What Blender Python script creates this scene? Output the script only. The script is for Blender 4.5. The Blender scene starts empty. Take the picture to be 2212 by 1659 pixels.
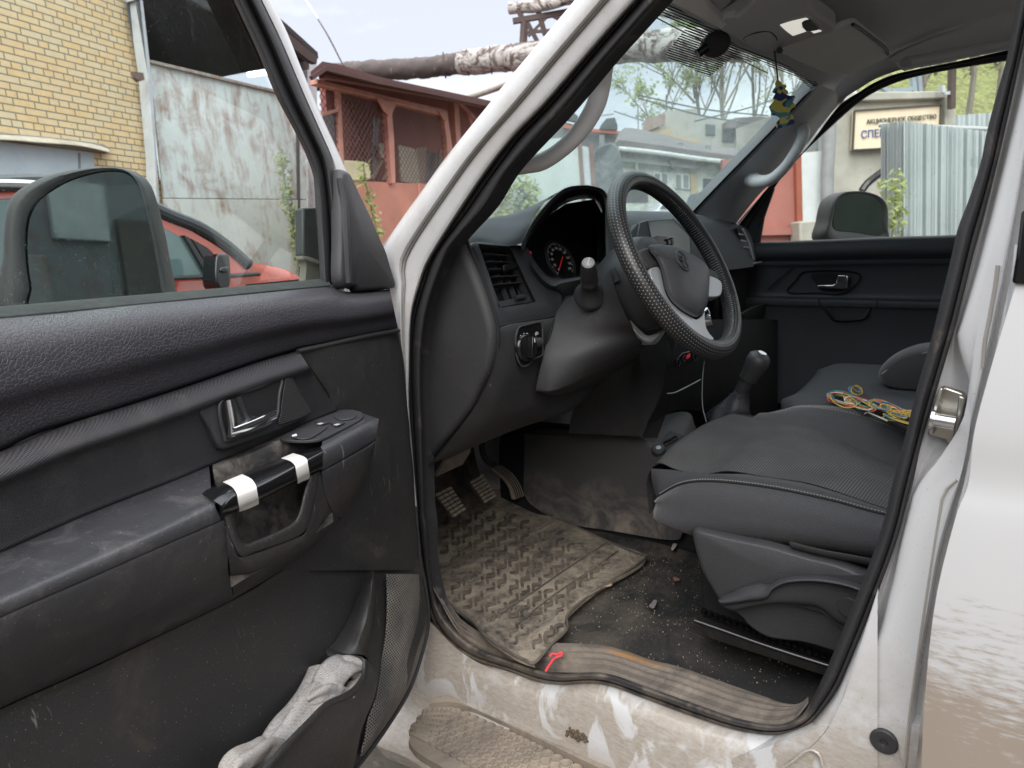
import bpy, bmesh, math, random
from mathutils import Vector, Matrix
scene = bpy.context.scene
random.seed(7)
# ---------------- camera (frame of the car: X to its right, Y forward, Z up) ----------------
W2, H2, F = 2212.0, 1659.0, 1587.0
CX, CY = W2 / 2, H2 / 2
EX = Vector((1335, -400, F)).normalized()
EY = Vector((-1916, -101, F)); EY = (EY - EX * EY.dot(EX)).normalized()
EZ = EX.cross(EY)
if EZ.y > 0: EZ = -EZ
R3 = Matrix((EX, EY, EZ))            # camera axes (x right, y down, z forward) -> world
C = Vector((-1.0, 0.0, 1.26))
cam_data = bpy.data.cameras.new("camera"); cam = bpy.data.objects.new("camera", cam_data)
scene.collection.objects.link(cam); scene.camera = cam
rx, ry, rz = R3 @ Vector((1, 0, 0)), R3 @ Vector((0, -1, 0)), R3 @ Vector((0, 0, -1))
cam.matrix_world = Matrix(((rx.x, ry.x, rz.x, C.x), (rx.y, ry.y, rz.y, C.y), (rx.z, ry.z, rz.z, C.z), (0, 0, 0, 1)))
cam_data.sensor_width = 36; cam_data.lens = F / W2 * 36
cam_data.clip_start = 0.02; cam_data.clip_end = 2000
cam_data.dof.use_dof = True; cam_data.dof.focus_distance = 1.25; cam_data.dof.aperture_fstop = 9.0
# ---------------- light ----------------
SUN_EL, SUN_AZ = 40.0, 238.0         # azimuth measured clockwise from +Y
world = bpy.data.worlds.new("World"); scene.world = world; world.use_nodes = True
wn, wl = world.node_tree.nodes, world.node_tree.links
wn.clear()
wo = wn.new('ShaderNodeOutputWorld'); bg = wn.new('ShaderNodeBackground'); wl.new(bg.outputs[0], wo.inputs[0])
sky = wn.new('ShaderNodeTexSky'); sky.sky_type = 'NISHITA'; sky.sun_disc = False
sky.sun_elevation = math.radians(SUN_EL); sky.sun_rotation = math.radians(SUN_AZ); sky.air_density = 1.0; sky.dust_density = 2.0
tc = wn.new('ShaderNodeTexCoord'); mp = wn.new('ShaderNodeMapping'); mp.inputs['Scale'].default_value = (1, 1, 2.6)
wl.new(tc.outputs['Generated'], mp.inputs[0])
nz = wn.new('ShaderNodeTexNoise'); nz.inputs['Scale'].default_value = 2.6; nz.inputs['Detail'].default_value = 7; nz.inputs['Roughness'].default_value = .52
wl.new(mp.outputs[0], nz.inputs[0])
cr_ = wn.new('ShaderNodeValToRGB'); wl.new(nz.outputs[0], cr_.inputs[0])
cr_.color_ramp.elements[0].position = .40; cr_.color_ramp.elements[0].color = (.38, .40, .455, 1)
cr_.color_ramp.elements[1].position = .58; cr_.color_ramp.elements[1].color = (.66, .66, .665, 1)
sep = wn.new('ShaderNodeSeparateXYZ'); wl.new(tc.outputs['Generated'], sep.inputs[0])
zr = wn.new('ShaderNodeMapRange'); wl.new(sep.outputs[2], zr.inputs[0])
zr.inputs[1].default_value = .45; zr.inputs[2].default_value = 1.0; zr.inputs[3].default_value = 1.0; zr.inputs[4].default_value = 3.2   # overcast sky: brightest overhead
cm = wn.new('ShaderNodeVectorMath'); cm.operation = 'SCALE'; wl.new(cr_.outputs[0], cm.inputs[0]); wl.new(zr.outputs[0], cm.inputs['Scale'])
sm = wn.new('ShaderNodeVectorMath'); sm.operation = 'SCALE'; wl.new(sky.outputs[0], sm.inputs[0]); sm.inputs['Scale'].default_value = .06
ad = wn.new('ShaderNodeMixRGB'); ad.inputs[0].default_value = .9
wl.new(sm.outputs[0], ad.inputs[1]); wl.new(cm.outputs[0], ad.inputs[2]); wl.new(ad.outputs[0], bg.inputs[0])
bg.inputs[1].default_value = 1.0
sd = bpy.data.lights.new("sun", 'SUN'); sd.energy = 1.2; sd.angle = math.radians(45); sd.color = (1, .97, .92)
sun = bpy.data.objects.new("sun", sd); scene.collection.objects.link(sun)
e, a_ = math.radians(SUN_EL), math.radians(SUN_AZ)
sun.rotation_euler = Vector((math.sin(a_) * math.cos(e), math.cos(a_) * math.cos(e), math.sin(e))).to_track_quat('Z', 'Y').to_euler()
scene.view_settings.view_transform = 'Standard'; scene.view_settings.look = 'None'
scene.view_settings.exposure = 1.25; scene.view_settings.gamma = 1
scene.render.engine = 'CYCLES'
scene.cycles.max_bounces = 10; scene.cycles.transparent_max_bounces = 16; scene.cycles.diffuse_bounces = 5
scene.cycles.caustics_reflective = False; scene.cycles.caustics_refractive = False

# ---------------- point helpers ----------------
def T(c, r, p, q): return (553 * c + p / 3.0, 553 * r + q / 3.0)
def TT(c, r, pts): return [T(c, r, p, q) for p, q in pts]
def ray(u, v): return R3 @ Vector((u - CX, v - CY, F))
def PX(u, v, x): d = ray(u, v); return C + d * ((x - C.x) / d.x)
def PY(u, v, y): d = ray(u, v); return C + d * ((y - C.y) / d.y)
def PZ(u, v, z): d = ray(u, v); return C + d * ((z - C.z) / d.z)
def PN(u, v, p0, n):
    d = ray(u, v); n = Vector(n); return C + d * (((Vector(p0) - C).dot(n)) / d.dot(n))
def PD(u, v, dist):     # at a given depth along the view axis
    return C + ray(u, v) * (dist / F)
DA = math.radians(76.7)
DH = Vector((-.03, 1.10, 0)); DS = Vector((-math.sin(DA), -math.cos(DA), 0)); DN = Vector((math.cos(DA), -math.sin(DA), 0))
def DR(u, v, o=0.0): return PN(u, v, DH + DN * o, DN)     # on the opened door, o metres towards the cabin side
def L(fn, pts, *a): return [fn(u, v, *a) for u, v in pts]
def cr(pts, n=None, closed=False, per=None):
    """smooth curve through points, resampled evenly"""
    P = [Vector(p) for p in pts]
    N = len(P); out = []
    segs = N if closed else N - 1
    K = 8
    for i in range(segs):
        if closed: a, b, c, d = P[(i - 1) % N], P[i], P[(i + 1) % N], P[(i + 2) % N]
        else:
            b, c = P[i], P[i + 1]; a = P[i - 1] if i > 0 else b * 2 - c; d = P[i + 2] if i + 2 < N else c * 2 - b
        for k in range(K):
            t = k / K
            out.append(.5 * ((2 * b) + (-a + c) * t + (2 * a - 5 * b + 4 * c - d) * t * t + (-a + 3 * b - 3 * c + d) * t ** 3))
    if not closed: out.append(P[-1])
    if n is None: n = len(out)
    cum = [0]
    src = out + [out[0]] if closed else out
    for i in range(1, len(src)): cum.append(cum[-1] + (src[i] - src[i - 1]).length)
    tot = cum[-1]; res = []; j = 0
    m = n if closed else n - 1
    for i in range(n):
        s = tot * i / m
        while j < len(cum) - 2 and cum[j + 1] < s: j += 1
        dl = cum[j + 1] - cum[j]; t = 0 if dl == 0 else (s - cum[j]) / dl
        res.append(src[j].lerp(src[j + 1], min(max(t, 0), 1)))
    return res
def lin(pts, n):
    P = [Vector(p) for p in pts]; cum = [0]
    for i in range(1, len(P)): cum.append(cum[-1] + (P[i] - P[i - 1]).length)
    res = []; j = 0
    for i in range(n):
        s = cum[-1] * i / (n - 1)
        while j < len(cum) - 2 and cum[j + 1] < s: j += 1
        dl = cum[j + 1] - cum[j]; res.append(P[j].lerp(P[j + 1], 0 if dl == 0 else min((s - cum[j]) / dl, 1)))
    return res
# ---------------- geometry pieces: (verts, faces) ----------------
def g_surf(rows, n=24, m=4, back=None, smooth_across=True, closed=False, straight=False):
    R = [(lin(r, n) if straight else cr(r, n, closed)) for r in rows]
    if m > 1 and len(R) > 1:
        cols = []
        for i in range(n):
            col = [r[i] for r in R]
            if smooth_across and len(col) > 2:
                o = []
                for k in range(len(col) - 1):
                    a = col[k - 1] if k > 0 else col[k] * 2 - col[k + 1]
                    b, c = col[k], col[k + 1]; d = col[k + 2] if k + 2 < len(col) else c * 2 - b
                    for q in range(m):
                        t = q / m
                        o.append(.5 * ((2 * b) + (-a + c) * t + (2 * a - 5 * b + 4 * c - d) * t * t + (-a + 3 * b - 3 * c + d) * t ** 3))
                o.append(col[-1]); cols.append(o)
            else:
                o = []
                for k in range(len(col) - 1):
                    for q in range(m): o.append(col[k].lerp(col[k + 1], q / m))
                o.append(col[-1]); cols.append(o)
        R = [[cols[i][k] for i in range(n)] for k in range(len(cols[0]))]
    rr = len(R); V = [p for r in R for p in r]; Fc = []
    nn = n if closed else n - 1
    for k in range(rr - 1):
        for i in range(nn):
            j = (i + 1) % n
            Fc.append((k * n + i, k * n + j, (k + 1) * n + j, (k + 1) * n + i))
    if back is not None:
        o = len(V); bk = Vector(back); V = V + [p + bk for p in V]
        Fc += [tuple(reversed([q + o for q in f])) for f in list(Fc)]
        if not closed:
            for k in range(rr - 1):
                a, b = k * n, (k + 1) * n; Fc.append((a, b, b + o, a + o)); a, b = k * n + n - 1, (k + 1) * n + n - 1; Fc.append((b, a, a + o, b + o))
        for i in range(nn):
            j = (i + 1) % n
            Fc.append((j, i, i + o, j + o)); a, b = (rr - 1) * n + i, (rr - 1) * n + j; Fc.append((a, b, b + o, a + o))
    return V, Fc
def g_prism(outline, vec, smooth=0, inset=None):
    P = cr(outline, smooth, True) if smooth else [Vector(p) for p in outline]
    n = len(P); v = Vector(vec); V = P + [p + v for p in P]
    return V, [tuple(range(n)), tuple(range(2 * n - 1, n - 1, -1))] + [(i, i + n, (i + 1) % n + n, (i + 1) % n) for i in range(n)]
def g_pillow(outline, vec, smooth=40, steps=4, shrink=.25, centre=None):
    """outline raised along vec with a rounded-over border"""
    P = cr(outline, smooth, True) if smooth else [Vector(p) for p in outline]
    n = len(P); c = sum(P, Vector()) / n if centre is None else Vector(centre); v = Vector(vec); V = list(P); Fc = [tuple(range(n - 1, -1, -1))]
    for k in range(1, steps + 1):
        a = math.pi / 2 * k / steps; s = 1 - shrink * (1 - math.cos(a)); V += [c + (p - c) * s + v * math.sin(a) for p in P]
    for k in range(steps):
        for i in range(n):
            j = (i + 1) % n; Fc.append((k * n + i, k * n + j, (k + 1) * n + j, (k + 1) * n + i))
    V.append(c + v * 1.02); m = len(V) - 1
    for i in range(n): Fc.append((steps * n + i, steps * n + (i + 1) % n, m))
    return V, Fc
def g_tube(pts, r, seg=10, n=None, closed=False, flat=1.0, up=None):
    P = cr(pts, n or max(len(pts) * 4, 6), closed) if len(pts) > 2 else [Vector(p) for p in pts]
    N = len(P); V = []; Fc = []; prev = None
    for i, p in enumerate(P):
        if closed: t = P[(i + 1) % N] - P[i - 1]
        else: t = P[min(i + 1, N - 1)] - P[max(i - 1, 0)]
        t = t.normalized() if t.length > 0 else Vector((0, 0, 1))
        if up is not None: a = Vector(up) - t * t.dot(Vector(up))
        elif prev is None: a = t.orthogonal()
        else: a = prev - t * t.dot(prev)
        a = a.normalized(); prev = a; b = t.cross(a)
        rr = r[min(int(round(i / (N - 1) * (len(r) - 1))), len(r) - 1)] if False else (r if not isinstance(r, (list, tuple)) else _lerp(r, i / (N - 1)))
        for k in range(seg):
            an = 2 * math.pi * k / seg; V.append(p + a * (math.cos(an) * rr * flat) + b * (math.sin(an) * rr))
    for i in range(N if closed else N - 1):
        j = (i + 1) % N
        for k in range(seg): l = (k + 1) % seg; Fc.append((i * seg + k, i * seg + l, j * seg + l, j * seg + k))
    if not closed: Fc.append(tuple(range(seg - 1, -1, -1))); Fc.append(tuple((N - 1) * seg + k for k in range(seg)))
    return V, Fc
def _lerp(r, t):
    x = t * (len(r) - 1); i = min(int(x), len(r) - 2); return r[i] + (r[i + 1] - r[i]) * (x - i)
def g_box(c, ax, ay, az):
    """box from a corner-centre and three half vectors"""
    c, ax, ay, az = Vector(c), Vector(ax), Vector(ay), Vector(az)
    V = [c + ax * i + ay * j + az * k for k in (-1, 1) for j in (-1, 1) for i in (-1, 1)]
    return V, [(0, 2, 3, 1), (4, 5, 7, 6), (0, 1, 5, 4), (2, 6, 7, 3), (0, 4, 6, 2), (1, 3, 7, 5)]
def g_bar(a, b, w, h, up=(0, 0, 1)):
    a, b = Vector(a), Vector(b); t = (b - a).normalized(); s = t.cross(Vector(up)).normalized(); u = s.cross(t)
    return g_box((a + b) / 2, t * ((b - a).length / 2), s * (w / 2), u * (h / 2))
def g_disc(c, nrm, r, th, seg=24, sx=1.0, ux=None):
    n = Vector(nrm).normalized(); a = (Vector(ux) - n * n.dot(Vector(ux))).normalized() if ux is not None else n.orthogonal(); b = n.cross(a)
    P = [Vector(c) + a * (math.cos(2 * math.pi * k / seg) * r * sx) + b * (math.sin(2 * math.pi * k / seg) * r) for k in range(seg)]
    return g_prism(P, n * th)
def g_lathe(a, d, prof, seg=24):
    """profile of (distance along d, radius)"""
    a = Vector(a); d = Vector(d).normalized(); x = d.orthogonal(); y = d.cross(x); V = []; Fc = []
    for s, r in prof:
        for k in range(seg): an = 2 * math.pi * k / seg; V.append(a + d * s + (x * math.cos(an) + y * math.sin(an)) * r)
    for i in range(len(prof) - 1):
        for k in range(seg): l = (k + 1) % seg; Fc.append((i * seg + k, i * seg + l, (i + 1) * seg + l, (i + 1) * seg + k))
    Fc.append(tuple(range(seg - 1, -1, -1))); Fc.append(tuple((len(prof) - 1) * seg + k for k in range(seg)))
    return V, Fc
WORLD = {}
def tag(o, label=None, cat=None, group=None, kind=None):
    if label: o['label'] = label
    if cat: o['category'] = cat
    if group: o['group'] = group
    if kind: o['kind'] = kind
    return o
def empty(name, loc, label, cat, group=None):
    o = bpy.data.objects.new(name, None); scene.collection.objects.link(o); o.location = loc; o.empty_display_size = .1
    WORLD[o.name] = Vector(loc); return tag(o, label, cat, group)
def obj(name, geos, m, parent=None, bevel=0, seg=2, angle=35, sub=0, smooth=True, label=None, cat=None, group=None, kind=None, mats=None):
    """link one mesh object; geos = one piece or a list of pieces"""
    if isinstance(geos, tuple): geos = [geos]
    V = []; Fc = []; mi = []
    for gi, g in enumerate(geos):
        o = len(V); V += [tuple(p) for p in g[0]]; Fc += [tuple(i + o for i in f) for f in g[1]]
        mi += [(mats[gi] if mats else 0)] * len(g[1])
    xs, ys, zs = zip(*V); org = Vector(((min(xs) + max(xs)) / 2, (min(ys) + max(ys)) / 2, min(zs)))
    me = bpy.data.meshes.new(name); me.from_pydata([(Vector(p) - org)[:] for p in V], [], Fc)
    for k in (m if isinstance(m, (list, tuple)) else [m]): me.materials.append(k)
    if mats:
        for p, k in zip(me.polygons, mi): p.material_index = k
    bm = bmesh.new(); bm.from_mesh(me); bmesh.ops.remove_doubles(bm, verts=bm.verts, dist=1e-6)
    bmesh.ops.recalc_face_normals(bm, faces=bm.faces); bm.to_mesh(me); bm.free()
    if smooth: me.shade_smooth(); me.set_sharp_from_angle(angle=math.radians(angle))
    o = bpy.data.objects.new(name, me); scene.collection.objects.link(o)
    po = WORLD[parent.name] if parent else Vector((0, 0, 0))
    o.parent = parent; o.location = org - po; WORLD[o.name] = org
    if bevel:
        b = o.modifiers.new("bevel", 'BEVEL'); b.width = bevel; b.segments = seg; b.limit_method = 'ANGLE'; b.angle_limit = math.radians(40)
    if sub: s = o.modifiers.new("subd", 'SUBSURF'); s.levels = s.render_levels = sub
    return tag(o, label, cat, group, kind)
def text(s, c, xdir, ydir, size, m, name='lettering', parent=None, depth=.0004, lift=.0006):
    """lettering centred on c, lying in the plane of xdir / ydir"""
    cu = bpy.data.curves.new(name, 'FONT'); cu.body = s; cu.size = 1; cu.align_x = 'CENTER'; cu.align_y = 'CENTER'; cu.extrude = .01
    t = bpy.data.objects.new('tmp', cu); scene.collection.objects.link(t); dg = bpy.context.evaluated_depsgraph_get()
    me = bpy.data.meshes.new_from_object(t.evaluated_get(dg)); bpy.data.objects.remove(t)
    x = Vector(xdir).normalized(); y = Vector(ydir); y = (y - x * x.dot(y)).normalized(); n = x.cross(y)
    V = [Vector(c) + x * v.co.x * size + y * v.co.y * size + n * (lift + (depth if v.co.z > 0 else 0)) for v in me.vertices]
    return obj(name, (V, [tuple(p.vertices) for p in me.polygons]), m, parent, smooth=False)

# ---------------- materials ----------------
def srgb(r, g, b):
    f = lambda c: ((c / 255) / 12.92 if c / 255 <= .04045 else (((c / 255) + .055) / 1.055) ** 2.4)
    return (f(r), f(g), f(b), 1)
class N:
    def __init__(s, name):
        s.m = bpy.data.materials.new(name); s.m.use_nodes = True; s.t = s.m.node_tree; s.n = s.t.nodes; s.l = s.t.links
        s.b = s.n['Principled BSDF']; s.o = s.n['Material Output']; g = s.n.new('ShaderNodeNewGeometry'); s.pos = g.outputs['Position']; s.geo = g
    def set(s, k, v):
        if hasattr(v, 'links') or hasattr(v, 'is_linked'): s.l.new(v, s.b.inputs[k])
        else: s.b.inputs[k].default_value = v
    def map(s, scale=(1, 1, 1), rot=(0, 0, 0), src=None, loc=(0, 0, 0)):
        k = s.n.new('ShaderNodeMapping'); s.l.new(src or s.pos, k.inputs[0]); k.inputs['Scale'].default_value = scale; k.inputs['Rotation'].default_value = rot; k.inputs['Location'].default_value = loc; return k.outputs[0]
    def noise(s, sc, det=4, ro=.55, src=None, dist=0):
        k = s.n.new('ShaderNodeTexNoise'); s.l.new(src or s.pos, k.inputs[0]); k.inputs['Scale'].default_value = sc; k.inputs['Detail'].default_value = det; k.inputs['Roughness'].default_value = ro; k.inputs['Distortion'].default_value = dist; return k.outputs[0]
    def vor(s, sc, feat='DISTANCE_TO_EDGE', src=None, rnd=1.0):
        k = s.n.new('ShaderNodeTexVoronoi'); k.feature = feat; s.l.new(src or s.pos, k.inputs['Vector']); k.inputs['Scale'].default_value = sc; k.inputs['Randomness'].default_value = rnd; return k.outputs['Distance']
    def wave(s, sc, src=None, dist=0, prof='SIN', direction='X'):
        k = s.n.new('ShaderNodeTexWave'); k.wave_profile = prof; k.bands_direction = direction; s.l.new(src or s.pos, k.inputs[0]); k.inputs['Scale'].default_value = sc; k.inputs['Distortion'].default_value = dist; return k.outputs['Fac']
    def ramp(s, fac, a, b, ca=(0, 0, 0, 1), cb=(1, 1, 1, 1)):
        k = s.n.new('ShaderNodeMapRange'); s.l.new(fac, k.inputs[0]); k.inputs[1].default_value = a; k.inputs[2].default_value = b; k.inputs[3].default_value = 0; k.inputs[4].default_value = 1
        return k.outputs[0]
    def mix(s, fac, a, b):
        k = s.n.new('ShaderNodeMixRGB')
        for i, v in ((0, fac), (1, a), (2, b)):
            if hasattr(v, 'is_linked'): s.l.new(v, k.inputs[i])
            else: k.inputs[i].default_value = v
        return k.outputs[0]
    def math(s, op, a, b=0.0, c=None):
        k = s.n.new('ShaderNodeMath'); k.operation = op
        for i, v in ((0, a), (1, b)) + (((2, c),) if c is not None else ()):
            if hasattr(v, 'is_linked'): s.l.new(v, k.inputs[i])
            else: k.inputs[i].default_value = v
        return k.outputs[0]
    def xyz(s, src=None):
        k = s.n.new('ShaderNodeSeparateXYZ'); s.l.new(src or s.pos, k.inputs[0]); return k.outputs
    def comb(s, x, y, z):
        k = s.n.new('ShaderNodeCombineXYZ')
        for i, v in enumerate((x, y, z)):
            if hasattr(v, 'is_linked'): s.l.new(v, k.inputs[i])
            else: k.inputs[i].default_value = v
        return k.outputs[0]
    def dot(s, vec):
        k = s.n.new('ShaderNodeVectorMath'); k.operation = 'DOT_PRODUCT'; s.l.new(s.pos, k.inputs[0]); k.inputs[1].default_value = vec; return k.outputs['Value']
    def bump(s, h, st=.3, d=.001):
        k = s.n.new('ShaderNodeBump'); s.l.new(h, k.inputs['Height']); k.inputs['Strength'].default_value = st; k.inputs['Distance'].default_value = d
        prev = s.b.inputs['Normal'].links
        if prev: s.l.new(prev[0].from_socket, k.inputs['Normal'])
        s.l.new(k.outputs[0], s.b.inputs['Normal']); return s
def plain(name, col, rough=.5, metal=0, bump=None, var=.12, vs=6, dust=None, spec=.5, coat=0, scratch=0):
    """colour with mild mottling; bump=(kind, scale, strength); dust=(amount, scale, colour)"""
    s = N(name); c = col if len(col) == 4 else (*col, 1)
    v = s.noise(vs, 5); k = s.mix(s.ramp(v, .3, .7), tuple(x * (1 - var) for x in c[:3]) + (1,), tuple(min(1, x * (1 + var)) for x in c[:3]) + (1,))
    r = s.math('ADD', s.math('MULTIPLY', s.noise(vs * 4), .18), rough - .09)
    if dust:
        am, sc, dc = dust
        m1 = s.noise(sc, 8, .7, dist=.6); m2 = s.ramp(m1, .62 - am * .35, .95 - am * .3); sp = s.ramp(s.noise(sc * 40, 2), .68, .74)
        f = s.math('MINIMUM', s.math('ADD', s.math('MULTIPLY', m2, min(1, am * 1.6)), s.math('MULTIPLY', sp, am * .5)), 1.0)
        k = s.mix(f, k, dc); r = s.math('ADD', r, s.math('MULTIPLY', f, .35))
    if scratch:
        for rot, sc_ in (((.5, .2, 0), (150, 150, 7)), ((-.9, .4, .3), (170, 170, 9))):
            q = s.math('MULTIPLY', s.ramp(s.noise(1, 2, .5, src=s.map(sc_, rot)), .70, .76), s.ramp(s.noise(5, 3), .5, .62))
            k = s.mix(s.math('MULTIPLY', q, scratch), k, (.30, .27, .24, 1))
        fine = s.ramp(s.noise(500, 1), .74, .78); k = s.mix(s.math('MULTIPLY', fine, scratch), k, (.5, .45, .4, 1))
    s.set('Base Color', k); s.set('Roughness', r); s.set('Metallic', metal); s.b.inputs['Specular IOR Level'].default_value = spec
    if coat: s.b.inputs['Coat Weight'].default_value = coat; s.b.inputs['Coat Roughness'].default_value = .08
    if bump:
        kd, sc, st = bump
        if kd == 'noise': s.bump(s.noise(sc, 3), st)
        elif kd == 'leather': s.bump(s.math('MINIMUM', s.vor(sc), .12), st, .004); s.bump(s.noise(sc * 2.5, 2), st * .25)
        elif kd == 'grain': s.bump(s.vor(sc, 'F1'), st)
    return s.m
DUST = (.23, .18, .135, 1)
M = {}
M['plastic'] = plain('black_plastic', (.030, .030, .033), .5, bump=('grain', 700, .25), dust=(.10, 9, DUST))
M['dash'] = plain('dash_plastic', (.042, .044, .049), .68, bump=('grain', 600, .3), dust=(.06, 10, DUST))
M['dash_low'] = plain('lower_dash_plastic', (.030, .029, .031), .62, bump=('grain', 700, .25), dust=(.10, 14, DUST), scratch=.35)
M['door_low'] = plain('door_card_plastic', (.025, .024, .024), .50, bump=('grain', 500, .35), dust=(.16, 12, DUST), scratch=.6)
M['leather'] = plain('grained_door_pad', (.030, .028, .034), .40, bump=('leather', 220, .9), dust=(.04, 9, DUST))
M['gloss'] = plain('gloss_black', (.008, .008, .009), .16, dust=(.05, 12, DUST))
M['rubber'] = plain('seal_rubber', (.028, .027, .029), .6, bump=('noise', 90, .3), dust=(.14, 10, DUST))
M['rubber_dusty'] = plain('dusty_rubber', (.05, .045, .04), .8, bump=('noise', 120, .4), dust=(.85, 8, (.17, .14, .11, 1)))
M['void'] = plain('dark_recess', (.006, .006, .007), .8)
M['chrome'] = plain('chrome', (.75, .75, .77), .16, 1, var=.05, dust=(.06, 30, (.3, .27, .22, 1)))
M['silver'] = plain('satin_silver', (.40, .41, .42), .42, .55, var=.04)
M['steel'] = plain('zinc_steel', (.48, .46, .41), .35, 1, bump=('noise', 60, .3), dust=(.25, 30, (.25, .2, .15, 1)))
M['grey_trim'] = plain('grey_trim', (.46, .47, .49), .55, bump=('grain', 600, .2), var=.05)
M['handle_grey'] = plain('grab_handle_grey', (.76, .76, .77), .5, bump=('noise', 400, .15), var=.04)
M['lining'] = plain('roof_lining', (.56, .56, .58), .9, bump=('noise', 900, .35), var=.06)
M['lining_light'] = plain('visor_vinyl', (.72, .72, .71), .7, bump=('noise', 700, .2), var=.04)
M['white_text'] = plain('white_print', (.7, .7, .7), .6)
M['red_text'] = plain('red_print', (.5, .02, .02), .6)
M['tape'] = plain('white_tape', (.62, .60, .57), .5, bump=('noise', 90, .3), dust=(.15, 30, DUST))
def emit(name, col, st):
    s = N(name); s.b.inputs['Base Color'].default_value = col; s.b.inputs['Emission Color'].default_value = col; s.b.inputs['Emission Strength'].default_value = st; return s.m
def glass(name, tint, dirt=.03, dcol=(.7, .75, .75, 1), gloss=.08, spots=False):
    s = N(name); n, l = s.n, s.l
    tr = n.new('ShaderNodeBsdfTransparent'); tr.inputs[0].default_value = (*tint, 1)
    gl = n.new('ShaderNodeBsdfGlossy'); gl.inputs['Roughness'].default_value = .02; gl.inputs[0].default_value = (1, 1, 1, 1)
    fr = n.new('ShaderNodeFresnel'); fr.inputs[0].default_value = 1.45
    m1 = n.new('ShaderNodeMixShader'); l.new(s.math('MULTIPLY', fr.outputs[0], gloss * 10), m1.inputs[0]); l.new(tr.outputs[0], m1.inputs[1]); l.new(gl.outputs[0], m1.inputs[2])
    df = n.new('ShaderNodeBsdfDiffuse'); df.inputs[0].default_value = dcol; tl = n.new('ShaderNodeBsdfTranslucent'); tl.inputs[0].default_value = dcol
    md = n.new('ShaderNodeMixShader'); md.inputs[0].default_value = .5; l.new(df.outputs[0], md.inputs[1]); l.new(tl.outputs[0], md.inputs[2])
    f = s.math('MULTIPLY', s.ramp(s.noise(3, 8, .65, dist=1.2), .25, .8), dirt * 1.6)
    if spots:
        st = s.noise(1, 3, .6, src=s.map((90, 90, 5))); f = s.math('ADD', f, s.math('MULTIPLY', s.ramp(st, .68, .8), .03))
        f = s.math('ADD', f, s.math('MULTIPLY', s.ramp(s.noise(420, 1), .73, .76), .25))
    m2 = n.new('ShaderNodeMixShader'); l.new(f, m2.inputs[0]); l.new(m1.outputs[0], m2.inputs[1]); l.new(md.outputs[0], m2.inputs[2])
    l.new(m2.outputs[0], s.o.inputs[0]); n.remove(s.b); return s.m
M['glass_door'] = glass('door_glass', (.93, .97, .96), .004, gloss=.008, spots=True)
M['glass_far'] = glass('far_door_glass', (.93, .95, .93), .02, gloss=.03)
M['windscreen'] = glass('windscreen_glass', (.88, .955, .95), .08, (.86, .91, .92, 1), gloss=.015, spots=True)
def white_paint(name, dirt=False):
    s = N(name); base = (.585, .585, .59, 1); k = base; r = .3
    sp = s.math('MULTIPLY', s.ramp(s.noise(330, 2), .69, .73), .45)
    if dirt:
        z = s.xyz()[2]
        d1 = s.noise(6, 9, .70, dist=.35); low = s.ramp(z, .66, .40)
        f = s.math('MULTIPLY', s.ramp(s.math('ADD', d1, s.math('MULTIPLY', low, .16)), .44, .60), .92)
        wipe = s.ramp(s.noise(1, 4, .55, src=s.map((11, 11, 6), (.5, .5, 0)), dist=.9), .57, .51)
        f = s.math('MULTIPLY', s.math('MULTIPLY', f, s.math('MAXIMUM', wipe, s.ramp(z, .40, .33))), s.ramp(z, .74, .52))
        grain = s.ramp(s.noise(1, 4, .7, src=s.map((60, 60, 200))), .35, .7)
        f = s.math('MULTIPLY', f, s.math('ADD', s.math('MULTIPLY', grain, .35), .62))
        k = s.mix(f, base, (.29, .23, .165, 1)); k = s.mix(sp, k, (.12, .10, .085, 1))
        k = s.mix(s.math('MULTIPLY', s.ramp(s.noise(3, 8, .7), .5, .8), .18), k, (.45, .42, .37, 1))
        r = s.math('ADD', .26, s.math('MULTIPLY', f, .5))
    else:
        k = s.mix(s.math('MULTIPLY', s.ramp(s.noise(14, 8, .7), .46, .70), .42), base, (.42, .38, .32, 1))
        k = s.mix(sp, k, (.12, .11, .10, 1))
    s.set('Base Color', k); s.set('Roughness', r); s.b.inputs['Coat Weight'].default_value = .5; s.b.inputs['Coat Roughness'].default_value = .12
    s.bump(s.noise(25, 2), .04, .002); return s.m
M['white'] = white_paint('white_car_paint'); M['white_dirty'] = white_paint('dirty_white_paint', True)
# =====================================================================  THE CAR
s = N('door_seal_rubber'); z = s.xyz()[2]; f = s.noise(14, 7, .7, dist=.8); dz = s.math('ADD', s.math('MULTIPLY', s.ramp(z, .62, .46), .26), s.math('SUBTRACT', f, .0))
s.set('Base Color', s.mix(s.ramp(dz, .60, .92), (.028, .027, .029, 1), (.22, .18, .145, 1))); s.set('Roughness', .6); s.bump(s.noise(110, 3), .3); M['door_seal'] = s.m
s = N('rear_door_paint'); z = s.xyz()[2]; st = s.noise(1, 6, .7, src=s.map((30, 30, 160), (.35, 0, 0))); bl = s.noise(4, 7, .65, dist=.6)
f = s.math('ADD', s.math('MULTIPLY', s.ramp(z, .88, .62), .85), s.math('ADD', s.math('MULTIPLY', s.math('SUBTRACT', bl, .5), .8), s.math('MULTIPLY', s.math('SUBTRACT', st, .5), 1.3)))
f = s.math('MULTIPLY', s.ramp(f, .26, .60), .85); s.set('Base Color', s.mix(f, (.545, .545, .55, 1), (.27, .21, .155, 1))); s.set('Roughness', s.math('ADD', .25, s.math('MULTIPLY', f, .5))); s.b.inputs['Coat Weight'].default_value = .6; s.b.inputs['Coat Roughness'].default_value = .06; M['rear_paint'] = s.m
car = empty('off_road_car', (0.75, 0.4, 0), 'white off-road car with its driver door wide open, dusty black cabin in view', 'car')
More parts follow.
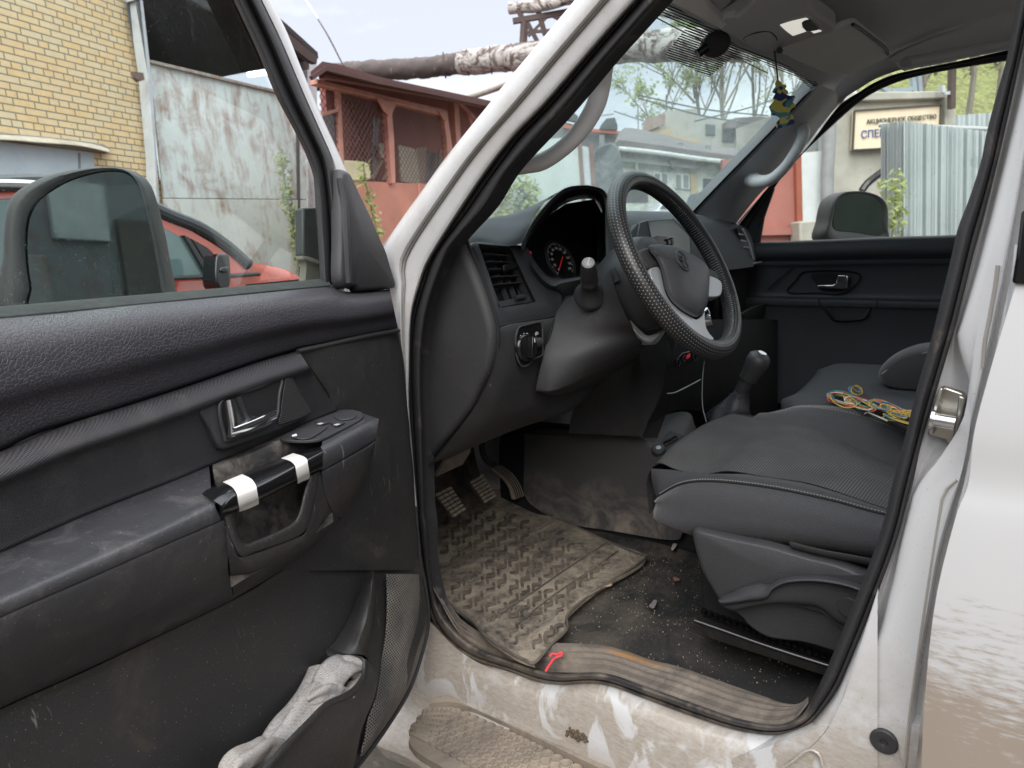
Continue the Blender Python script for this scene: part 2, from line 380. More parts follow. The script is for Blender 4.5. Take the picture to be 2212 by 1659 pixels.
SO = TT(2, 0, [(800, -30), (760, 30), (600, 220), (400, 455), (200, 690), (0, 890)]) + TT(1, 0, [(1500, 1120), (1300, 1400), (1120, 1659)]) \
   + TT(1, 1, [(1060, 180), (1000, 400), (980, 600), (985, 900), (1010, 1300), (1035, 1659)]) + TT(1, 2, [(1040, 150), (1095, 450), (1140, 700), (1240, 850), (1400, 960), (1630, 1030)]) \
   + TT(2, 2, [(100, 1080), (200, 1108), (330, 1120), (500, 1110), (640, 1130), (860, 1210), (1130, 1310), (1400, 1400), (1600, 1440)]) \
   + TT(3, 2, [(60, 1445), (150, 1430), (260, 1380), (340, 1300), (450, 1150), (520, 1000), (620, 760), (740, 450), (830, 200), (885, 0)]) \
   + TT(3, 1, [(940, 1430), (1040, 1050), (1150, 680), (1230, 400), (1330, 0)]) + TT(3, 0, [(1400, 1400), (1500, 1000), (1600, 550), (1659, 280), (1740, -60), (1790, -300)])
SI = TT(2, 0, [(985, -30), (940, 20), (780, 200), (620, 380), (320, 740), (0, 1090)]) + TT(1, 0, [(1500, 1340), (1330, 1530), (1240, 1659)]) \
   + TT(1, 1, [(1130, 300), (1085, 550), (1075, 800), (1082, 1100), (1092, 1500), (1098, 1659)]) + TT(1, 2, [(1110, 60), (1118, 300), (1150, 500), (1200, 640), (1320, 790), (1470, 890), (1640, 955)]) \
   + TT(2, 2, [(100, 990), (200, 1025), (330, 1045), (500, 1035), (650, 1050), (880, 1130), (1150, 1225), (1420, 1320), (1610, 1365)]) \
   + TT(3, 2, [(60, 1372), (130, 1360), (215, 1315), (270, 1240), (360, 1060), (420, 920), (510, 700), (600, 480), (700, 220), (765, 0)]) \
   + TT(3, 1, [(800, 1500), (900, 1130), (960, 880), (1060, 530), (1130, 250), (1190, 0)]) + TT(3, 0, [(1230, 1480), (1300, 1300), (1380, 1050), (1420, 850), (1500, 550), (1550, 370), (1600, 100), (1640, -120), (1680, -300)])
so3 = cr(L(PX, SO, 0.0), 190); si3 = cr(L(PX, SI, 0.012), 190)
so2 = cr([Vector((u, v, 0)) for u, v in SO], 190); si2 = cr([Vector((u, v, 0)) for u, v in SI], 190)
def sr(t, x): return [PX(*(a.lerp(b, t)).xy, x) for a, b in zip(so2, si2)]
inn = [p + Vector((.03, 0, 0)) for p in si3]; out_ = [p + Vector((.02, 0, 0)) for p in so3]
obj('door_seal', g_surf([sr(0, .02), sr(0, -.002), sr(.05, -.008), sr(.24, -.010), sr(.30, -.004), sr(.36, -.010), sr(.55, -.020), sr(.8, -.018), sr(.95, -.006), sr(1, .012), inn], 300, 3), M['door_seal'], car)
M['sealant'] = plain('sealant', (.36, .34, .31), .8, bump=('noise', 300, .8))
PO = [(1275, -40), (1243, 0), (1106, 163), (1053, 230), (980, 320), (926, 393), (825, 545), (838, 620), (852, 700), (862, 800), (868, 900), (872, 1000), (878, 1106), (882, 1180), (872, 1300)]
PI = [(1395, -25), (1363, 10), (1306, 73), (1173, 227), (1106, 297), (1033, 393), (930, 553), (906, 613), (888, 686), (884, 800), (884, 880), (892, 986), (902, 1106), (906, 1180), (925, 1290)]
def fr(t): return [(a[0] * (1 - t) + b[0] * t, a[1] * (1 - t) + b[1] * t) for a, b in zip(PO, PI)]
rows = [L(PX, fr(0), .10), L(PX, fr(-.01), .0), L(PX, fr(.05), -.045), L(PX, fr(.36), -.052), L(PX, fr(.46), -.045), L(PX, fr(.50), -.036), L(PX, fr(.55), -.034), L(PX, fr(.60), -.038), L(PX, fr(.80), -.036), L(PX, fr(.97), -.030), L(PX, fr(1.02), -.014), L(PX, fr(1.06), .012)]
obj('front_pillar', g_surf(rows, 60, 3), M['white'], car)
bead = [a.lerp(b, .5) for a, b in zip(L(PX, fr(.50), -.038), L(PX, fr(.53), -.038))]
obj('pillar_sealant', g_tube(bead, .0022, 6, 60), M['sealant'], car)
# sill below the seal
i0, i1 = 88, 147
sl = so3[i0:i1]
rows = [[p + Vector((.015, 0, .004)) for p in sl], [p + Vector((-.006, 0, -.001)) for p in sl], [p + Vector((-.022, 0, -.012)) for p in sl], [p + Vector((-.030, 0, -.035)) for p in sl],
        [Vector((-.036, p.y, min(p.z - .07, .40))) for p in sl], [Vector((-.040, p.y, .345)) for p in sl], [Vector((-.030, p.y, .30)) for p in sl], [Vector((-.03, p.y, .20)) for p in sl]]
# jamb behind the seal, from the sill up the centre post
obj('sill', g_surf(rows, 90, 4), M['white_dirty'], car)
JE = TT(3, 0, [(1790, -300), (1760, 400), (1700, 900)]) + TT(3, 1, [(1560, 60), (1535, 200), (1450, 600), (1350, 1000), (1290, 1270), (1240, 1500), (1200, 1659)]) + TT(3, 2, [(1120, 300), (1060, 650), (1010, 950), (970, 1250), (945, 1500), (935, 1760)])
JM = TT(3, 0, [(1762, -300), (1690, 300), (1560, 900)]) + TT(3, 1, [(1370, 0), (1255, 400), (1225, 520), (1262, 700), (1300, 860), (1240, 1190), (1060, 1350), (960, 1500), (915, 1659)]) + TT(3, 2, [(860, 200), (790, 500), (700, 800), (560, 1050), (440, 1350), (380, 1760)])
so_b = TT(3, 0, [(1755, -300), (1640, 300), (1505, 900)]) + TT(3, 1, [(1330, 0), (1230, 400), (1190, 520), (1130, 740), (1090, 860), (1010, 1150), (965, 1350), (935, 1500), (885, 1659)]) + TT(3, 2, [(830, 200), (740, 450), (620, 760), (500, 1050), (380, 1290), (300, 1760)])
rows = [L(PX, so_b, .025), L(PX, so_b, .010), L(PX, [((a[0] * .5 + b[0] * .5), (a[1] * .5 + b[1] * .5)) for a, b in zip(so_b, JM)], .016),
        L(PX, JM, .002), L(PX, [(u + 6, v) for u, v in JM], -.022), L(PX, [(u * .5 + w * .5, v * .5 + z * .5) for (u, v), (w, z) in zip(JM, JE)], -.030), L(PX, [(u * .12 + w * .88, v * .12 + z * .88) for (u, v), (w, z) in zip(JM, JE)], -.033), L(PX, [(u - 2, v) for u, v in JE], -.012)]
obj('post_foot', g_prism([Vector((-.030, .12, .62)), Vector((-.030, .26, .60)), Vector((-.034, .44, .46)), Vector((-.034, .44, .25)), Vector((-.034, .10, .25))], (.03, 0, 0)), M['white_dirty'], car)
obj('centre_pillar', g_surf(rows, 70, 4), M['white_dirty'], car)
# rear door, shut
prof = [(-.088, 1.225), (-.094, 1.19), (-.100, 1.10), (-.101, 1.03), (-.097, .985), (-.0965, .96), (-.100, .92), (-.101, .80), (-.094, .60), (-.085, .42), (-.07, .33)]
je3 = cr(L(PX, JE, -.09), 40)
def jey(z):
    q = sorted(je3, key=lambda p: abs(p.z - z))[:2]; a, b = q; t = 0 if abs(a.z - b.z) < 1e-6 else (z - a.z) / (b.z - a.z); return a.y + (b.y - a.y) * max(-1, min(1, t))
rows = []
for x, z in prof:
    y = jey(z); rows.append([Vector((-.03, y - .002, z)), Vector((x + .012, y - .003, z)), Vector((x, y - .012, z))] + [Vector((x, y - .012 - k * .11, z)) for k in range(1, 10)])
rd = obj('rear_door', g_surf(rows, 60, 4, smooth_across=True), M['rear_paint'], car)
def quadx(p0, p1, p2, p3, x): return [PX(*q, x) for q in (p0, p1, p2, p3)]
obj('window_trim', g_prism([PX(*T(3, 1, 1578, 180), -.10), PX(*T(3, 1, 1606, 0), -.10), PX(*T(3, 0, 1640, 1380), -.10), PX(2290, 380, -.10), PX(2290, 617, -.10)], (.012, 0, 0)), M['gloss'], rd, bevel=.003)
for q_ in (0,): obj('rear_frame', g_surf([[Vector((-.03, jey(z) - .002, z)) for z in (1.22, 1.35, 1.6, 1.9)], [Vector((-.088 + (z - 1.2) * .02, jey(z) - .010, z)) for z in (1.22, 1.35, 1.6, 1.9)], [Vector((-.088 + (z - 1.2) * .02, jey(z) - .055, z)) for z in (1.22, 1.35, 1.6, 1.9)], [Vector((-.06, jey(z) - .06, z)) for z in (1.22, 1.35, 1.6, 1.9)]], 12, 2, smooth_across=False), M['white'], rd)
obj('gap_filler', g_surf([L(PX, [(u - 6, v) for u, v in JE], -.006), L(PX, [(u + 60, v) for u, v in JE], -.004)], 30, 2), M['white'], car)
obj('pillar_seam', g_tube([PX(*T(3, 1, p, q), -.034) for p, q in ((1490, 60), (1472, 200), (1440, 380), (1405, 560), (1392, 720))], .0022, 6), M['sealant'], car)
obj('pillar_seam', g_tube([PX(u, v, -.0335) for u, v in (T(3, 1, 1225, 1450), T(3, 1, 1140, 1530), T(3, 1, 1115, 1659), T(3, 2, 1050, 400), T(3, 2, 960, 1000), T(3, 2, 895, 1500), T(3, 2, 880, 1720))], .0016, 6), M['sealant'], car)
obj('sill_stamping', g_tube([PX(*T(3, 2, p, q), -.0375) for p, q in ((60, 1690), (170, 1610), (240, 1555), (290, 1545), (335, 1580), (362, 1690))], .0022, 6), M['white_dirty'], car)
# striker and its plate
st = obj('striker_plate', [g_prism(L(PX, TT(3, 1, [(1110, 858), (1150, 852), (1262, 890), (1282, 920), (1250, 1100), (1215, 1215), (1180, 1240), (1150, 1190), (1060, 1168), (1030, 1160), (1050, 1100), (1075, 960)]), -.004), (.012, 0, 0)),
     g_prism(L(PX, TT(3, 1, [(1110, 858), (1135, 856), (1095, 1020), (1070, 1160), (1032, 1158), (1072, 960)]), -.024), (.02, 0, 0)),
     g_prism(L(PX, TT(3, 1, [(1235, 905), (1278, 920), (1250, 1060), (1212, 1210), (1185, 1235), (1215, 1080)]), -.016), (.012, 0, 0))], M['steel'], car, bevel=.002)
obj('striker_pin', [g_tube(L(PX, TT(3, 1, [(1062, 1058), (1215, 1085)]), -.030), .0085, 16), g_tube(L(PX, TT(3, 1, [(1060, 1058), (1080, 1062)]), -.030), .014, 18)], M['chrome'], st)
bc = PX(*T(3, 2, 755, 1480), -.032)
obj('rubber_plug', [g_lathe(bc + Vector((.0, 0, 0)), (-1, 0, 0), [(0, .0125), (.004, .0125), (.006, .0112), (.0068, .0050), (.0060, .0036), (.0035, .0028), (.0035, .0006)], 28)], M['rubber'], car)
# front wing and bonnet, forward of the opening
rows = [[Vector((.02, 1.22, .95)), Vector((-.06, 1.24, .97)), Vector((-.10, 1.5, .95)), Vector((-.10, 2.3, .86))], [Vector((.02, 1.22, 1.08)), Vector((-.07, 1.24, 1.08)), Vector((-.10, 1.5, 1.06)), Vector((-.08, 2.3, .97))],
        [Vector((.10, 1.25, 1.15)), Vector((.02, 1.3, 1.14)), Vector((.0, 1.6, 1.12)), Vector((.03, 2.3, 1.04))], [Vector((.75, 1.35, 1.19)), Vector((.75, 1.4, 1.19)), Vector((.75, 1.7, 1.17)), Vector((.75, 2.35, 1.09))],
        [Vector((1.4, 1.25, 1.15)), Vector((1.48, 1.3, 1.14)), Vector((1.5, 1.6, 1.12)), Vector((1.47, 2.3, 1.04))], [Vector((1.48, 1.22, 1.05)), Vector((1.57, 1.24, 1.05)), Vector((1.6, 1.5, 1.0)), Vector((1.6, 2.3, .9))]]
obj('bonnet', g_surf(rows, 20, 4), M['white'], car)
obj('front_wing', g_surf([[Vector((-.06, 1.22, 1.08)), Vector((-.10, 1.5, 1.0)), Vector((-.10, 2.3, .92))], [Vector((-.09, 1.22, .7)), Vector((-.10, 1.5, .72)), Vector((-.11, 2.3, .7))], [Vector((-.06, 1.22, .30)), Vector((-.07, 1.35, .42)), Vector((-.1, 2.3, .5))]], 12, 4), M['white'], car)
obj('grille', g_box((.75, 2.36, .75), (.8, 0, 0), (0, .04, 0), (0, 0, .3)), M['plastic'], car, bevel=.02)
# wheel arch glimpse & inner body
wc = Vector((.0, 2.06, .38))
wh = obj('front_tyre', g_lathe(wc + Vector((.0, 0, 0)), (1, 0, 0), [(0, .2), (0, .30), (.02, .355), (.06, .372), (.18, .372), (.22, .355), (.24, .30), (.24, .2)], 48), M['rubber_dusty'], car)
obj('wheel_rim', g_lathe(wc + Vector((.005, 0, 0)), (1, 0, 0), [(0, .05), (.03, .06), (.02, .16), (.0, .2), (.2, .2)], 32), M['silver'], wh)
# roof, rear cabin shell and floor pan (they close the cabin behind the post)
shell = [g_box((.75, -.75, 1.86), (.72, 0, 0), (0, 1.45, 0), (0, 0, .006)), g_box((1.545, -1.2, .62), (.01, 0, 0), (0, 1.35, 0), (0, 0, .50)), g_box((.75, -2.2, .9), (.75, 0, 0), (0, .01, 0), (0, 0, .45)),
         g_box((.75, -.4, .40), (.77, 0, 0), (0, 1.75, 0), (0, 0, .008)), g_box((.75, 1.70, .75), (.77, 0, 0), (0, .008, 0), (0, 0, .38)), g_box((1.58, .7, .60), (.008, 0, 0), (0, .55, 0), (0, 0, .5)), g_box((1.50, -2.0, 1.5), (.03, 0, 0), (0, .12, 0), (0, 0, .36)), g_box((1.50, -.45, 1.5), (.03, 0, 0), (0, .10, 0), (0, 0, .36)), g_box((0.0, -2.0, 1.5), (.03, 0, 0), (0, .12, 0), (0, 0, .36))]
obj('body_shell', shell, M['white'], car, bevel=.004)
# side step
SM = plain('step_plastic', (.12, .10, .085), .85, dust=(.9, 7, (.33, .275, .215, 1)), bump=('noise', 60, .35))
zs = .335
edge_in = [PZ(*q, zs) for q in [T(1, 2, 1150, 1270), (1000, 1524), (1106, 1568), (1189, 1606), (1306, 1662), (1420, 1712)]]
edge_out = [PZ(*q, zs) for q in [T(1, 2, 985, 1470), (905, 1622), (985, 1668), (1060, 1712), (1180, 1790), (1300, 1850)]]
mid1 = [a.lerp(b, .12) for a, b in zip(edge_in, edge_out)]; mid2 = [a.lerp(b, .9) for a, b in zip(edge_in, edge_out)]
up = Vector((0, 0, .022))
rows = [[p + Vector((.012, 0, .012)) for p in edge_in], [p + up for p in edge_in], [p + up * .8 for p in mid1], [p - up * .1 for p in mid1], [p for p in mid2], [p + Vector((0, 0, -.006)) for p in edge_out], [p + Vector((0, 0, -.022)) for p in edge_out], [p + Vector((.05, 0, -.035)) for p in edge_out]]
step = obj('side_step', g_surf(rows, 40, 2, smooth_across=False), SM, car, angle=50)
studs = []
a0, a1 = mid1, mid2
for i in range(26):
    for j in range(6):
        s, t = (i + (.5 if j % 2 else 0)) / 25 * 4.4, (j + .8) / 7
        k = min(int(s), 4); w = s - k
        if k + 1 >= len(a0): continue
        p = a0[k].lerp(a0[k + 1], w).lerp(a1[k].lerp(a1[k + 1], w), t)
        studs.append(g_lathe(p + Vector((0, 0, -.004 + .004 * (1 - t))), (0, 0, 1), [(0, .010), (.008, .0095), (.0095, .008), (.006, .0060), (.005, .001)], 12))
obj('tread_studs', studs, SM, step)
rim = [PZ(*q, .25) for q in [(800, 1560), T(1, 2, 790, 1465), (881, 1622), T(1, 2, 1160, 1659), (1040, 1720), (1200, 1800)]]
rows = [[p + Vector((.10, 0, .05)) for p in rim], rim, [p + Vector((.01, 0, -.05)) for p in rim]]
obj('step_edge', g_surf(rows, 30, 4), M['white_dirty'], step)
hp = [PX(*q, x) for q, x in (((886, 1470), -.06), ((925, 1345), -.01))]
# lower hinge-side corner of the body between door and step
rows = [L(PX, [(870, 1300), (925, 1339), (985, 1400), (1050, 1440), (1110, 1460)], -.01), L(PX, [(850, 1400), (905, 1420), (960, 1460), (1030, 1500), (1100, 1530)], -.03), L(PX, [(840, 1500), (880, 1520), (925, 1525), (1010, 1545), (1100, 1580)], -.045), [PX(u, v, -.10) for u, v in [(790, 1560), (815, 1590), (880, 1620), (960, 1640), (1090, 1680)]]]
obj('wing_corner', g_surf(rows, 24, 6), M['white_dirty'], car)
# sill plate, carpet
SPM = plain('sill_plate_rubber', (.10, .088, .078), .85, dust=(.9, 9, (.26, .21, .165, 1)), bump=('noise', 150, .4))
ST = [(948, 1288), (1000, 1345), (1060, 1380), (1130, 1390)] + TT(2, 2, [(290, 860), (550, 870), (730, 910), (900, 970), (1100, 1020), (1380, 1120), (1659, 1220)]) + TT(3, 2, [(90, 1260), (200, 1280), (262, 1240)])
SB = TT(1, 2, [(1150, 500), (1320, 790), (1470, 890), (1640, 955)]) + TT(2, 2, [(200, 1025), (500, 1035), (650, 1050), (880, 1130), (1150, 1225), (1420, 1320), (1610, 1365)]) + TT(3, 2, [(60, 1372), (180, 1335), (262, 1240)])
st3 = cr([PZ(u, v, .485) for u, v in ST], 60); sb3 = cr([PX(u, v, .010) for u, v in SB], 60)
rows = [[a.lerp(b, t) + Vector((0, 0, .006 * (math.sin(t * 28) > 0) + (.006 if .1 < t < .9 else 0))) for a, b in zip(st3, sb3)] for t in [i / 26 for i in range(-1, 28)]]
def rust(s): pass
s = N('dusty_sill_plate'); nn_ = s.noise(9, 8, .7, dist=1.0); k = s.mix(s.ramp(nn_, .30, .66), (.05, .045, .042, 1), (.22, .18, .145, 1))
ra, rb2 = PZ(1300, 1408, .49), PZ(1450, 1454, .49); rc = (ra + rb2) / 2; rdv = (rb2 - ra); hl = rdv.length / 2; rdv.normalize(); rpv = Vector((-rdv.y, rdv.x, 0))
al = s.math('DIVIDE', s.math('SUBTRACT', s.dot(rdv), rc.dot(rdv)), hl); pe = s.math('DIVIDE', s.math('SUBTRACT', s.dot(rpv), rc.dot(rpv)), .016); dq = s.math('SQRT', s.math('ADD', s.math('MULTIPLY', al, al), s.math('MULTIPLY', pe, pe)))
ff = s.math('MULTIPLY', s.ramp(s.math('ADD', dq, s.math('MULTIPLY', s.noise(60, 4), 1.2)), 1.7, .8), .9)
k = s.mix(ff, k, (.30, .15, .05, 1)); s.set('Base Color', k); s.set('Roughness', .85); s.bump(s.noise(160, 4), .5)
obj('sill_plate', g_surf(rows, 120, 1, smooth_across=False), s.m, car)
s = N('car_carpet'); f = s.noise(5, 8, .7, dist=.8); yx = s.xyz()
near = s.ramp(yx[1], .55, .95)
dusty = s.math('MULTIPLY', s.ramp(f, .42, .72), s.math('ADD', s.math('MULTIPLY', near, .75), .1))
k = s.mix(dusty, (.011, .011, .012, 1), (.17, .14, .11, 1)); k = s.mix(s.ramp(s.noise(260, 2), .70, .74), k, (.30, .25, .19, 1)); s.set('Base Color', k); s.set('Roughness', .95); s.bump(s.noise(350, 3), .9, .004); s.bump(s.noise(14, 3), .5, .02)
M['carpet'] = s.m
fl = []
for i in range(37):
    y = -.9 + i * 2.6 / 36; row = []
    for j in range(34):
        x = .0 + j * .72 / 33; z = .458 + .006 * math.sin(x * 21 + y * 13) + .004 * math.sin(y * 33 - x * 17)
        if x < .06: z = .475
        pass
        row.append(Vector((x + .02, y, z)))
    fl.append(row)
obj('carpet', g_surf(fl, 34, 1), M['carpet'], car)
crumbs = []
for i in range(900):
    x = .10 + random.random() ** .8 * .5; y = .45 + random.random() * .6
    if random.random() < .3: y = .1 + random.random() * .9
    r = random.uniform(.0004, .0011); c = Vector((x, y, .468 + .006 * math.sin(x * 21 + y * 13) + .004 * math.sin(y * 33 - x * 17)))
    a = Vector((random.uniform(-1, 1), random.uniform(-1, 1), random.uniform(-.3, .3))).normalized() * r
    crumbs.append(g_box(c, a, a.orthogonal().normalized() * r * .7, Vector((0, 0, r * .6))))
obj('crumbs', crumbs, plain('crumb', (.27, .225, .17), .9), None, label='pale crumbs and grit scattered over the black carpet', cat='crumbs', kind='stuff')
# =====================================================================  FRONT DOOR, opened 77 degrees
def dn(v): return DN * v
ddust = M['door_low']
# steel shell of the door: lower skin + window frame
DE = [(840, 600), (858, 710), (868, 760), (873, 786), (880, 886), (886, 936), (893, 1020), (896, 1106), (905, 1206), (920, 1273), (925, 1339), (916, 1389), (886, 1483), (836, 1566), (786, 1640), (740, 1700), (660, 1800), (560, 1860)]
body_out = L(DR, [(-330, 735), (0, 706), (553, 652), (700, 640), (760, 650)] + [(u - 4, v) for u, v in DE[1:]] + [(-330, 1900)], -.02)
door = obj('front_door', [g_prism(body_out, dn(-.10))], M['white'], car, bevel=.006)
FO = [(560, -60), (585, 0), (620, 70), (653, 153), (696, 253), (736, 340), (780, 443), (806, 500), (822, 560), (838, 625)]
FI = [(536, -60), (563, 0), (606, 90), (653, 200), (693, 290), (716, 343), (722, 367), (735, 440), (745, 520), (750, 625)]
FG = TT(1, 0, [(-70, -160)]) + [(505, 0), (553, 103), (596, 207), (636, 283), (665, 345), (680, 400), (686, 500), (689, 553), (692, 603)]
rows = [L(DR, FO, -.06), L(DR, FO, -.02), L(DR, [(u - 3, v) for u, v in FO], .0), L(DR, [(a * .35 + b * .65, c * .35 + d * .65) for (a, c), (b, d) in zip(FO, FI)], .004), L(DR, [(u, v) for u, v in FI], .0), L(DR, [(u - 2, v) for u, v in FI], -.02)]
obj('window_frame', g_surf(rows, 50, 2), M['white'], door)
FI2 = [(536, -60), (563, 0), (606, 90), (653, 200), (693, 290), (716, 343), (724, 390), (735, 470), (742, 550), (745, 620)]
FG2 = [(480, -60), (505, 0), (553, 103), (596, 207), (636, 283), (665, 345), (680, 400), (686, 500), (689, 553), (692, 610)]
def fb(t): return [(a * (1 - t) + b * t, c * (1 - t) + d * t) for (a, c), (b, d) in zip(FI2, FG2)]
rows = [L(DR, fb(-.06), -.02), L(DR, fb(0), .004), L(DR, fb(.12), .014), L(DR, fb(.30), .014), L(DR, fb(.40), .002), L(DR, fb(.46), -.006), L(DR, fb(.55), .002), L(DR, fb(.78), .004), L(DR, fb(.92), -.006), L(DR, fb(1), -.016)]
obj('frame_seal', g_surf(rows, 60, 3), M['rubber'], door)
obj('window_glass', g_prism(L(DR, [(-330, -400), (400, -400), (470, -60), (500, 0), (548, 103), (592, 207), (632, 283), (661, 345), (678, 400), (684, 500), (688, 553), (690, 625), (0, 690), (-330, 722)], -.022), dn(-.004)), M['glass_door'], door)
WB = [(-330, 693), (0, 663), (553, 616), (690, 603), (708, 600)]; WB2 = [(-330, 716), (0, 688), (553, 633), (690, 620), (715, 617)]
wm = [((a + b) / 2, (c + d) / 2) for (a, c), (b, d) in zip(WB, WB2)]
rows = [L(DR, WB, -.02), L(DR, WB, -.010), L(DR, wm, .004), L(DR, WB2, .012), L(DR, WB2, -.01)]
obj('glass_wiper', g_surf(rows, 80, 3), plain('flocked_rubber', (.022, .028, .026), .9, bump=('noise', 140, 1.0), dust=(.3, 60, (.10, .11, .09, 1))), door)
def prof_rows(curves):  # each: (list of uv, offset)
    return [L(DR, c, o) for c, o in curves]
def shift(c, dv, du=0): return [(u + du, v + dv) for u, v in c]
def blend(a, b, t): return [(p[0] * (1 - t) + q[0] * t, p[1] * (1 - t) + q[1] * t) for p, q in zip(a, b)]
# grained upper pad
UT = [(-330, 716), (-120, 698), (0, 688), (140, 675), (280, 660), (420, 647), (553, 634), (690, 621), (720, 622), (760, 631), (842, 625)]
UB = [(-330, 1085), (-120, 1012), (0, 975), (83, 936), (233, 890), (400, 836), (553, 783), (643, 756), (700, 745), (753, 733), (860, 711)]
rows = prof_rows([(UT, -.01), (UT, .012), (blend(UT, UB, .05), .030), (blend(UT, UB, .14), .048), (blend(UT, UB, .28), .058), (blend(UT, UB, .48), .062), (blend(UT, UB, .60), .060), (blend(UT, UB, .72), .050), (blend(UT, UB, .9), .046), (blend(UT, UB, .97), .042), (UB, .028), (UB, .0)])
obj('upper_pad', g_surf(rows, 90, 5), M['leather'], door)
# textured middle panel
def dotted(name, col, rot, sc=1000, st=.5):
    s = N(name); ca, sa = math.cos(rot), math.sin(rot)
    a = s.dot(DS * ca + Vector((0, 0, 1)) * sa); b = s.dot(DS * -sa + Vector((0, 0, 1)) * ca)
    h = s.math('MULTIPLY', s.math('SINE', s.math('MULTIPLY', a, sc * 2)), s.math('SINE', s.math('MULTIPLY', b, sc * 2)))
    f = s.ramp(s.noise(7, 8, .7, dist=.9), .50, .85); scr = s.ramp(s.noise(1, 4, .7, src=s.map((14, 14, 3.5), (0, .5, 0))), .60, .78)
    f = s.math('MINIMUM', s.math('ADD', s.math('MULTIPLY', f, .42), s.math('MULTIPLY', scr, .34)), 1.0)
    k = s.mix(s.ramp(h, -.2, 1.0), tuple(c * .75 for c in col[:3]) + (1,), tuple(min(c * 1.5, 1) for c in col[:3]) + (1,)); k = s.mix(f, k, (.14, .12, .10, 1))
    s.set('Base Color', k); s.set('Roughness', .55); s.bump(h, st, .0012); return s.m
M['weave'] = dotted('pimpled_door_insert', (.025, .024, .028), .35)
MT = UB[:8]; AI = [(-330, 1345), (-120, 1245), (0, 1193), (200, 1106), (377, 1037), (553, 963), (640, 925), (728, 888)]
MT = [(-330, 1085), (-120, 1012), (0, 975), (140, 918), (300, 868), (440, 822), (553, 783), (645, 757)]
rows = prof_rows([(MT, .0), (MT, .034), (blend(MT, AI, .05), .052), (blend(MT, AI, .20), .070), (blend(MT, AI, .30), .072), (blend(MT, AI, .38), .062), (blend(MT, AI, .6), .056), (blend(MT, AI, .9), .052), (blend(MT, AI, 1.0), .05), (shift(AI, 12), .03)])
# right side follows the curved border towards the plain end of the card
obj('middle_panel', g_surf(rows, 80, 4), M['weave'], door)
# plain end of the card, beside the hinge
ET = [(643, 757), (700, 745), (753, 733), (805, 722), (861, 712)]
L0 = [(643, 757), (686, 813), (713, 853), (726, 888), (780, 900), (808, 950), (786, 1020), (740, 1095), (686, 1166), (613, 1232)]
L1 = [(700, 745), (745, 813), (770, 853), (790, 888), (812, 920), (835, 960), (835, 1020), (815, 1095), (790, 1160), (760, 1232)]
L2 = [(753, 733), (790, 790), (808, 850), (822, 888), (835, 920), (852, 960), (855, 1020), (855, 1095), (852, 1160), (850, 1232)]
L3 = [(861, 712), (872, 786), (877, 846), (880, 886), (884, 920), (887, 960), (893, 1020), (897, 1095), (903, 1160), (907, 1232)]
rows = [L(DR, shift(L0, 0, -6), .03), L(DR, L0, .046), L(DR, L1, .052), L(DR, L2, .050), L(DR, blend(L2, L3, .85), .044), L(DR, L3, .030), L(DR, L3, -.02)]
obj('end_panel', g_surf(rows, 70, 5), M['door_low'], door)
obj('panel_lip', g_tube(L(DR, shift(ET, 2), .050), .004, 8), M['door_low'], door)
# armrest: flat dusty top, rounded edge, face, bulge underneath
AR = [(-330, 1452), (-120, 1345), (0, 1286), (200, 1200), (367, 1126), (480, 1072), (560, 1036), (693, 966), (790, 915), (818, 905)]
AI2 = [(-330, 1345), (-120, 1245), (0, 1193), (200, 1106), (377, 1037), (470, 998), (553, 963), (640, 925), (728, 888), (760, 884)]
AG = [(-330, 1505), (-120, 1400), (0, 1336), (200, 1248), (367, 1174), (483, 1124), (560, 1087), (693, 1020), (790, 965), (812, 950)]
AB = [(-330, 1690), (-120, 1590), (0, 1526), (200, 1436), (333, 1373), (450, 1318), (553, 1263), (680, 1180), (760, 1085), (806, 990)]
nL = 6
def cut(c, a, b): return c[a:b]
rows_full = [(AI2, .046), (blend(AI2, AR, .04), .052), (blend(AI2, AR, .86), .118), (AR, .129), (blend(AR, AG, .25), .137), (blend(AR, AG, .6), .140), (blend(AR, AG, .93), .139), (AG, .135), (shift(AG, 4), .139), (blend(AG, AB, .3), .132), (blend(AG, AB, .6), .112), (blend(AG, AB, .8), .085), (AB, .055), (shift(AB, 6), .02)]
dustyarm = plain('armrest_plastic', (.034, .034, .038), .44, bump=('grain', 500, .3), dust=(.28, 22, (.17, .15, .135, 1)), scratch=.5)
NS = 120
full = [cr(L(DR, c, o), NS) for c, o in rows_full]
def find(u): return min(range(NS), key=lambda i: abs(_proj(full[3][i])[0] - u))
def _proj(p):
    q = R3.transposed() @ (Vector(p) - C); return CX + F * q.x / q.z, CY + F * q.y / q.z
def cut_row(r, u_l, u_r):
    us = [_proj(p)[0] for p in r]; a = [p for p, u in zip(r, us) if u <= u_l]; b = [p for p, u in zip(r, us) if u >= u_r]; m = [p for p, u in zip(r, us) if u_l - 3 <= u <= u_r + 3]
    return a, m, b
cl = [455, 456, 462, 466, 470, 476, 482, 484, 486, 494, 500, 506, 509, 510]; crr = [694, 694, 694, 693, 692, 691, 690, 690, 690, 700, 712, 722, 733, 734]
cuts = [cut_row(r, a, b) for r, a, b in zip(full, cl, crr)]
obj('armrest', [g_surf([c[0] for c in cuts], 90, 4, straight=True), g_surf([c[2] for c in cuts], 30, 4, straight=True)], dustyarm, door, angle=50)
full2 = [lin(c[1], 40) for c in cuts]
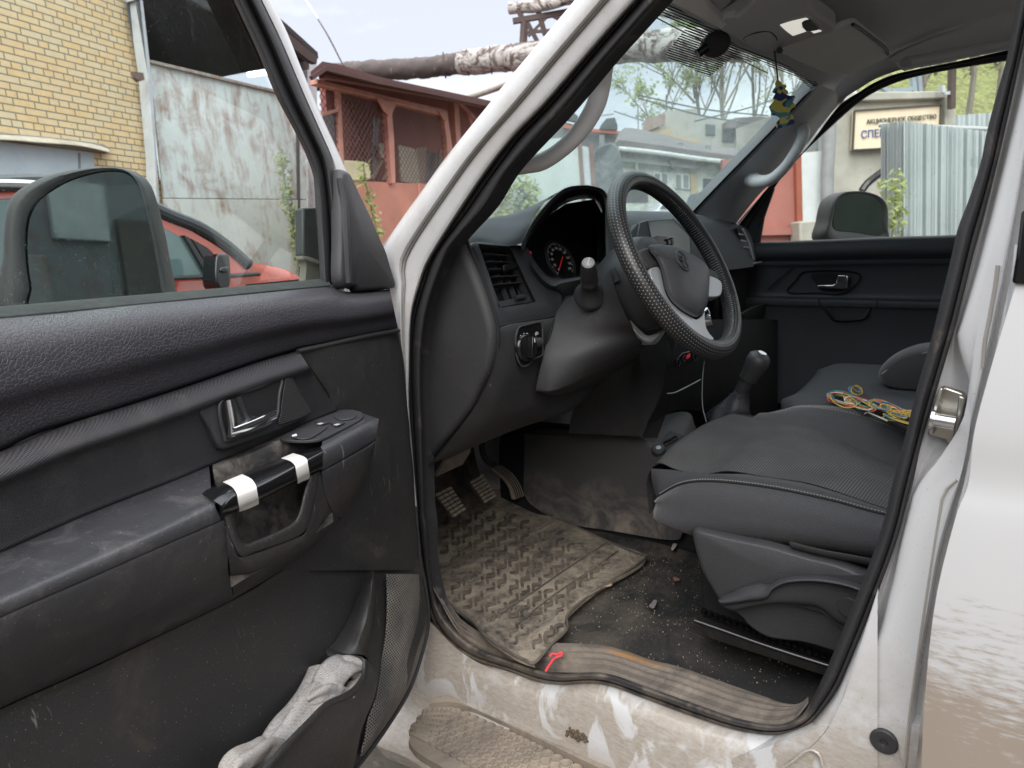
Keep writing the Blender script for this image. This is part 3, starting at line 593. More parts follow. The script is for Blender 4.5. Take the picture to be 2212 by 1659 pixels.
# recess behind the pull bar: the top stops short, the face below the bar is a dished cup
rc_rows = [full2[0], full2[1], [a.lerp(b, .30) for a, b in zip(full2[1], full2[2])], [a.lerp(b, .34) + Vector((0, 0, -.05)) for a, b in zip(full2[1], full2[2])], [a.lerp(b, .50) + Vector((0, 0, -.115)) for a, b in zip(full2[1], full2[2])], [a.lerp(b, .95) + Vector((0, 0, -.125)) for a, b in zip(full2[1], full2[2])]]
obj('pull_cup', g_surf(rc_rows, 40, 4), plain('dusty_cup', (.034, .032, .032), .5, dust=(.55, 24, (.26, .225, .19, 1))), door)
obj('recess_back', g_prism(L(DR, [(430, 1015), (553, 950), (705, 900), (715, 1120), (640, 1215), (505, 1285), (470, 1290)], .044), dn(-.01)), M['door_low'], door)
UC = [(484, 1118), (492, 1150), (507, 1183), (522, 1202), (553, 1192), (600, 1176), (640, 1160), (664, 1138), (680, 1085), (690, 1018)]
UD = [(505, 1106), (512, 1140), (520, 1164), (533, 1173), (556, 1166), (600, 1147), (630, 1130), (645, 1108), (657, 1060), (668, 1030)]
rows = prof_rows([(UC, .118), (UC, .139), (blend(UC, UD, .4), .143), (blend(UC, UD, .85), .142), (UD, .134), (UD, .10)])
obj('grip_surround', g_surf(rows, 60, 3), M['door_low'], door)
low = [(483, 1122), (507, 1186), (522, 1204), (600, 1178), (640, 1162), (664, 1140), (690, 1018)]
abx = [(505, 1290), (540, 1271), (570, 1254), (600, 1234), (640, 1208), (680, 1180), (733, 1122)]
rows = prof_rows([(low, .128), (low, .138), (blend(low, abx, .35), .130), (blend(low, abx, .65), .108), (blend(low, abx, .85), .08), (abx, .052), (shift(abx, 6), .02)])
obj('armrest_belly', g_surf(rows, 50, 4), dustyarm, door)
# pull bar
bar = [(470, 1070), (553, 1032), (640, 990), (694, 966)]
bt = [(432, 1064), (459, 1050), (553, 1012), (640, 976), (692, 962)]; bf = [(478, 1092), (500, 1070), (560, 1046), (640, 1004), (697, 974)]; bb = [(482, 1110), (507, 1104), (560, 1080), (640, 1040), (697, 1012)]
rows = prof_rows([(shift(bt, 3), .085), (bt, .096), (blend(bt, bf, .5), .130), (bf, .146), (blend(bf, bb, .3), .150), (blend(bf, bb, .8), .149), (bb, .143), (shift(bb, 2), .12)])
obj('pull_bar', g_surf(rows, 50, 4), M['gloss'], door)
def band(us, w, nm):
    cols = []
    for du in (-w / 2, w / 2):
        cols.append(du)
    f = lambda c, u: _at(c, u)
    seq = [(bt, .099), (blend(bt, bf, .5), .1325), (bf, .1485), (blend(bf, bb, .3), .1525), (blend(bf, bb, .8), .1515), (bb, .1455)]
    rows = []
    for i, (c, o) in enumerate(seq):
        off = (i - 2) * 0.0
        uu = us + [-26, -6, 4, 6, 9, 10][i]
        rows.append([DR(*_at(c, uu - w / 2), o), DR(*_at(c, uu), o), DR(*_at(c, uu + w / 2), o)])
    t = DR(*_at(bb, us + 10), .146); rows.append([DR(_at(bb, us + 10 + d)[0], _at(bb, us + 10 + d)[1] + 7 + random.uniform(-1, 2), .140) for d in (-w / 2, 0, w / 2)])
    obj('tape_strip', g_surf(rows, 9, 3), M['tape'], door, label=nm)
def _at(c, u):
    for (a, b), (p, q) in zip(c, c[1:]):
        if a <= u <= p: return (u, b + (q - b) * (u - a) / (p - a))
    return (u, c[0][1]) if u < c[0][0] else (u, c[-1][1])
band(528, 42, 'wide wrinkled white tape at the rear end of the pull bar'); band(646, 26, 'narrow white tape at the front end of the pull bar')
# inner wall of the recess behind the bar
# switch pod
po = [(606, 950), (660, 921), (720, 898), (753, 891), (776, 893), (785, 900), (778, 912), (740, 932), (700, 951), (675, 957), (625, 957)]
pz0 = DR(690, 925, .1)
def POD(u, v, h=0.0):   # plane of the armrest top
    a, b, c = full[1][NS - 22], full[2][NS - 22], full[1][NS - 45]
    n = (b - a).cross(c - a).normalized()
    if n.z < 0: n = -n
    return PN(u, v, a + n * h, n)
obj('switch_pod', [g_prism(cr(L(POD, po, .001), 40, True), (0, 0, .004)), g_prism(cr(L(POD, [(632, 944), (668, 926), (706, 922), (700, 930), (672, 947), (650, 950)], .006), 20, True), (0, 0, .0015))], M['plastic'], door, bevel=.0012)
def key(pts): return g_prism(L(POD, pts, .005), (0, 0, .003))
for pts in ([(680, 914), (700, 908), (712, 915), (690, 922)], [(712, 916), (724, 910), (746, 916), (728, 924)]):
    obj('window_switch', key(pts), M['plastic'], door, bevel=.0012)
obj('mirror_knob', [g_prism(cr(L(POD, [(724, 900), (745, 893), (766, 896), (768, 904), (748, 909), (728, 907)], .005), 24, True), (0, 0, .0025))], M['plastic'], door, bevel=.001)
for (u, v) in ((692, 915), (728, 917)):
    c = POD(u, v, .0085); q = .0032
    ax = DS * q; ay = DN * q
    obj('window_symbol', [g_box(c + ax * s, ax * .22, ay, (0, 0, .0003)) for s in (-1, 1)] + [g_box(c + ay * s, ay * .22, ax, (0, 0, .0003)) for s in (-1, 0, 1)] + [g_box(c, ax * .22, ay * 1.2, (0, 0, .0003))], M['white_text'], door)
obj('lock_light', g_prism(L(POD, [(630, 941), (640, 937), (642, 941), (632, 944)], .0080), (0, 0, .0005)), M['white_text'], door)
# inner handle
bz = [(430, 878), (470, 856), (553, 829), (616, 801), (630, 806), (652, 848), (674, 886), (670, 898), (620, 923), (553, 950), (490, 971), (476, 966), (455, 925)]
bzi = [(442, 880), (475, 862), (553, 836), (608, 815), (606, 850), (598, 905), (553, 932), (492, 955), (484, 952), (464, 922)]
bo = cr(L(DR, bz, .066), 60, True); 
frp = g_prism(bo, dn(-.02)); 
obj('handle_bezel', [frp], M['plastic'], door, bevel=.0035)
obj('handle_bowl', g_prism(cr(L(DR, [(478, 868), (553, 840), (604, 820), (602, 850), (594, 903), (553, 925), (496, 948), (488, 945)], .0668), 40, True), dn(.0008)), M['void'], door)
obj('bowl_rim', g_tube(L(DR, [(478, 866), (553, 838), (606, 817), (603, 852), (595, 904), (553, 929), (494, 951), (486, 946)], .068), .0028, 8, 60, True), M['plastic'], door)
hrows = prof_rows([([(483, 867), (489, 908), (490, 944)], .070), ([(487, 866), (494, 908), (497, 946)], .086), ([(503, 862), (512, 905), (512, 940)], .090), ([(520, 856), (530, 885), (545, 925)], .084), ([(521, 858), (536, 892), (556, 900)], .072)])
hrows2 = prof_rows([([(492, 944), (545, 930), (596, 908)], .072), ([(497, 947), (548, 928), (598, 903)], .088), ([(505, 926), (550, 908), (598, 886)], .092), ([(508, 918), (550, 902), (596, 884)], .080)])
obj('door_handle', [g_surf(hrows, 16, 4), g_surf(hrows2, 16, 4)], M['chrome'], door, angle=60)
def dotmesh(name, S, base, hole, dusty=None, bumpv=-.6):
    s = N(name); U = s.math('MULTIPLY', s.dot(DS), S); V = s.math('MULTIPLY', s.dot((0, 0, 1)), S * 1.15); U2 = s.math('ADD', U, s.math('MULTIPLY', s.math('FLOOR', V), .5))
    du, dv = s.math('SUBTRACT', s.math('FRACT', U2), .5), s.math('SUBTRACT', s.math('FRACT', V), .5); d = s.ramp(s.math('ADD', s.math('MULTIPLY', du, du), s.math('MULTIPLY', dv, dv)), .15, .09)
    b = base
    if dusty: b = s.mix(s.ramp(s.noise(8, 7, .7), .40, .68), base, dusty)
    s.set('Base Color', s.mix(d, b, hole)); s.set('Roughness', .5); s.bump(d, bumpv, .002); return s.m
M['mesh_small'] = dotmesh('raised_mesh_plastic', 300, (.008, .008, .008, 1), (.06, .06, .06, 1), None, .5)
obj('handle_grille', g_prism(cr(L(DR, [(617, 809), (624, 814), (650, 856), (670, 889), (664, 895), (602, 918), (604, 895), (609, 855)], .0668), 30, True), dn(.0022)), M['mesh_small'], door, bevel=.001)
# lower card
LT = [(-330, 1698), (-120, 1598), (0, 1532), (200, 1442), (333, 1378), (450, 1322), (553, 1268), (613, 1230), (690, 1212), (786, 1206), (850, 1206), (907, 1206)]
LB = [(-330, 1900), (-120, 1850), (0, 1820), (200, 1800), (333, 1780), (450, 1760), (553, 1740), (613, 1720), (690, 1690), (760, 1660), (800, 1610), (880, 1480)]
LMm = [(-330, 1800), (-120, 1730), (0, 1690), (200, 1630), (333, 1590), (450, 1545), (553, 1500), (613, 1460), (690, 1410), (786, 1370), (850, 1350), (922, 1330)]
rows = prof_rows([(LT, .02), (LT, .045), (blend(LT, LMm, .12), .044), (blend(LT, LMm, .5), .050), (LMm, .056), (blend(LMm, LB, .5), .060), (LB, .050)])
obj('lower_panel', g_surf(rows, 80, 5), M['door_low'], door)
# speaker grille
M['mesh'] = dotmesh('speaker_mesh', 190, (.10, .10, .10, 1), (.004, .004, .004, 1), (.30, .27, .235, 1))
sgL = [(834, 1240), (835, 1306), (833, 1360), (826, 1406), (820, 1455), (813, 1499), (803, 1530), (793, 1556), (784, 1600), (776, 1634)]
sgR = [(910, 1240), (918, 1290), (923, 1330), (921, 1365), (913, 1396), (900, 1440), (884, 1483), (860, 1526), (834, 1566), (786, 1632)]
rows = [L(DR, sgL, .055), L(DR, blend(sgL, sgR, .05), .062), L(DR, blend(sgL, sgR, .5), .064), L(DR, blend(sgL, sgR, .9), .050), L(DR, sgR, .030)]
obj('speaker_grille', g_surf(rows, 50, 4), M['mesh'], door)
obj('card_edge', g_tube(L(DR, [(896, 1095), (906, 1206), (919, 1273), (925, 1335), (917, 1389), (887, 1483), (838, 1566), (784, 1640), (740, 1690)], .026), .0045, 8), M['plastic'], door)
# fin above the pocket and pocket wall
fin = [L(DR, [(802, 1226), (783, 1263), (753, 1336), (726, 1383), (710, 1400)], .058), L(DR, [(804, 1228), (792, 1270), (775, 1340), (757, 1392), (745, 1412)], .088), L(DR, [(806, 1232), (805, 1280), (799, 1340), (782, 1389), (787, 1416)], .100), L(DR, [(809, 1236), (812, 1290), (806, 1345), (795, 1400), (800, 1440)], .058)]
obj('pocket_fin', g_surf(fin, 30, 5), M['door_low'], door)
prm = [(710, 1401), (745, 1411), (782, 1419), (791, 1432), (786, 1469), (760, 1500), (710, 1524), (674, 1560), (620, 1616), (583, 1659), (500, 1745)]
pin = [(704, 1408), (742, 1418), (776, 1426), (783, 1436), (778, 1464), (752, 1494), (704, 1517), (666, 1553), (612, 1608), (574, 1652), (492, 1738)]
off = [.062, .085, .105, .112, .118, .128, .140, .150, .158, .162, .165]
def Lo(c, d): return [DR(u, v, o + d) for (u, v), o in zip(c, off)]
bot = [DR(u, v, o) for (u, v), o in zip([(800, 1440), (803, 1444), (806, 1450), (808, 1460), (800, 1520), (780, 1580), (770, 1630), (760, 1670), (740, 1730), (720, 1760), (660, 1850)], [.05, .06, .075, .085, .09, .09, .09, .09, .09, .09, .09])]
rim_o = Lo(prm, 0); rim_i = Lo(pin, -.004)
rows = [[p + Vector((0, 0, -.12)) - DN * .03 for p in rim_i], [p + Vector((0, 0, -.02)) for p in rim_i], rim_i, [a.lerp(b, .5) + Vector((0, 0, .003)) for a, b in zip(rim_i, rim_o)], rim_o, [a.lerp(b, .10) for a, b in zip(rim_o, bot)], [a.lerp(b, .5) + DN * .015 for a, b in zip(rim_o, bot)], bot]
obj('door_pocket', g_surf(rows, 60, 4), M['door_low'], door)
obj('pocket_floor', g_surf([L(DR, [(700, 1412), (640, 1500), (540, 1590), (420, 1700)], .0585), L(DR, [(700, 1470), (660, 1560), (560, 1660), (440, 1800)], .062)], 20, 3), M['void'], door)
# mirror cover triangle
tc0 = [(716, 420), (718, 375), (724, 366), (736, 370), (746, 390), (765, 430), (786, 473), (806, 520), (818, 545), (830, 585), (840, 618), (838, 624), (762, 632), (752, 622), (718, 617), (716, 520)]
obj('mirror_cover', g_pillow(L(DR, tc0, .012), dn(.020), 60, 4, .10), M['plastic'], door, angle=60)
obj('cover_flute', g_tube([DR(732, 385, .028), DR(742, 440, .03), DR(746, 520, .03), DR(750, 612, .028)], [.004, .008, .009, .009], 10), M['plastic'], door)
# door mirror
mn = Vector((-.62, -.78, .05)).normalized(); mp0 = PD(190, 510, 1.08)
def MR(u, v, o=0.0): return PN(u, v, mp0 + mn * o, mn)
mh = TT(0, 0, [(10, 1620), (14, 1480), (35, 1340), (100, 1240), (250, 1155), (420, 1105), (620, 1084), (760, 1088), (860, 1115), (925, 1170), (965, 1260), (1000, 1400), (1030, 1520), (1055, 1659), (1100, 1900), (1100, 2050), (40, 2080)])
mg = TT(0, 0, [(165, 1640), (170, 1470), (205, 1350), (290, 1258), (440, 1170), (620, 1115), (760, 1105), (840, 1128), (890, 1190), (925, 1290), (960, 1420), (990, 1540), (1010, 1640), (1050, 1900), (1050, 2020), (250, 2040), (190, 1850)])
mhp = cr(L(MR, mh, .0), 80, True); mgp = cr(L(MR, mg, .0), 80, True); cc = sum(mgp, Vector()) / 80
back = -mn
rows = [mgp, [p + back * -.004 for p in mgp], [a.lerp(b, .35) + mn * .012 for a, b in zip(mgp, mhp)], [a.lerp(b, .75) + mn * .008 for a, b in zip(mgp, mhp)], [b + mn * -.004 for b in mhp], [b + back * .03 + (b - cc) * .02 for b in mhp], [cc + (b - cc) * .86 + back * .08 for b in mhp], [cc + (b - cc) * .4 + back * .115 for b in mhp], [cc + (b - cc) * .02 + back * .12 for b in mhp]]
rows = [[p.copy() for p in r] for r in rows]
M['mirror_shell'] = plain('mirror_shell', (.035, .036, .036), .5, bump=('noise', 300, .3), dust=(.12, 8, DUST))
mir = obj('door_mirror', g_surf(rows, 80, 2, closed=True), M['mirror_shell'], door, angle=60)
s = N('mirror_glass'); f = s.ramp(s.noise(8, 7, .7), .5, .85); s.set('Base Color', (.34, .39, .39, 1)); s.set('Metallic', 1.0); s.set('Roughness', s.math('ADD', .02, s.math('MULTIPLY', f, .10))); M['mirror'] = s.m
WORLD[mir.name] = WORLD[mir.name]
obj('mirror_glass', g_prism([cc + (p - cc) * .985 - mn * .004 for p in mgp], mn * .002), M['mirror'], door)
mb = [DR(652, 450, -.10), DR(692, 448, -.10), DR(694, 600, -.10), DR(650, 555, -.10)]
obj('mirror_bracket', [g_prism(L(DR, [(655, 449), (694, 447), (706, 540), (708, 620), (690, 600), (655, 552)], -.05), dn(-.02)), g_prism(L(DR, [(684, 340), (692, 330), (706, 500), (708, 622), (702, 622)], -.03), dn(-.012))], M['mirror_shell'], door, bevel=.006)
obj('bracket_foot', g_surf([L(DR, [(653, 552), (672, 556), (696, 566)], -.045), L(DR, [(656, 560), (675, 566), (698, 574)], -.042), L(DR, [(662, 572), (680, 580), (700, 585)], -.046), L(DR, [(658, 622), (680, 626), (702, 628)], -.046)], 12, 4, back=dn(-.015)), plain('faded_bracket', (.13, .115, .095), .8, dust=(.5, 20, DUST)), door)
# towel in the pocket
def fold_strip(path, wid, th, ph, n=60, K=28):
    """a thick folded strip of cloth: flattened section with long lengthwise folds"""
    P = cr([DR(*p) for p in path], n); V = []; Fc = []
    for i, p in enumerate(P):
        t = (P[min(i + 1, n - 1)] - P[max(i - 1, 0)]).normalized(); a = (DN - t * t.dot(DN)).normalized(); b = t.cross(a); w = _lerp(wid, i / (n - 1)); x = i / (n - 1)
        for k in range(K):
            an = 2 * math.pi * k / K
            f = 1 + .20 * math.sin(3 * an + ph + x * 2.2) + .10 * math.sin(5 * an - ph * 2 + x * 3.7) + .05 * math.sin(x * 17 + ph + 2 * an)
            V.append(p + a * math.cos(an) * th * f + b * math.sin(an) * w * f)
    for i in range(n - 1):
        for k in range(K): Fc.append((i * K + k, i * K + (k + 1) % K, (i + 1) * K + (k + 1) % K, (i + 1) * K + k))
    Fc += [tuple(range(K)), tuple(range((n - 1) * K, n * K))]
    return V, Fc
strips = [
 fold_strip([(690, 1440, .072), (684, 1462, .078), (668, 1500, .082), (640, 1545, .086), (608, 1590, .09), (575, 1640, .095), (530, 1690, .10)], [.006, .013, .019, .022, .024, .026, .03], .016, 0.3),
 fold_strip([(752, 1440, .085), (738, 1442, .092), (715, 1465, .095), (700, 1500, .098), (672, 1540, .105), (640, 1585, .11), (600, 1640, .115), (560, 1690, .12)], [.008, .017, .024, .026, .028, .028, .03, .034], .020, 1.4),
 fold_strip([(722, 1436, .078), (745, 1430, .085), (770, 1440, .092), (782, 1462, .095), (768, 1490, .10), (740, 1515, .105)], [.010, .014, .018, .018, .020, .014], .014, 2.6),
 fold_strip([(655, 1512, .10), (690, 1502, .108), (722, 1508, .11), (748, 1500, .108)], [.006, .016, .018, .008], .014, 4.0),
 fold_strip([(600, 1615, .115), (560, 1628, .125), (520, 1645, .13), (500, 1662, .13), (505, 1700, .12)], [.010, .020, .018, .016, .02], .014, 5.2)]
s = N('terry_cloth'); h = s.vor(420, 'F1', rnd=.4); s.set('Base Color', s.mix(s.ramp(h, .25, .75), s.mix(s.ramp(s.noise(14, 6), .4, .7), (.46, .45, .45, 1), (.36, .32, .28, 1)), (.26, .245, .23, 1))); s.set('Roughness', .95); s.bump(h, -.9, .003); s.bump(s.noise(22, 4), .6, .012)
obj('towel', strips, s.m, None, angle=80, label='crumpled pale grey terry cloth stuffed in the open door pocket', cat='cloth')
# =====================================================================  CABIN
def PR(rows):   # rows of (u, v, y)
    return [[PY(*p) for p in r] for r in rows]
def c2(p, q): return (1107 + p * .10986, 496.8 + q * .10986)
def c4(p, q): return (1323.1 + p * .17901, 486.0 + q * .17901)
# dark bulkhead behind and under the dash
blk = [g_box((.75, 1.66, .95), (.76, 0, 0), (0, .006, 0), (0, 0, .30)), g_box((.78, 1.22, 1.06), (.68, 0, 0), (0, .12, 0), (0, 0, .10))]
dash = obj('dashboard', blk, M['void'], car)
s = N('toe_board_dust'); k = s.mix(s.ramp(s.noise(7, 7, .7, dist=.7), .35, .7), (.03, .027, .025, 1), (.15, .12, .095, 1)); s.set('Base Color', k); s.set('Roughness', .95)
obj('toe_board', g_surf([[Vector((x, 1.50, .462)) for x in (.05, .3, .72)], [Vector((x, 1.62, .52)) for x in (.05, .3, .72)], [Vector((x, 1.655, .70)) for x in (.05, .3, .72)], [Vector((x, 1.655, 1.0)) for x in (.05, .3, .72)]], 10, 5), s.m, car)
# end cap facing the door
cap = [(1000, 508), (1009, 530), (1036, 590), (1063, 668), (1074, 726), (1065, 793), (1042, 845), (1020, 886), (970, 950), (926, 1001), (905, 1008), (893, 900), (885, 800), (900, 660), (950, 545), (975, 512)]
capw = cr(L(PX, cap, .05), 80, True)
obj('end_cap', g_pillow(capw, (-.016, 0, 0), 0, 5, .10), M['dash_low'], dash, angle=70)
obj('cap_groove', g_tube(L(PX, [(1004, 503), (1012, 530), (1039, 590), (1066, 666), (1077, 726), (1068, 794), (1045, 847), (1023, 888), (972, 954), (928, 1006)], .052), .0035, 8), M['void'], dash)
# top pad and front face
rows = PR([[(985, 530, 1.06), (1008, 527, 1.05), (1036, 524, 1.03), (1075, 530, 1.00), (1105, 531, .985), (1130, 524, .98)], [(985, 520, 1.065), (1005, 512, 1.065), (1035, 508, 1.04), (1078, 513, 1.01), (1110, 512, .99), (1136, 507, .985)],
          [(990, 505, 1.09), (1012, 490, 1.09), (1045, 480, 1.07), (1090, 480, 1.04), (1126, 478, 1.01), (1154, 468, .995)], [(1000, 492, 1.15), (1022, 480, 1.14), (1062, 470, 1.12), (1106, 462, 1.10), (1150, 444, 1.06), (1190, 424, 1.02)], [(1000, 492, 1.45), (1022, 483, 1.45), (1062, 474, 1.45), (1106, 466, 1.45), (1160, 446, 1.4), (1223, 408, 1.3)]])
obj('top_pad', g_surf(rows, 40, 4), M['dash'], dash)
# rest of the top pad across to the far side
rows = PR([[(1290, 560, 1.03), (1353, 570, 1.0), (1439, 585, .97), (1510, 585, .96), (1573, 583, .95), (1628, 576, .93)], [(1290, 500, 1.04), (1353, 500, 1.02), (1439, 502, 1.0), (1505, 505, .985), (1565, 505, .975), (1626, 545, .95)], [(1300, 470, 1.08), (1353, 463, 1.06), (1439, 466, 1.04), (1499, 470, 1.02), (1560, 482, 1.0), (1610, 500, .98)], [(1300, 460, 1.16), (1353, 456, 1.15), (1439, 458, 1.12), (1499, 462, 1.08), (1550, 473, 1.06), (1600, 482, 1.04)], [(1300, 458, 1.5), (1353, 455, 1.5), (1439, 457, 1.5), (1499, 461, 1.4), (1550, 472, 1.35), (1600, 481, 1.3)]])
obj('top_pad', g_surf(rows, 40, 4), M['dash'], dash)
# vent pod and fascia left of the cluster
DFp = PX(1032, 530, .13); DFn = Vector((0, -.95, .32)).normalized()
def DF(u, v, o=0.0): return PN(u, v, DFp + DFn * o, DFn)
pod = [(1018, 528), (1060, 527), (1112, 531), (1137, 537), (1150, 562), (1175, 593), (1195, 604), (1213, 603), (1209, 662), (1196, 682), (1150, 690), (1106, 697), (1076, 706), (1066, 690), (1050, 625), (1030, 570)]
hole = [(1030, 529), (1100, 537), (1155, 653), (1078, 666)]
def ring_strip(outer, inner, n=60):
    return cr(outer, n, True), cr(inner, n, True)
def prism_ring(o, i, fn, oo, oi, m, name, par, n=80):
    a = cr([fn(u, v, oo) for u, v in o], n, True); b = lin([fn(u, v, oi) for u, v in i + [i[0]]], n + 1)[:-1]
    # pair each outer point with the nearest inner phase
    ca = sum(a, Vector()) / n; k0 = min(range(n), key=lambda k: (b[k] - a[0]).length); b = b[k0:] + b[:k0]
    return obj(name, g_surf([[p - DFn * .03 for p in a], a, [x.lerp(y, .15) + DFn * .006 for x, y in zip(a, b)], [x.lerp(y, .9) + DFn * .006 for x, y in zip(a, b)], b, [p - DFn * .02 for p in b]], n, 2, closed=True, straight=False), m, par, angle=50)
prism_ring(pod, hole, DF, -.002, .004, M['dash'], 'vent_pod', dash)
vent = obj('air_vent', g_prism(L(DF, hole, -.035), -DFn * .004), M['void'], dash)
obj('vent_frame', [g_tube(lin([DF(*p, .006) for p in hole + [hole[0]]], 33)[:-1], .0030, 6, 64, True)], M['gloss'], vent)
sl_ = []
def lerp2(a, b, t): return (a[0] + (b[0] - a[0]) * t, a[1] + (b[1] - a[1]) * t)
for t in (.17, .31, .45, .59, .73):
    a = lerp2((1038, 532), (1082, 650), t); b = lerp2((1098, 540), (1148, 640), t); A, B = DF(*a, -.004), DF(*b, -.004)
    sl_.append(g_box((A + B) / 2 - DFn * .012 + Vector((0, 0, .004)), (B - A) / 2, Vector((0, .012, -.004)), Vector((0, 0, .0010))))
sl_ += [g_prism([DF(1078, 651, -.001), DF(1146, 638, -.001), DF(1153, 652, -.001), DF(1080, 664, -.001)], -DFn * .02)]
for t in (.25, .5, .75): sl_.append(g_bar(DF(*lerp2((1034, 531), (1098, 539), t), -.025), DF(*lerp2((1080, 655), (1150, 645), t), -.025), .0015, .012))
obj('louvre', sl_, M['dash'], vent)
obj('vent_tab', g_prism(cr(L(DF, [(1082, 578), (1098, 570), (1112, 574), (1108, 582), (1094, 586), (1086, 590)], .0), 20, True), DFn * .008), M['gloss'], vent, bevel=.001)
obj('thumbwheel', g_tube([DF(1112, 645, .002), DF(1132, 641, .002)], .006, 20), M['rubber'], vent)
# instrument hood and binnacle
HO = [(1127, 540, .965), (1128, 523, .96), (1149, 480, .955), (1183, 437, .94), (1219, 407, .925), (1256, 400, .915), (1286, 403, .905), (1306, 413, .90), (1314, 440, .895), (1316, 500, .885), (1318, 578, .86)]
HI = [(1134, 540, .975), (1136, 524, .97), (1156, 484, .965), (1188, 443, .95), (1221, 414, .935), (1256, 408, .925), (1284, 411, .915), (1300, 420, .91), (1307, 445, .905), (1308, 500, .895), (1310, 576, .87)]
ho, hi = [PY(*p) for p in HO], [PY(*p) for p in HI]
top_b = [PY(u + (6 if i > 4 else 3), v + 2, 1.28) if 1 < i < 8 else PY(u, v, y + .12) for i, (u, v, y) in enumerate(HO)]
deep = [(1137, 537, 1.08), (1140, 530, 1.09), (1165, 495, 1.12), (1195, 460, 1.13), (1222, 440, 1.14), (1256, 430, 1.14), (1284, 432, 1.13), (1296, 445, 1.12), (1302, 470, 1.10), (1304, 520, 1.06), (1306, 580, 1.0)]
dp = [PY(*p) for p in deep]
obj('instrument_hood', g_surf([top_b, [a.lerp(b, .12) for a, b in zip(ho, top_b)], ho, [a.lerp(b, .5) + Vector((0, -.003, .001)) for a, b in zip(ho, hi)], hi], 70, 3), M['dash'], dash, angle=50)
obj('binnacle', g_surf([hi, [a.lerp(b, .5) for a, b in zip(hi, dp)], dp], 60, 4), plain('binnacle_black', (.008, .008, .010), .85), dash)
GP = PY(1209, 568, 1.03); GN = Vector((0.0, -.93, .36)).normalized()
def GF(u, v, o=0.0): return PN(u, v, GP + GN * o, GN)
clf = [(1137, 537), (1158, 574), (1175, 593), (1195, 603), (1213, 602), (1255, 596), (1292, 587), (1312, 578), (1306, 470), (1284, 430), (1222, 440), (1165, 480)]
clu = obj('instrument_cluster', g_prism(L(GF, clf, -.004), -GN * .01), plain('cluster_face', (.010, .010, .012), .35), dash)
G0 = GF(1211, 563); gx = Vector((1, 0, 0)); gy = GN.cross(gx).normalized() * -1
if gy.z < 0: gy = -gy
tk = []; RG = .046
for i in range(41):
    an = math.radians(225 - 270 * i / 40); d = gx * math.cos(an) + gy * math.sin(an); big = i % 4 == 0
    tk.append(g_bar(G0 + d * RG, G0 + d * (RG - (.007 if big else .004)), .0012 if big else .0007, .0006, up=GN))
obj('dial_ticks', tk, M['white_text'], dash)
obj('dial_ring', g_tube([G0 + (gx * math.cos(a) + gy * math.sin(a)) * (RG + .006) for a in [2 * math.pi * i / 24 for i in range(24)]], .0018, 6, 72, True), M['plastic'], dash)
for i in range(11):
    an = math.radians(225 - 270 * i / 10); d = gx * math.cos(an) + gy * math.sin(an)
    text(str(i * 20), G0 + d * (RG - .0145), gx, gy, .0085, M['white_text'], 'dial_number', dash)
an = math.radians(222); d = gx * math.cos(an) + gy * math.sin(an)
obj('needle', [g_bar(G0 - d * .012 + GN * .004, G0 + d * .035 + GN * .004, .0018, .001, up=GN)], emit('needle_red', (.6, .03, .02, 1), .12), dash)
obj('warning_light', g_disc(GF(1145, 546), GN, .0028, .001, 10), emit('warning_red', (.7, .02, .04, 1), .15), dash)
# fascia strip under the cluster
obj('cluster_surround', g_surf(PR([[(1146, 560, .985), (1170, 592, .975), (1192, 604, .965), (1213, 603, .955), (1255, 597, .93), (1292, 588, .90), (1318, 578, .87)], [(1150, 575, .97), (1172, 603, .96), (1195, 618, .95), (1212, 612, .94), (1255, 603, .915), (1292, 594, .89), (1318, 584, .86)], [(1160, 590, .975), (1178, 620, .97), (1207, 632, .965), (1215, 640, .96), (1250, 640, .95), (1290, 640, .94), (1318, 640, .93)]]), 30, 3), M['dash'], dash)
# lower panel with light switch
LPM = M['dash_low']
rows = PR([[(1070, 706, .925), (1106, 697, .93), (1150, 690, .935), (1196, 682, .935), (1209, 664, .94), (1222, 640, .95)], [(1074, 712, .918), (1108, 702, .92), (1150, 696, .925), (1198, 688, .925), (1212, 672, .93), (1240, 640, .94)],
          [(1075, 735, .915), (1110, 730, .915), (1150, 725, .915), (1190, 715, .92), (1230, 690, .925), (1270, 660, .93)], [(1068, 794, .925), (1100, 800, .92), (1140, 800, .925), (1180, 790, .93), (1240, 770, .93), (1300, 740, .93)],
          [(1045, 847, .955), (1080, 860, .945), (1125, 860, .945), (1180, 848, .945), (1250, 815, .945), (1320, 780, .945)], [(1020, 888, .995), (1060, 905, .98), (1110, 900, .97), (1173, 880, .965), (1240, 850, .965), (1320, 800, .965)],
          [(972, 954, 1.06), (1020, 955, 1.05), (1106, 926, 1.02), (1173, 903, .99), (1236, 880, .975), (1313, 806, .97)], [(926, 1003, 1.11), (1000, 975, 1.10), (1106, 931, 1.08), (1173, 908, 1.05), (1236, 885, 1.02), (1313, 812, 1.0)], [(930, 985, 1.22), (1010, 960, 1.2), (1106, 925, 1.2), (1173, 900, 1.16), (1236, 880, 1.12), (1313, 812, 1.1)]])
obj('knee_panel', g_surf(rows, 50, 4), LPM, dash)
obj('panel_gap', [g_tube([PY(*p) for p in [(1070, 707, .922), (1106, 698, .925), (1150, 691, .93), (1197, 682, .93), (1210, 664, .935)]], .0030, 6), g_tube([PY(*p) for p in [(1197, 688, .918), (1188, 720, .912), (1170, 780, .918), (1156, 836, .935)]], .0022, 6)], M['void'], dash)
LS = PY(1140, 740, .908); LN = Vector((-.12, -.98, .05)).normalized()
def LF(u, v, o=0.0): return PN(u, v, LS + LN * o, LN)
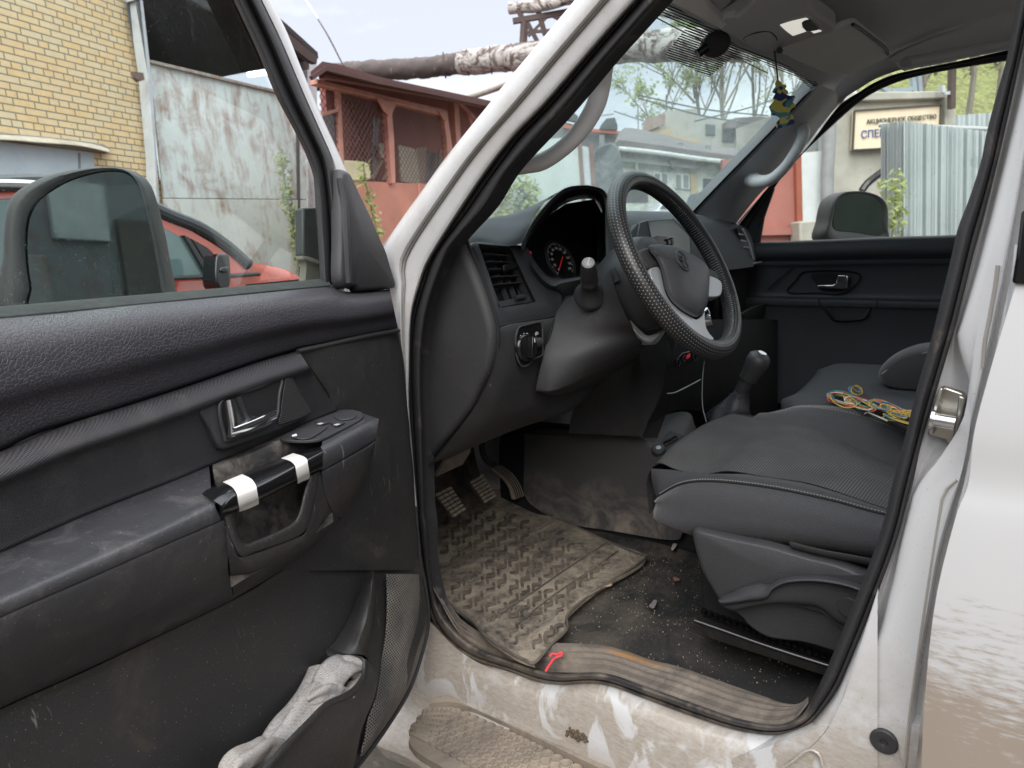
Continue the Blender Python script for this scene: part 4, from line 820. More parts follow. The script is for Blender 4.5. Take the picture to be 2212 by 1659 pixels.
lp = TT(2, 1, [(45, 465), (90, 448), (180, 428), (196, 445), (199, 540), (200, 632), (180, 652), (130, 672), (112, 700), (80, 716), (55, 705), (35, 660), (25, 590), (26, 520)])
lsw = obj('light_switch', g_prism(L(LF, lp, .0), LN * -.02), M['gloss'], dash, bevel=.002)
obj('switch_border', g_tube(L(LF, lp, .001), .0018, 6, 80, True), M['dash_low'], dash)
kn = LF(*T(2, 1, 84, 595))
obj('rotary_knob', [g_lathe(kn, LN, [(0, .020), (.006, .0195), (.010, .017), (.011, .005)], 28), g_box(kn + LN * .018, Vector((.2, 0, 1)).normalized() * .021, Vector((1, 0, -.2)).normalized() * .0055, LN * .008)], M['gloss'], dash, bevel=.0015)
obj('knob_mark', g_box(kn + LN * .0267 + Vector((.0028, 0, .014)), (.0010, 0, .0002), (0, 0, .004), LN * .0003), M['white_text'], dash)
obj('dimmer_wheel', [g_tube([LF(*T(2, 1, 142, 566), .002), LF(*T(2, 1, 162, 562), .002)], .0105, 20), g_tube([LF(*T(2, 1, 166, 562), .002), LF(*T(2, 1, 180, 560), .002)], .010, 20)], M['plastic'], dash)
for (p, q, ch) in ((52, 522, '0'), (72, 510, '*'), (93, 510, 'D'), (148, 506, '('), (158, 502, 'D'), (37, 580, '='), (36, 605, '='), (38, 632, '=')):
    text(ch, LF(*T(2, 1, p, q), .0), Vector((1, -.12, 0)), (0, 0, 1), .0085 if q < 550 else .006, M['white_text'], 'switch_symbol', dash, lift=.0022)
# steering column cowl
rows = PR([[(1250, 625, .94), (1262, 600, .90), (1290, 588, .86), (1318, 576, .80)], [(1239, 636, .93), (1262, 610, .88), (1290, 598, .84), (1320, 590, .785)], [(1215, 655, .925), (1260, 650, .86), (1300, 640, .81), (1334, 640, .765)], [(1200, 682, .92), (1255, 690, .855), (1310, 690, .80), (1358, 694, .755)],
          [(1184, 730, .915), (1245, 735, .86), (1320, 722, .80), (1378, 722, .76)], [(1172, 775, .91), (1230, 775, .865), (1310, 755, .81), (1386, 735, .765)], [(1158, 838, .925), (1206, 832, .885), (1300, 790, .835), (1386, 745, .775)], [(1157, 845, .94), (1206, 845, .90), (1306, 802, .86), (1384, 755, .80)], [(1160, 850, 1.0), (1210, 856, .99), (1310, 815, .97), (1380, 772, .95)]])
col = obj('steering_column_cowl', g_surf(rows, 40, 5), M['dash_low'], car, angle=50)
obj('cowl_bridge', g_surf(PR([[(1292, 590, .87), (1312, 580, .83), (1325, 575, .79)], [(1296, 600, .84), (1318, 592, .80), (1330, 585, .77)], [(1310, 618, .82), (1326, 612, .78), (1338, 605, .76)]]), 12, 4), M['dash'], col)
obj('cowl_tail', g_surf(PR([[(1360, 690, .76), (1385, 715, .76), (1402, 725, .755), (1434, 712, .74)], [(1370, 715, .755), (1390, 735, .75), (1410, 738, .74), (1436, 716, .735)], [(1385, 745, .78), (1400, 745, .78), (1418, 742, .78), (1434, 722, .78)]]), 16, 4), M['grey_trim'], col)
# stalk
sb = PY(*c2(1530, 1290), .835); stp = PX(*c2(1490, 650), sb.x - .085); sdv = (stp - sb); sl_len = sdv.length; sdv.normalize()
stalk = obj('indicator_stalk', g_lathe(sb, sdv, [(0, .034), (.004, .034), (.010, .030), (.022, .021), (.035, .0165), (.050, .0170), (.051, .0178), (.060, .0180), (.061, .0170), (.075, .0175), (sl_len - .012, .0150), (sl_len - .004, .0135), (sl_len, .0125), (sl_len + .0005, .002)], 28), M['plastic'], col, angle=50)
obj('stalk_button', [g_lathe(stp, sdv, [(0, .0118), (.001, .0122), (.0022, .0112), (.0024, .0098), (.0012, .0094), (.0012, .0090), (.0028, .0088), (.0034, .0070), (.0036, .001)], 24)], plain('button_grey', (.22, .22, .23), .4), col)
vx = (stp - C).normalized(); tx = sdv.cross(vx.cross(sdv)).normalized()
xd = Vector((-.22, .2, -.95)); xd = (xd - sdv * xd.dot(sdv)).normalized(); text('0K/RESET', stp + sdv * .0045, xd, sdv.cross(xd), .0042, M['white_text'], 'button_lettering', col, lift=.0)
# steering wheel
WC = Vector((.362, .692, 1.215)); wt, wy, WR = .446, .061, .191
Wn = Vector((math.sin(wy) * math.cos(wt), -math.cos(wt) * math.cos(wy), math.sin(wt))).normalized(); Wu = Vector((0, 0, 1)).cross(Wn).normalized(); Ww = Wn.cross(Wu)
def WF(u, v, o=0.0): return PN(u, v, WC + Wn * o, Wn)
s = N('perforated_leather')
rel = s.n.new('ShaderNodeVectorMath'); rel.operation = 'SUBTRACT'; s.l.new(s.pos, rel.inputs[0]); rel.inputs[1].default_value = WC
def dotv(v):
    k = s.n.new('ShaderNodeVectorMath'); k.operation = 'DOT_PRODUCT'; s.l.new(rel.outputs[0], k.inputs[0]); k.inputs[1].default_value = v; return k.outputs['Value']
a_, b_, n_ = dotv(Wu), dotv(Ww), dotv(Wn)
ang = s.math('ARCTAN2', b_, a_); rad = s.math('SQRT', s.math('ADD', s.math('MULTIPLY', a_, a_), s.math('MULTIPLY', b_, b_)))
tang = s.math('ARCTAN2', n_, s.math('SUBTRACT', rad, WR))
U_ = s.math('MULTIPLY', ang, WR / .0068); V_ = s.math('MULTIPLY', tang, .0185 / .0062)
def fracc(x): return s.math('SUBTRACT', s.math('FRACT', x), .5)
U2 = s.math('ADD', U_, s.math('MULTIPLY', s.math('FLOOR', V_), .5))
du, dv_ = fracc(U2), fracc(V_); dd = s.math('ADD', s.math('MULTIPLY', du, du), s.math('MULTIPLY', dv_, dv_))
dot_ = s.ramp(dd, .036, .016)
# perforated quarters: bottom and left of the rim, outer side
z1 = s.math('GREATER_THAN', s.math('COSINE', s.math('SUBTRACT', ang, math.radians(205))), -.55); z2 = s.math('GREATER_THAN', s.math('COSINE', s.math('SUBTRACT', tang, .5)), -.62)
dm = s.math('MULTIPLY', s.math('MULTIPLY', dot_, z1), z2)
s.set('Base Color', s.mix(dm, (.016, .016, .017, 1), (.24, .23, .21, 1))); s.set('Roughness', s.math('ADD', .30, s.math('MULTIPLY', s.noise(40, 3), .2)))
inner = s.math('GREATER_THAN', s.math('COSINE', s.math('SUBTRACT', tang, math.pi)), .80)
st_ = s.math('MULTIPLY', s.math('SINE', s.math('MULTIPLY', ang, 190)), inner)
s.bump(s.noise(260, 3), .25); s.bump(dm, -.3); s.bump(st_, .7, .003)
sw = obj('steering_wheel', g_tube([WC + (Wu * math.cos(t) + Ww * math.sin(t)) * WR for t in [2 * math.pi * i / 48 for i in range(48)]], .0185, 28, 144, True), s.m, car)
hub = [c4(*p) for p in [(450, 250), (560, 234), (700, 262), (850, 318), (1000, 400), (1110, 490), (1150, 580), (1152, 700), (1146, 800), (1136, 930), (1110, 1020), (1065, 1085), (1010, 1120), (940, 1098), (810, 1020), (700, 915), (635, 790), (605, 660), (570, 520), (510, 400), (440, 315)]]
wing = [c4(*p) for p in [(325, 312), (380, 280), (450, 262), (600, 262), (850, 340), (1130, 500), (1245, 560), (1300, 640), (1290, 660), (1200, 625), (1120, 640), (800, 600), (600, 560), (560, 500), (450, 522), (405, 460), (345, 390)]]
obj('hub_surround', g_prism(cr(L(WF, wing, .010), 70, True), -Wn * .03), M['dash_low'], sw, bevel=.004)
def hubp(o): return cr(L(WF, hub, o), 90, True)
h0, h1 = hubp(-.03), hubp(.012); hc = WF(*c4(830, 680), .012)
rows = [h0, h1, [hc + (p - hc) * .96 + Wn * .006 for p in h1], [hc + (p - hc) * .86 + Wn * .011 for p in h1], [hc + (p - hc) * .6 + Wn * .018 for p in h1], [hc + (p - hc) * .3 + Wn * .021 for p in h1], [hc + (p - hc) * .01 + Wn * .022 for p in h1]]
obj('airbag_cover', g_surf(rows, 90, 3, closed=True), plain('airbag_plastic', (.038, .038, .042), .5, bump=('grain', 420, .3), dust=(.05, 10, DUST)), sw, angle=60)
sp1 = [c4(*p) for p in [(455, 540), (480, 515), (562, 515), (602, 655), (632, 790), (695, 915), (805, 1020), (940, 1100), (1010, 1138), (1080, 1095), (1113, 1030), (1115, 1100), (1130, 1230), (1170, 1310), (1225, 1380), (1100, 1400), (1000, 1330), (880, 1200), (740, 1060), (610, 890), (515, 740), (468, 620)]]
sp2 = [c4(*p) for p in [(1155, 608), (1205, 618), (1275, 648), (1320, 700), (1325, 790), (1290, 860), (1150, 862), (1144, 760), (1150, 680)]]
obj('spoke_trim', g_prism(cr(L(WF, sp1, .012), 90, True), -Wn * .02), M['silver'], sw, bevel=.003)
obj('spoke_trim', g_prism(cr(L(WF, sp2, .012), 40, True), -Wn * .02), M['silver'], sw, bevel=.003)
ec = WF(*c4(845, 432), .0345)
obj('hub_emblem', [g_tube([ec + (Wu * math.cos(t) * .021 + Ww * math.sin(t) * .021) for t in [2 * math.pi * i / 20 for i in range(20)]], .0017, 6, 60, True),
    g_tube([ec + Wu * -.016 + Ww * .008, ec + Wu * .001 + Ww * -.001, ec + Wu * .016 + Ww * .008], .0013, 6), g_tube([ec + Wu * -.001 + Ww * .011, ec + Wu * .005 + Ww * .006, ec + Ww * -.004, ec + Wu * -.006 + Ww * -.012, ec + Wu * .003 + Ww * -.014], .0013, 6)], M['plastic'], sw)
obj('column_shroud', g_lathe(WC - Wn * .035 + Ww * .0, -Wn, [(-.01, .03), (0, .060), (.02, .068), (.07, .070), (.12, .06)], 40), M['plastic'], col, angle=50)
ig = WF(*c4(1155, 1112), -.045)
obj('ignition_lock', g_lathe(ig - Vector((.0, 0, 0)), Vector((.45, -.85, .25)), [(-.03, .013), (0, .0155), (.004, .0155), (.006, .013), (.0062, .001)], 24), M['chrome'], col)
# centre console
rows = [[PX(u, v, .585) for u, v in [(1300, 800), (1272, 850), (1239, 883), (1228, 936)]], [PX(u, v, .60) for u, v in [(1345, 775), (1320, 850), (1300, 900), (1290, 938)]], [PX(u, v, .605) for u, v in [(1400, 742), (1385, 830), (1365, 900), (1350, 941)]], [PX(u, v, .603) for u, v in [(1450, 720), (1446, 790), (1425, 850), (1384, 942)]], [PX(u, v, .62) for u, v in [(1460, 715), (1456, 795), (1436, 850), (1392, 946)]], [PX(u, v, .66) for u, v in [(1470, 715), (1470, 795), (1455, 850), (1420, 946)]]]
cons = obj('centre_console', g_surf(rows, 24, 5), M['dash_low'], car)
obj('console_front', [g_surf(PR([[(1440, 690, .87), (1520, 690, .86), (1600, 690, .86), (1680, 690, .88)], [(1440, 760, .84), (1520, 760, .84), (1600, 760, .85), (1680, 760, .87)], [(1430, 850, .86), (1520, 850, .86), (1600, 850, .86), (1680, 850, .88)], [(1396, 918, .895), (1470, 884, .89), (1560, 900, .89), (1680, 930, .91)]]), 12, 4)], M['void'], cons)
obj('usb_panel', g_prism(L(lambda u, v: PY(u, v, .835), [(1462, 777), (1474, 762), (1505, 755), (1510, 765), (1506, 775), (1470, 792)]), (0, .02, 0)), M['gloss'], cons, bevel=.002)
redm = emit('voltmeter_red', (.7, .05, .05, 1), .2)
text('18.8', PY(1486, 770, .833), Vector((1, .1, .05)), (0, -.2, 1), .0155, redm, 'voltmeter_digits', cons)
for (u, v, r) in ((1466, 783, .009), (1478, 775, .007), (1502, 770, .010)): obj('socket_ring', g_tube([PY(u, v, .828) + Vector((math.cos(t) * r, 0, math.sin(t) * r)) for t in [2 * math.pi * i / 12 for i in range(12)]], .0010, 6, 30, True), M['dash'], cons)
obj('tray_trim', g_tube([PY(*p) for p in [(1441, 850, .84), (1458, 848, .83), (1485, 835, .82), (1513, 820, .82)]], .0016, 8), M['silver'], cons)
obj('charging_cable', g_tube([PY(*p) for p in [(1522, 780, .82), (1519, 800, .82), (1517, 840, .80), (1518, 880, .77), (1526, 912, .74)]], .0014, 6), plain('cable_dark', (.09, .09, .092), .5), cons)
obj('glovebox_sweep', g_surf(PR([[(1570, 690, .90), (1600, 676, .90), (1630, 662, .92), (1672, 653, .94)], [(1572, 696, .89), (1602, 682, .89), (1632, 668, .91), (1676, 658, .93)], [(1580, 730, .95), (1610, 720, .95), (1650, 720, .97), (1700, 720, 1.0)]]), 20, 4), M['dash_low'], cons)
obj('glovebox', g_surf(PR([[(1560, 584, .99), (1600, 578, .98), (1650, 568, .96), (1668, 566, .95)], [(1560, 640, 1.0), (1600, 640, .99), (1650, 625, .98), (1690, 610, .97)], [(1560, 720, 1.02), (1610, 720, 1.0), (1680, 740, 1.0), (1740, 745, .99)], [(1560, 860, 1.1), (1610, 860, 1.1), (1700, 860, 1.1), (1790, 800, 1.1)]]), 20, 4), M['plastic'], dash)
# screen, holder, far vent
SP = PY(1440, 512, .965)
SNn = Vector((-.25, -.93, .22)).normalized()
def SF(u, v, o=0.0): return PN(u, v, SP + SNn * o, SNn)
scr = obj('touch_screen', [g_prism(L(SF, [(1382, 480), (1397, 475), (1456, 471), (1494, 510), (1494, 556), (1408, 540), (1375, 520)], .0), SNn * -.02)], M['plastic'], dash, bevel=.003)
obj('screen_glass', g_prism(L(SF, [(1400, 479), (1453, 475), (1489, 512), (1490, 550), (1409, 524)], .0015), SNn * .001), plain('screen_off', (.10, .115, .11), .12), dash)
obj('phone_holder', [g_prism(L(SF, [(1372, 524), (1404, 515), (1412, 512), (1448, 516), (1450, 529), (1410, 532), (1380, 535)], .025), SNn * .012), g_tube([SF(1440, 518, .04), SF(1450, 515, .045), SF(1452, 530, .045)], .003, 8)], M['gloss'], dash, bevel=.0015)
obj('screen_housing', g_prism(L(SF, [(1362, 500), (1376, 482), (1396, 473), (1396, 530), (1370, 535)], -.006), SNn * -.03), M['dash'], dash, bevel=.003)
for vx_ in (0,):
    fr_ = [(1593, 493), (1606, 495), (1625, 545), (1630, 562), (1612, 566), (1600, 530)]
    v2 = obj('air_vent', g_prism([PY(u, v, .965) for u, v in fr_], (0, .02, 0)), M['void'], dash, bevel=.002)
    obj('louvre', [g_bar(PY(1596 + 5 * t, 505 + 14 * t, .955), PY(1612 + 5 * t, 508 + 14 * t, .950), .0015, .004) for t in range(4)] + [g_tube([PY(1604, 495, .95), PY(1618, 525, .945), PY(1628, 560, .94)], .003, 8)], M['grey_trim'], v2)
obj('vent_pod', g_surf(PR([[(1590, 490, .975), (1606, 490, .97), (1622, 510, .96), (1634, 560, .945)], [(1570, 500, .98), (1585, 530, .975), (1600, 565, .96), (1625, 576, .94)]]), 16, 3), M['dash'], dash)
obj('dash_trim', g_tube([PY(*p) for p in [(1612, 572, .945), (1630, 569, .935), (1645, 566, .93)]], .0030, 8), M['silver'], dash)
# tunnel cover
rows = [[PX(*p) for p in r] for r in ([(1131, 1066, .655), (1150, 1092, .655), (1219, 1129, .655), (1330, 1148, .645), (1453, 1167, .635), (1475, 1150, .635)], [(1131, 1060, .657), (1160, 1075, .66), (1225, 1090, .66), (1330, 1100, .655), (1440, 1110, .645), (1500, 1110, .64)], [(1132, 1000, .66), (1170, 1010, .665), (1240, 1015, .665), (1330, 1015, .665), (1410, 1015, .66), (1480, 1015, .655)], [(1133, 945, .665), (1190, 950, .667), (1240, 950, .668), (1320, 948, .67), (1383, 946, .67), (1430, 985, .67)], [(1134, 936, .675), (1190, 938, .677), (1240, 940, .68), (1320, 941, .685), (1384, 940, .69), (1445, 975, .69)], [(1200, 920, .80), (1240, 925, .80), (1280, 925, .80), (1340, 925, .80), (1474, 889, .80), (1504, 924, .76)])]
s = N('tunnel_mat'); f = s.noise(6, 8, .7, src=s.map((1, 1, 1.0)), dist=1.6); z = s.xyz()[2]
tf = s.math('MULTIPLY', s.ramp(f, .42, .72), s.ramp(z, .64, .49))
s.set('Base Color', s.mix(tf, (.060, .058, .060, 1), (.32, .26, .21, 1))); s.set('Roughness', .7); s.bump(s.vor(500, 'F1'), .25)
tun = obj('tunnel_cover', g_surf(rows, 60, 5), s.m, car, angle=60)
def TU(u, v, o=0.0): return PN(u, v, PX(1440, 960, .70) + Vector((-.6, 0, .8)) * o, Vector((-.62, -.1, .78)))
obj('switch_panel', g_prism(L(TU, TT(2, 1, [(862, 1238), (1030, 1133), (1112, 1168), (1100, 1190), (975, 1310), (940, 1300)]), .001), Vector((-.6, 0, .8)) * .003), M['plastic'], tun, bevel=.001)
for (p, q) in ((983, 1238), (1005, 1215), (1032, 1202), (1058, 1186)):
    obj('push_button', g_prism(L(TU, TT(2, 1, [(p - 22, q), (p + 8, q - 18), (p + 22, q), (p - 8, q + 20)]), .004), Vector((-.6, 0, .8)) * .006), M['gloss'], tun, bevel=.0015)
kc = TU(*T(2, 1, 952, 1265), .004)
obj('selector_knob', g_lathe(kc, Vector((-.45, -.2, .87)), [(0, .014), (.010, .0135), (.013, .0115), (.0135, .001)], 28), M['plastic'], tun)
obj('knob_insert', g_lathe(kc + Vector((-.45, -.2, .87)).normalized() * .0132, Vector((-.45, -.2, .87)), [(0, .005), (.001, .005), (.0012, .001)], 20), M['silver'], tun)
# gear lever
gk = PX(1640, 775, .74); gb = PX(1600, 848, .74); gf = PX(1570, 900, .75)
lev = obj('gear_lever', g_tube([gb, gb.lerp(gk, .3), gk.lerp(gb, .12), gk + Vector((-.0, 0, .012))], [.0165, .0175, .0190, .014], 24, 20), M['plastic'], car, angle=60)
gd = (gk - gb).normalized()
obj('gear_knob', g_lathe(gk - gd * .03, gd, [(-.03, .0172), (-.01, .0180), (.006, .0200), (.022, .0215), (.036, .0200), (.043, .014), (.046, .002)], 28), M['plastic'], lev, angle=60)
obj('knob_cap', g_disc(gk + gd * .0150, gd, .008, .0025, 24), M['chrome'], lev)
obj('lever_collar', g_tube([gb - gd * .012, gb + gd * .004], .0165, 24), plain('dull_collar', (.12, .12, .12), .4, .5), lev)
obj('lever_boot', g_surf([[gf + Vector((math.cos(t) * r * (1 + .12 * math.sin(5 * t + k)), math.sin(t) * r * (1 + .12 * math.cos(4 * t + k)), 0)) + (gb - gf) * (k / 5) for t in [2 * math.pi * i / 30 for i in range(30)]] for k, r in enumerate((.055, .052, .046, .036, .026, .020))], 30, 3, closed=True), M['leather'], lev, angle=60)
# pedals
PM = plain('pedal_rubber', (.03, .028, .026), .85, dust=(.3, 20, (.25, .20, .15, 1))); PS = plain('pedal_studs', (.20, .165, .13), .85, dust=(.7, 30, (.34, .28, .21, 1)))
def pedal(q, y0, y1, xs, nm, rows_, cols_):
    """q = four image corners (top-left, top-right, bottom-right, bottom-left); y per top/bottom"""
    A, B, Cc_, Dd = PY(*q[0], y0), PY(*q[1], y0), PY(*q[2], y1), PY(*q[3], y1)
    n = (B - A).cross(Dd - A).normalized()
    if n.y > 0: n = -n
    pl = [g_prism([A, B, Cc_, Dd], -n * .012)]
    p = obj('pedal', pl, PM, car, bevel=.004, label=nm)
    bl = []
    for i in range(rows_):
        for j in range(cols_):
            def at(a, b): return A.lerp(B, a).lerp(Dd.lerp(Cc_, a), b)
            a0, a1, b0, b1 = (j + .10) / cols_, (j + .9) / cols_, (i + .12) / rows_, (i + .85) / rows_
            bl.append(g_prism([at(a0, b0), at(a1, b0), at(a1, b1), at(a0, b1)], n * .006))
    obj('tread_pad', bl, PS, p, bevel=.0012)
    return p, A, B, Cc_, Dd, n
p, A, B, Cq, Dq, n = pedal([(936, 1068), (973, 1050), (1006, 1102), (980, 1120)], 1.40, 1.36, None, 'clutch pedal with a studded rubber pad', 7, 3)
obj('pedal_arm', g_tube([(A + B) / 2 + Vector((0, .02, 0)), (A + B) / 2 + Vector((-.05, .08, .10)), Vector((A.x - .08, 1.6, .85))], .009, 10), PM, p)
p, A, B, Cq, Dq, n = pedal([(1013, 1041), (1043, 1024), (1072, 1074), (1047, 1089)], 1.42, 1.38, None, 'brake pedal with a studded rubber pad', 7, 3)
obj('pedal_arm', g_tube([(A + B) / 2 + Vector((0, .02, 0)), PY(1005, 990, 1.48), PY(1000, 930, 1.5)], .009, 10), PM, p)
rows = PR([[(1063, 1013, 1.44), (1090, 1035, 1.42), (1105, 1055, 1.40), (1112, 1079, 1.38)], [(1072, 1009, 1.44), (1098, 1030, 1.42), (1114, 1052, 1.40), (1122, 1075, 1.38)], [(1083, 1005, 1.44), (1108, 1024, 1.42), (1124, 1048, 1.40), (1132, 1071, 1.38)]])
p = obj('pedal', g_surf(rows, 20, 4, back=(0, .012, 0)), PS, car, label='long ribbed accelerator pedal')
obj('pedal_ridge', [g_tube(PR([[(1063 + d * 20 + (0 if k == 0 else 0), 1013 - d * 8, 1.44), (1090 + d * 18, 1035 - d * 11, 1.42), (1105 + d * 19, 1055 - d * 7, 1.40), (1112 + d * 20, 1079 - d * 8, 1.38)]])[0], .0022, 6) for k, d in enumerate((.08, .28, .5, .72, .92))], PS, p)
obj('pedal_groove', [g_tube(PR([[(1063 + d * 20, 1013 - d * 8 - 1, 1.436), (1090 + d * 18, 1035 - d * 11 - 1, 1.416), (1105 + d * 19, 1055 - d * 7 - 1, 1.396), (1112 + d * 20, 1079 - d * 8 - 1, 1.376)]])[0], .0020, 6) for d in (.18, .39, .61, .82)], PM, p)
obj('pedal_arm', g_tube(PR([[(1075, 1008, 1.46), (1052, 995, 1.47), (1042, 975, 1.48), (1040, 950, 1.50)]])[0], .009, 10), PM, p)
obj('pedal_bracket', g_prism([PY(u, v, 1.33) for u, v in [(941, 1031), (963, 996), (1018, 966), (1016, 978), (1000, 1004)]], (0, .01, .004)), PS, car, bevel=.002)
# ===== windscreen, far pillar, roof
WSp = Vector((0, .98, 1.42)); WSn = Vector((0, .60, 1.0)).normalized()
def WS(u, v, o=0.0): return PN(u, v, WSp + WSn * o, WSn)
GR = [(1490, 472), (1499, 462), (1560, 398), (1610, 347), (1659, 297), (1709, 245), (1745, 207), (1766, 183)]
HD = [(1766, 183), (1745, 165), (1726, 153), (1690, 136), (1659, 123), (1625, 110), (1589, 93), (1553, 67), (1520, 48), (1489, 30), (1439, 0), (1395, -26), (1340, -55)]
wsp = [WS(1499, 466), WS(1610, 350), WS(1709, 248), WS(1764, 185), WS(1659, 125), WS(1589, 95), WS(1489, 32), WS(1395, -24), WS(1340, -50)] + [Vector((.02, .60, 1.648)), Vector((.02, 1.35, 1.198)), Vector((1.35, 1.35, 1.198))]
wsc = obj('windscreen', g_prism(wsp, -WSn * -.005), M['windscreen'], car, smooth=False)
obj('windscreen_border', g_surf([L(WS, GR + HD[1:], -.002), L(WS, [(u - 5, v - 3) for u, v in GR[:-1]] + [(1762, 188)] + [(u - 1, v + 3) for u, v in HD[1:]], -.003)], 90, 1), M['void'], wsc, angle=80)
# dotted shade band along the top edge
s = N('shade_band_print'); t = s.dot(Vector((0, 1, -.60)).normalized()); w = s.math('SINE', s.math('MULTIPLY', t, 2 * math.pi / .0046))
tr = s.n.new('ShaderNodeBsdfTransparent'); df = s.n.new('ShaderNodeBsdfDiffuse'); df.inputs[0].default_value = (.01, .01, .012, 1); ms = s.n.new('ShaderNodeMixShader')
s.l.new(s.ramp(w, -.05, .35), ms.inputs[0]); s.l.new(tr.outputs[0], ms.inputs[1]); s.l.new(df.outputs[0], ms.inputs[2]); s.l.new(ms.outputs[0], s.o.inputs[0]); s.n.remove(s.b)
bandl = [(u - 22 + (8 if u > 1700 else 0), v + 24 - (14 if u > 1640 else 0)) for u, v in HD]
obj('shade_band', [g_surf([L(WS, HD, -.004), L(WS, bandl, -.004)], 60, 2), g_prism(L(WS, TT(2, 0, [(1150, 150), (1480, 335), (1275, 498), (985, 362)]), -.0052), -WSn * .0004)], s.m, wsc, smooth=False)
mc = WS(*T(2, 0, 1305, 288), -.02)
mm = obj('mirror_mount', [g_disc(mc, Vector((-.55, -.75, -.25)), .030, .014, 28, sx=.75, ux=(.3, 0, -1))], M['plastic'], wsc, bevel=.003)
obj('mount_arm', [g_tube([WS(*T(2, 0, 1262, 305), -.024), WS(*T(2, 0, 1200, 350), -.026)], .009, 12), g_tube([WS(*T(2, 0, 1265, 300), -.024), WS(*T(2, 0, 1235, 285), -.006)], .005, 10)], M['gloss'], mm)
obj('aerial_wire', g_tube([WS(*T(2, 0, 880, 85), -.006), WS(*T(2, 0, 1100, 200), -.006), WS(*T(2, 0, 1659, 475), -.006)], .0012, 5), M['grey_trim'], wsc)
# far pillar trim
WE = [(1583, 492), (1606, 462), (1640, 420), (1668, 393), (1705, 352), (1742, 312), (1778, 266), (1809, 228)]
WE3 = L(PX, WE, 1.42); G3 = L(WS, GR, -.004)
rows = [[p + Vector((0, .03, .02)) for p in G3], G3, [a.lerp(b, .12) + Vector((-.02, -.01, 0)) for a, b in zip(G3, WE3)], [a.lerp(b, .5) + Vector((-.035, -.03, 0)) for a, b in zip(G3, WE3)], [a.lerp(b, .88) + Vector((-.02, -.01, 0)) for a, b in zip(G3, WE3)], WE3]
obj('pillar_trim', g_surf(rows, 40, 5), M['grey_trim'], car)
# roof lining
WEt = [(1809, 228), (1830, 208), (1859, 190), (1892, 170), (1942, 152), (2000, 139), (2076, 125), (2179, 103), (2300, 85)]
r_right = L(PX, WEt, 1.43)
H3 = [WS(u, v, -.006) for u, v in reversed(HD)]
rows = [[p + Vector((0, .02, .02)) for p in H3], H3 + []]
def roofrow(right, y, zc):
    return [Vector((.0, y, zc - .04)), Vector((.25, y, zc)), Vector((.7, y, zc + .01)), Vector((1.1, y, zc)), right + Vector((-.10, 0, .030)), right]
rr = [cr(H3, 40)]
rr.insert(0, [p + Vector((0, .03, .01)) for p in rr[0]])
rr.append([p + Vector((0, -.03, .012)) for p in rr[1]][:-6] + [rr[1][-1].lerp(r_right[0], t) + Vector((0, 0, .004)) for t in [(i + 1) / 6 for i in range(6)]])
for i, (y, zc) in enumerate(((.52, 1.675), (.44, 1.695), (.34, 1.71), (.24, 1.72), (.12, 1.73), (.0, 1.73))):
    rr.append(cr(roofrow(r_right[min(i + 1, 6)] if i < 6 else r_right[-1], y, zc), 40))
rr.append([Vector((-.0 + 1.43 * i / 39, -1.2, 1.73)) for i in range(40)])
rl = obj('roof_lining', g_surf(rr, 40, 3, straight=True), M['lining'], car, angle=70)
def RZ(z): return lambda u, v, dz=0.0: PZ(u, v, z + dz)
def visor(name, pts, z0, z1, m, th=.014):
    P = [PZ(u, v, z) for (u, v), z in zip(pts, z1)]
    return obj(name, g_prism(cr(P, 70, True), (0, 0, th)), m, rl, bevel=.005, seg=3)
pts = [(1679, 110), (1752, 80), (1800, 66), (1842, 53), (1858, 62), (1885, 82), (1912, 103), (1918, 117), (1909, 127), (1875, 143), (1839, 160), (1823, 160), (1808, 157), (1799, 163), (1786, 160), (1726, 135), (1700, 122)]
zz = [1.618, 1.628, 1.635, 1.643, 1.645, 1.645, 1.643, 1.640, 1.635, 1.625, 1.612, 1.610, 1.610, 1.608, 1.608, 1.610, 1.613]
visor('sun_visor', pts, 0, zz, M['lining_light'])
obj('visor_piping', g_tube([PZ(1842, 53, 1.641), PZ(1858, 62, 1.643), PZ(1885, 82, 1.643), PZ(1912, 103, 1.641), PZ(1918, 117, 1.638)], .0035, 8), M['rubber'], rl)
pts = [(1380, -70), (1439, -2), (1489, 26), (1530, 50), (1562, 64), (1558, 44), (1520, 0), (1500, -70)]
visor('sun_visor', pts, 0, [1.628, 1.622, 1.622, 1.622, 1.62, 1.63, 1.645, 1.66], M['lining_light'])
obj('visor_clip', g_prism(cr([PZ(*T(2, 0, p, q), 1.610) for p, q in [(1370, 125), (1400, 118), (1455, 112), (1450, 130), (1405, 158), (1380, 150)]], 20, True), (0, 0, .012)), M['grey_trim'], rl, bevel=.002)
# overhead console
oc = [T(2, 0, 1335, 188), T(2, 0, 1400, 150), T(2, 0, 1520, 60), T(2, 0, 1640, -60), T(3, 0, 200, -90), T(3, 0, 270, 10), T(3, 0, 300, 80), T(3, 0, 440, 195), T(3, 0, 250, 255), T(3, 0, 60, 325), T(2, 0, 1610, 335), T(2, 0, 1450, 255)]
oz = [1.625, 1.628, 1.635, 1.645, 1.645, 1.640, 1.637, 1.630, 1.620, 1.612, 1.612, 1.618]
ocp = [PZ(u, v, z) for (u, v), z in zip(oc, oz)]
ovc = obj('overhead_console', g_prism(cr(ocp, 60, True), (0, 0, .03)), M['lining'], rl, bevel=.008, seg=3)
OCn = (ocp[7] - ocp[0]).cross(ocp[2] - ocp[0]).normalized()
if OCn.z > 0: OCn = -OCn
def OC(u, v, o=0.0): return PN(u, v, PZ(1700, 70, 1.6265) + OCn * o, OCn)
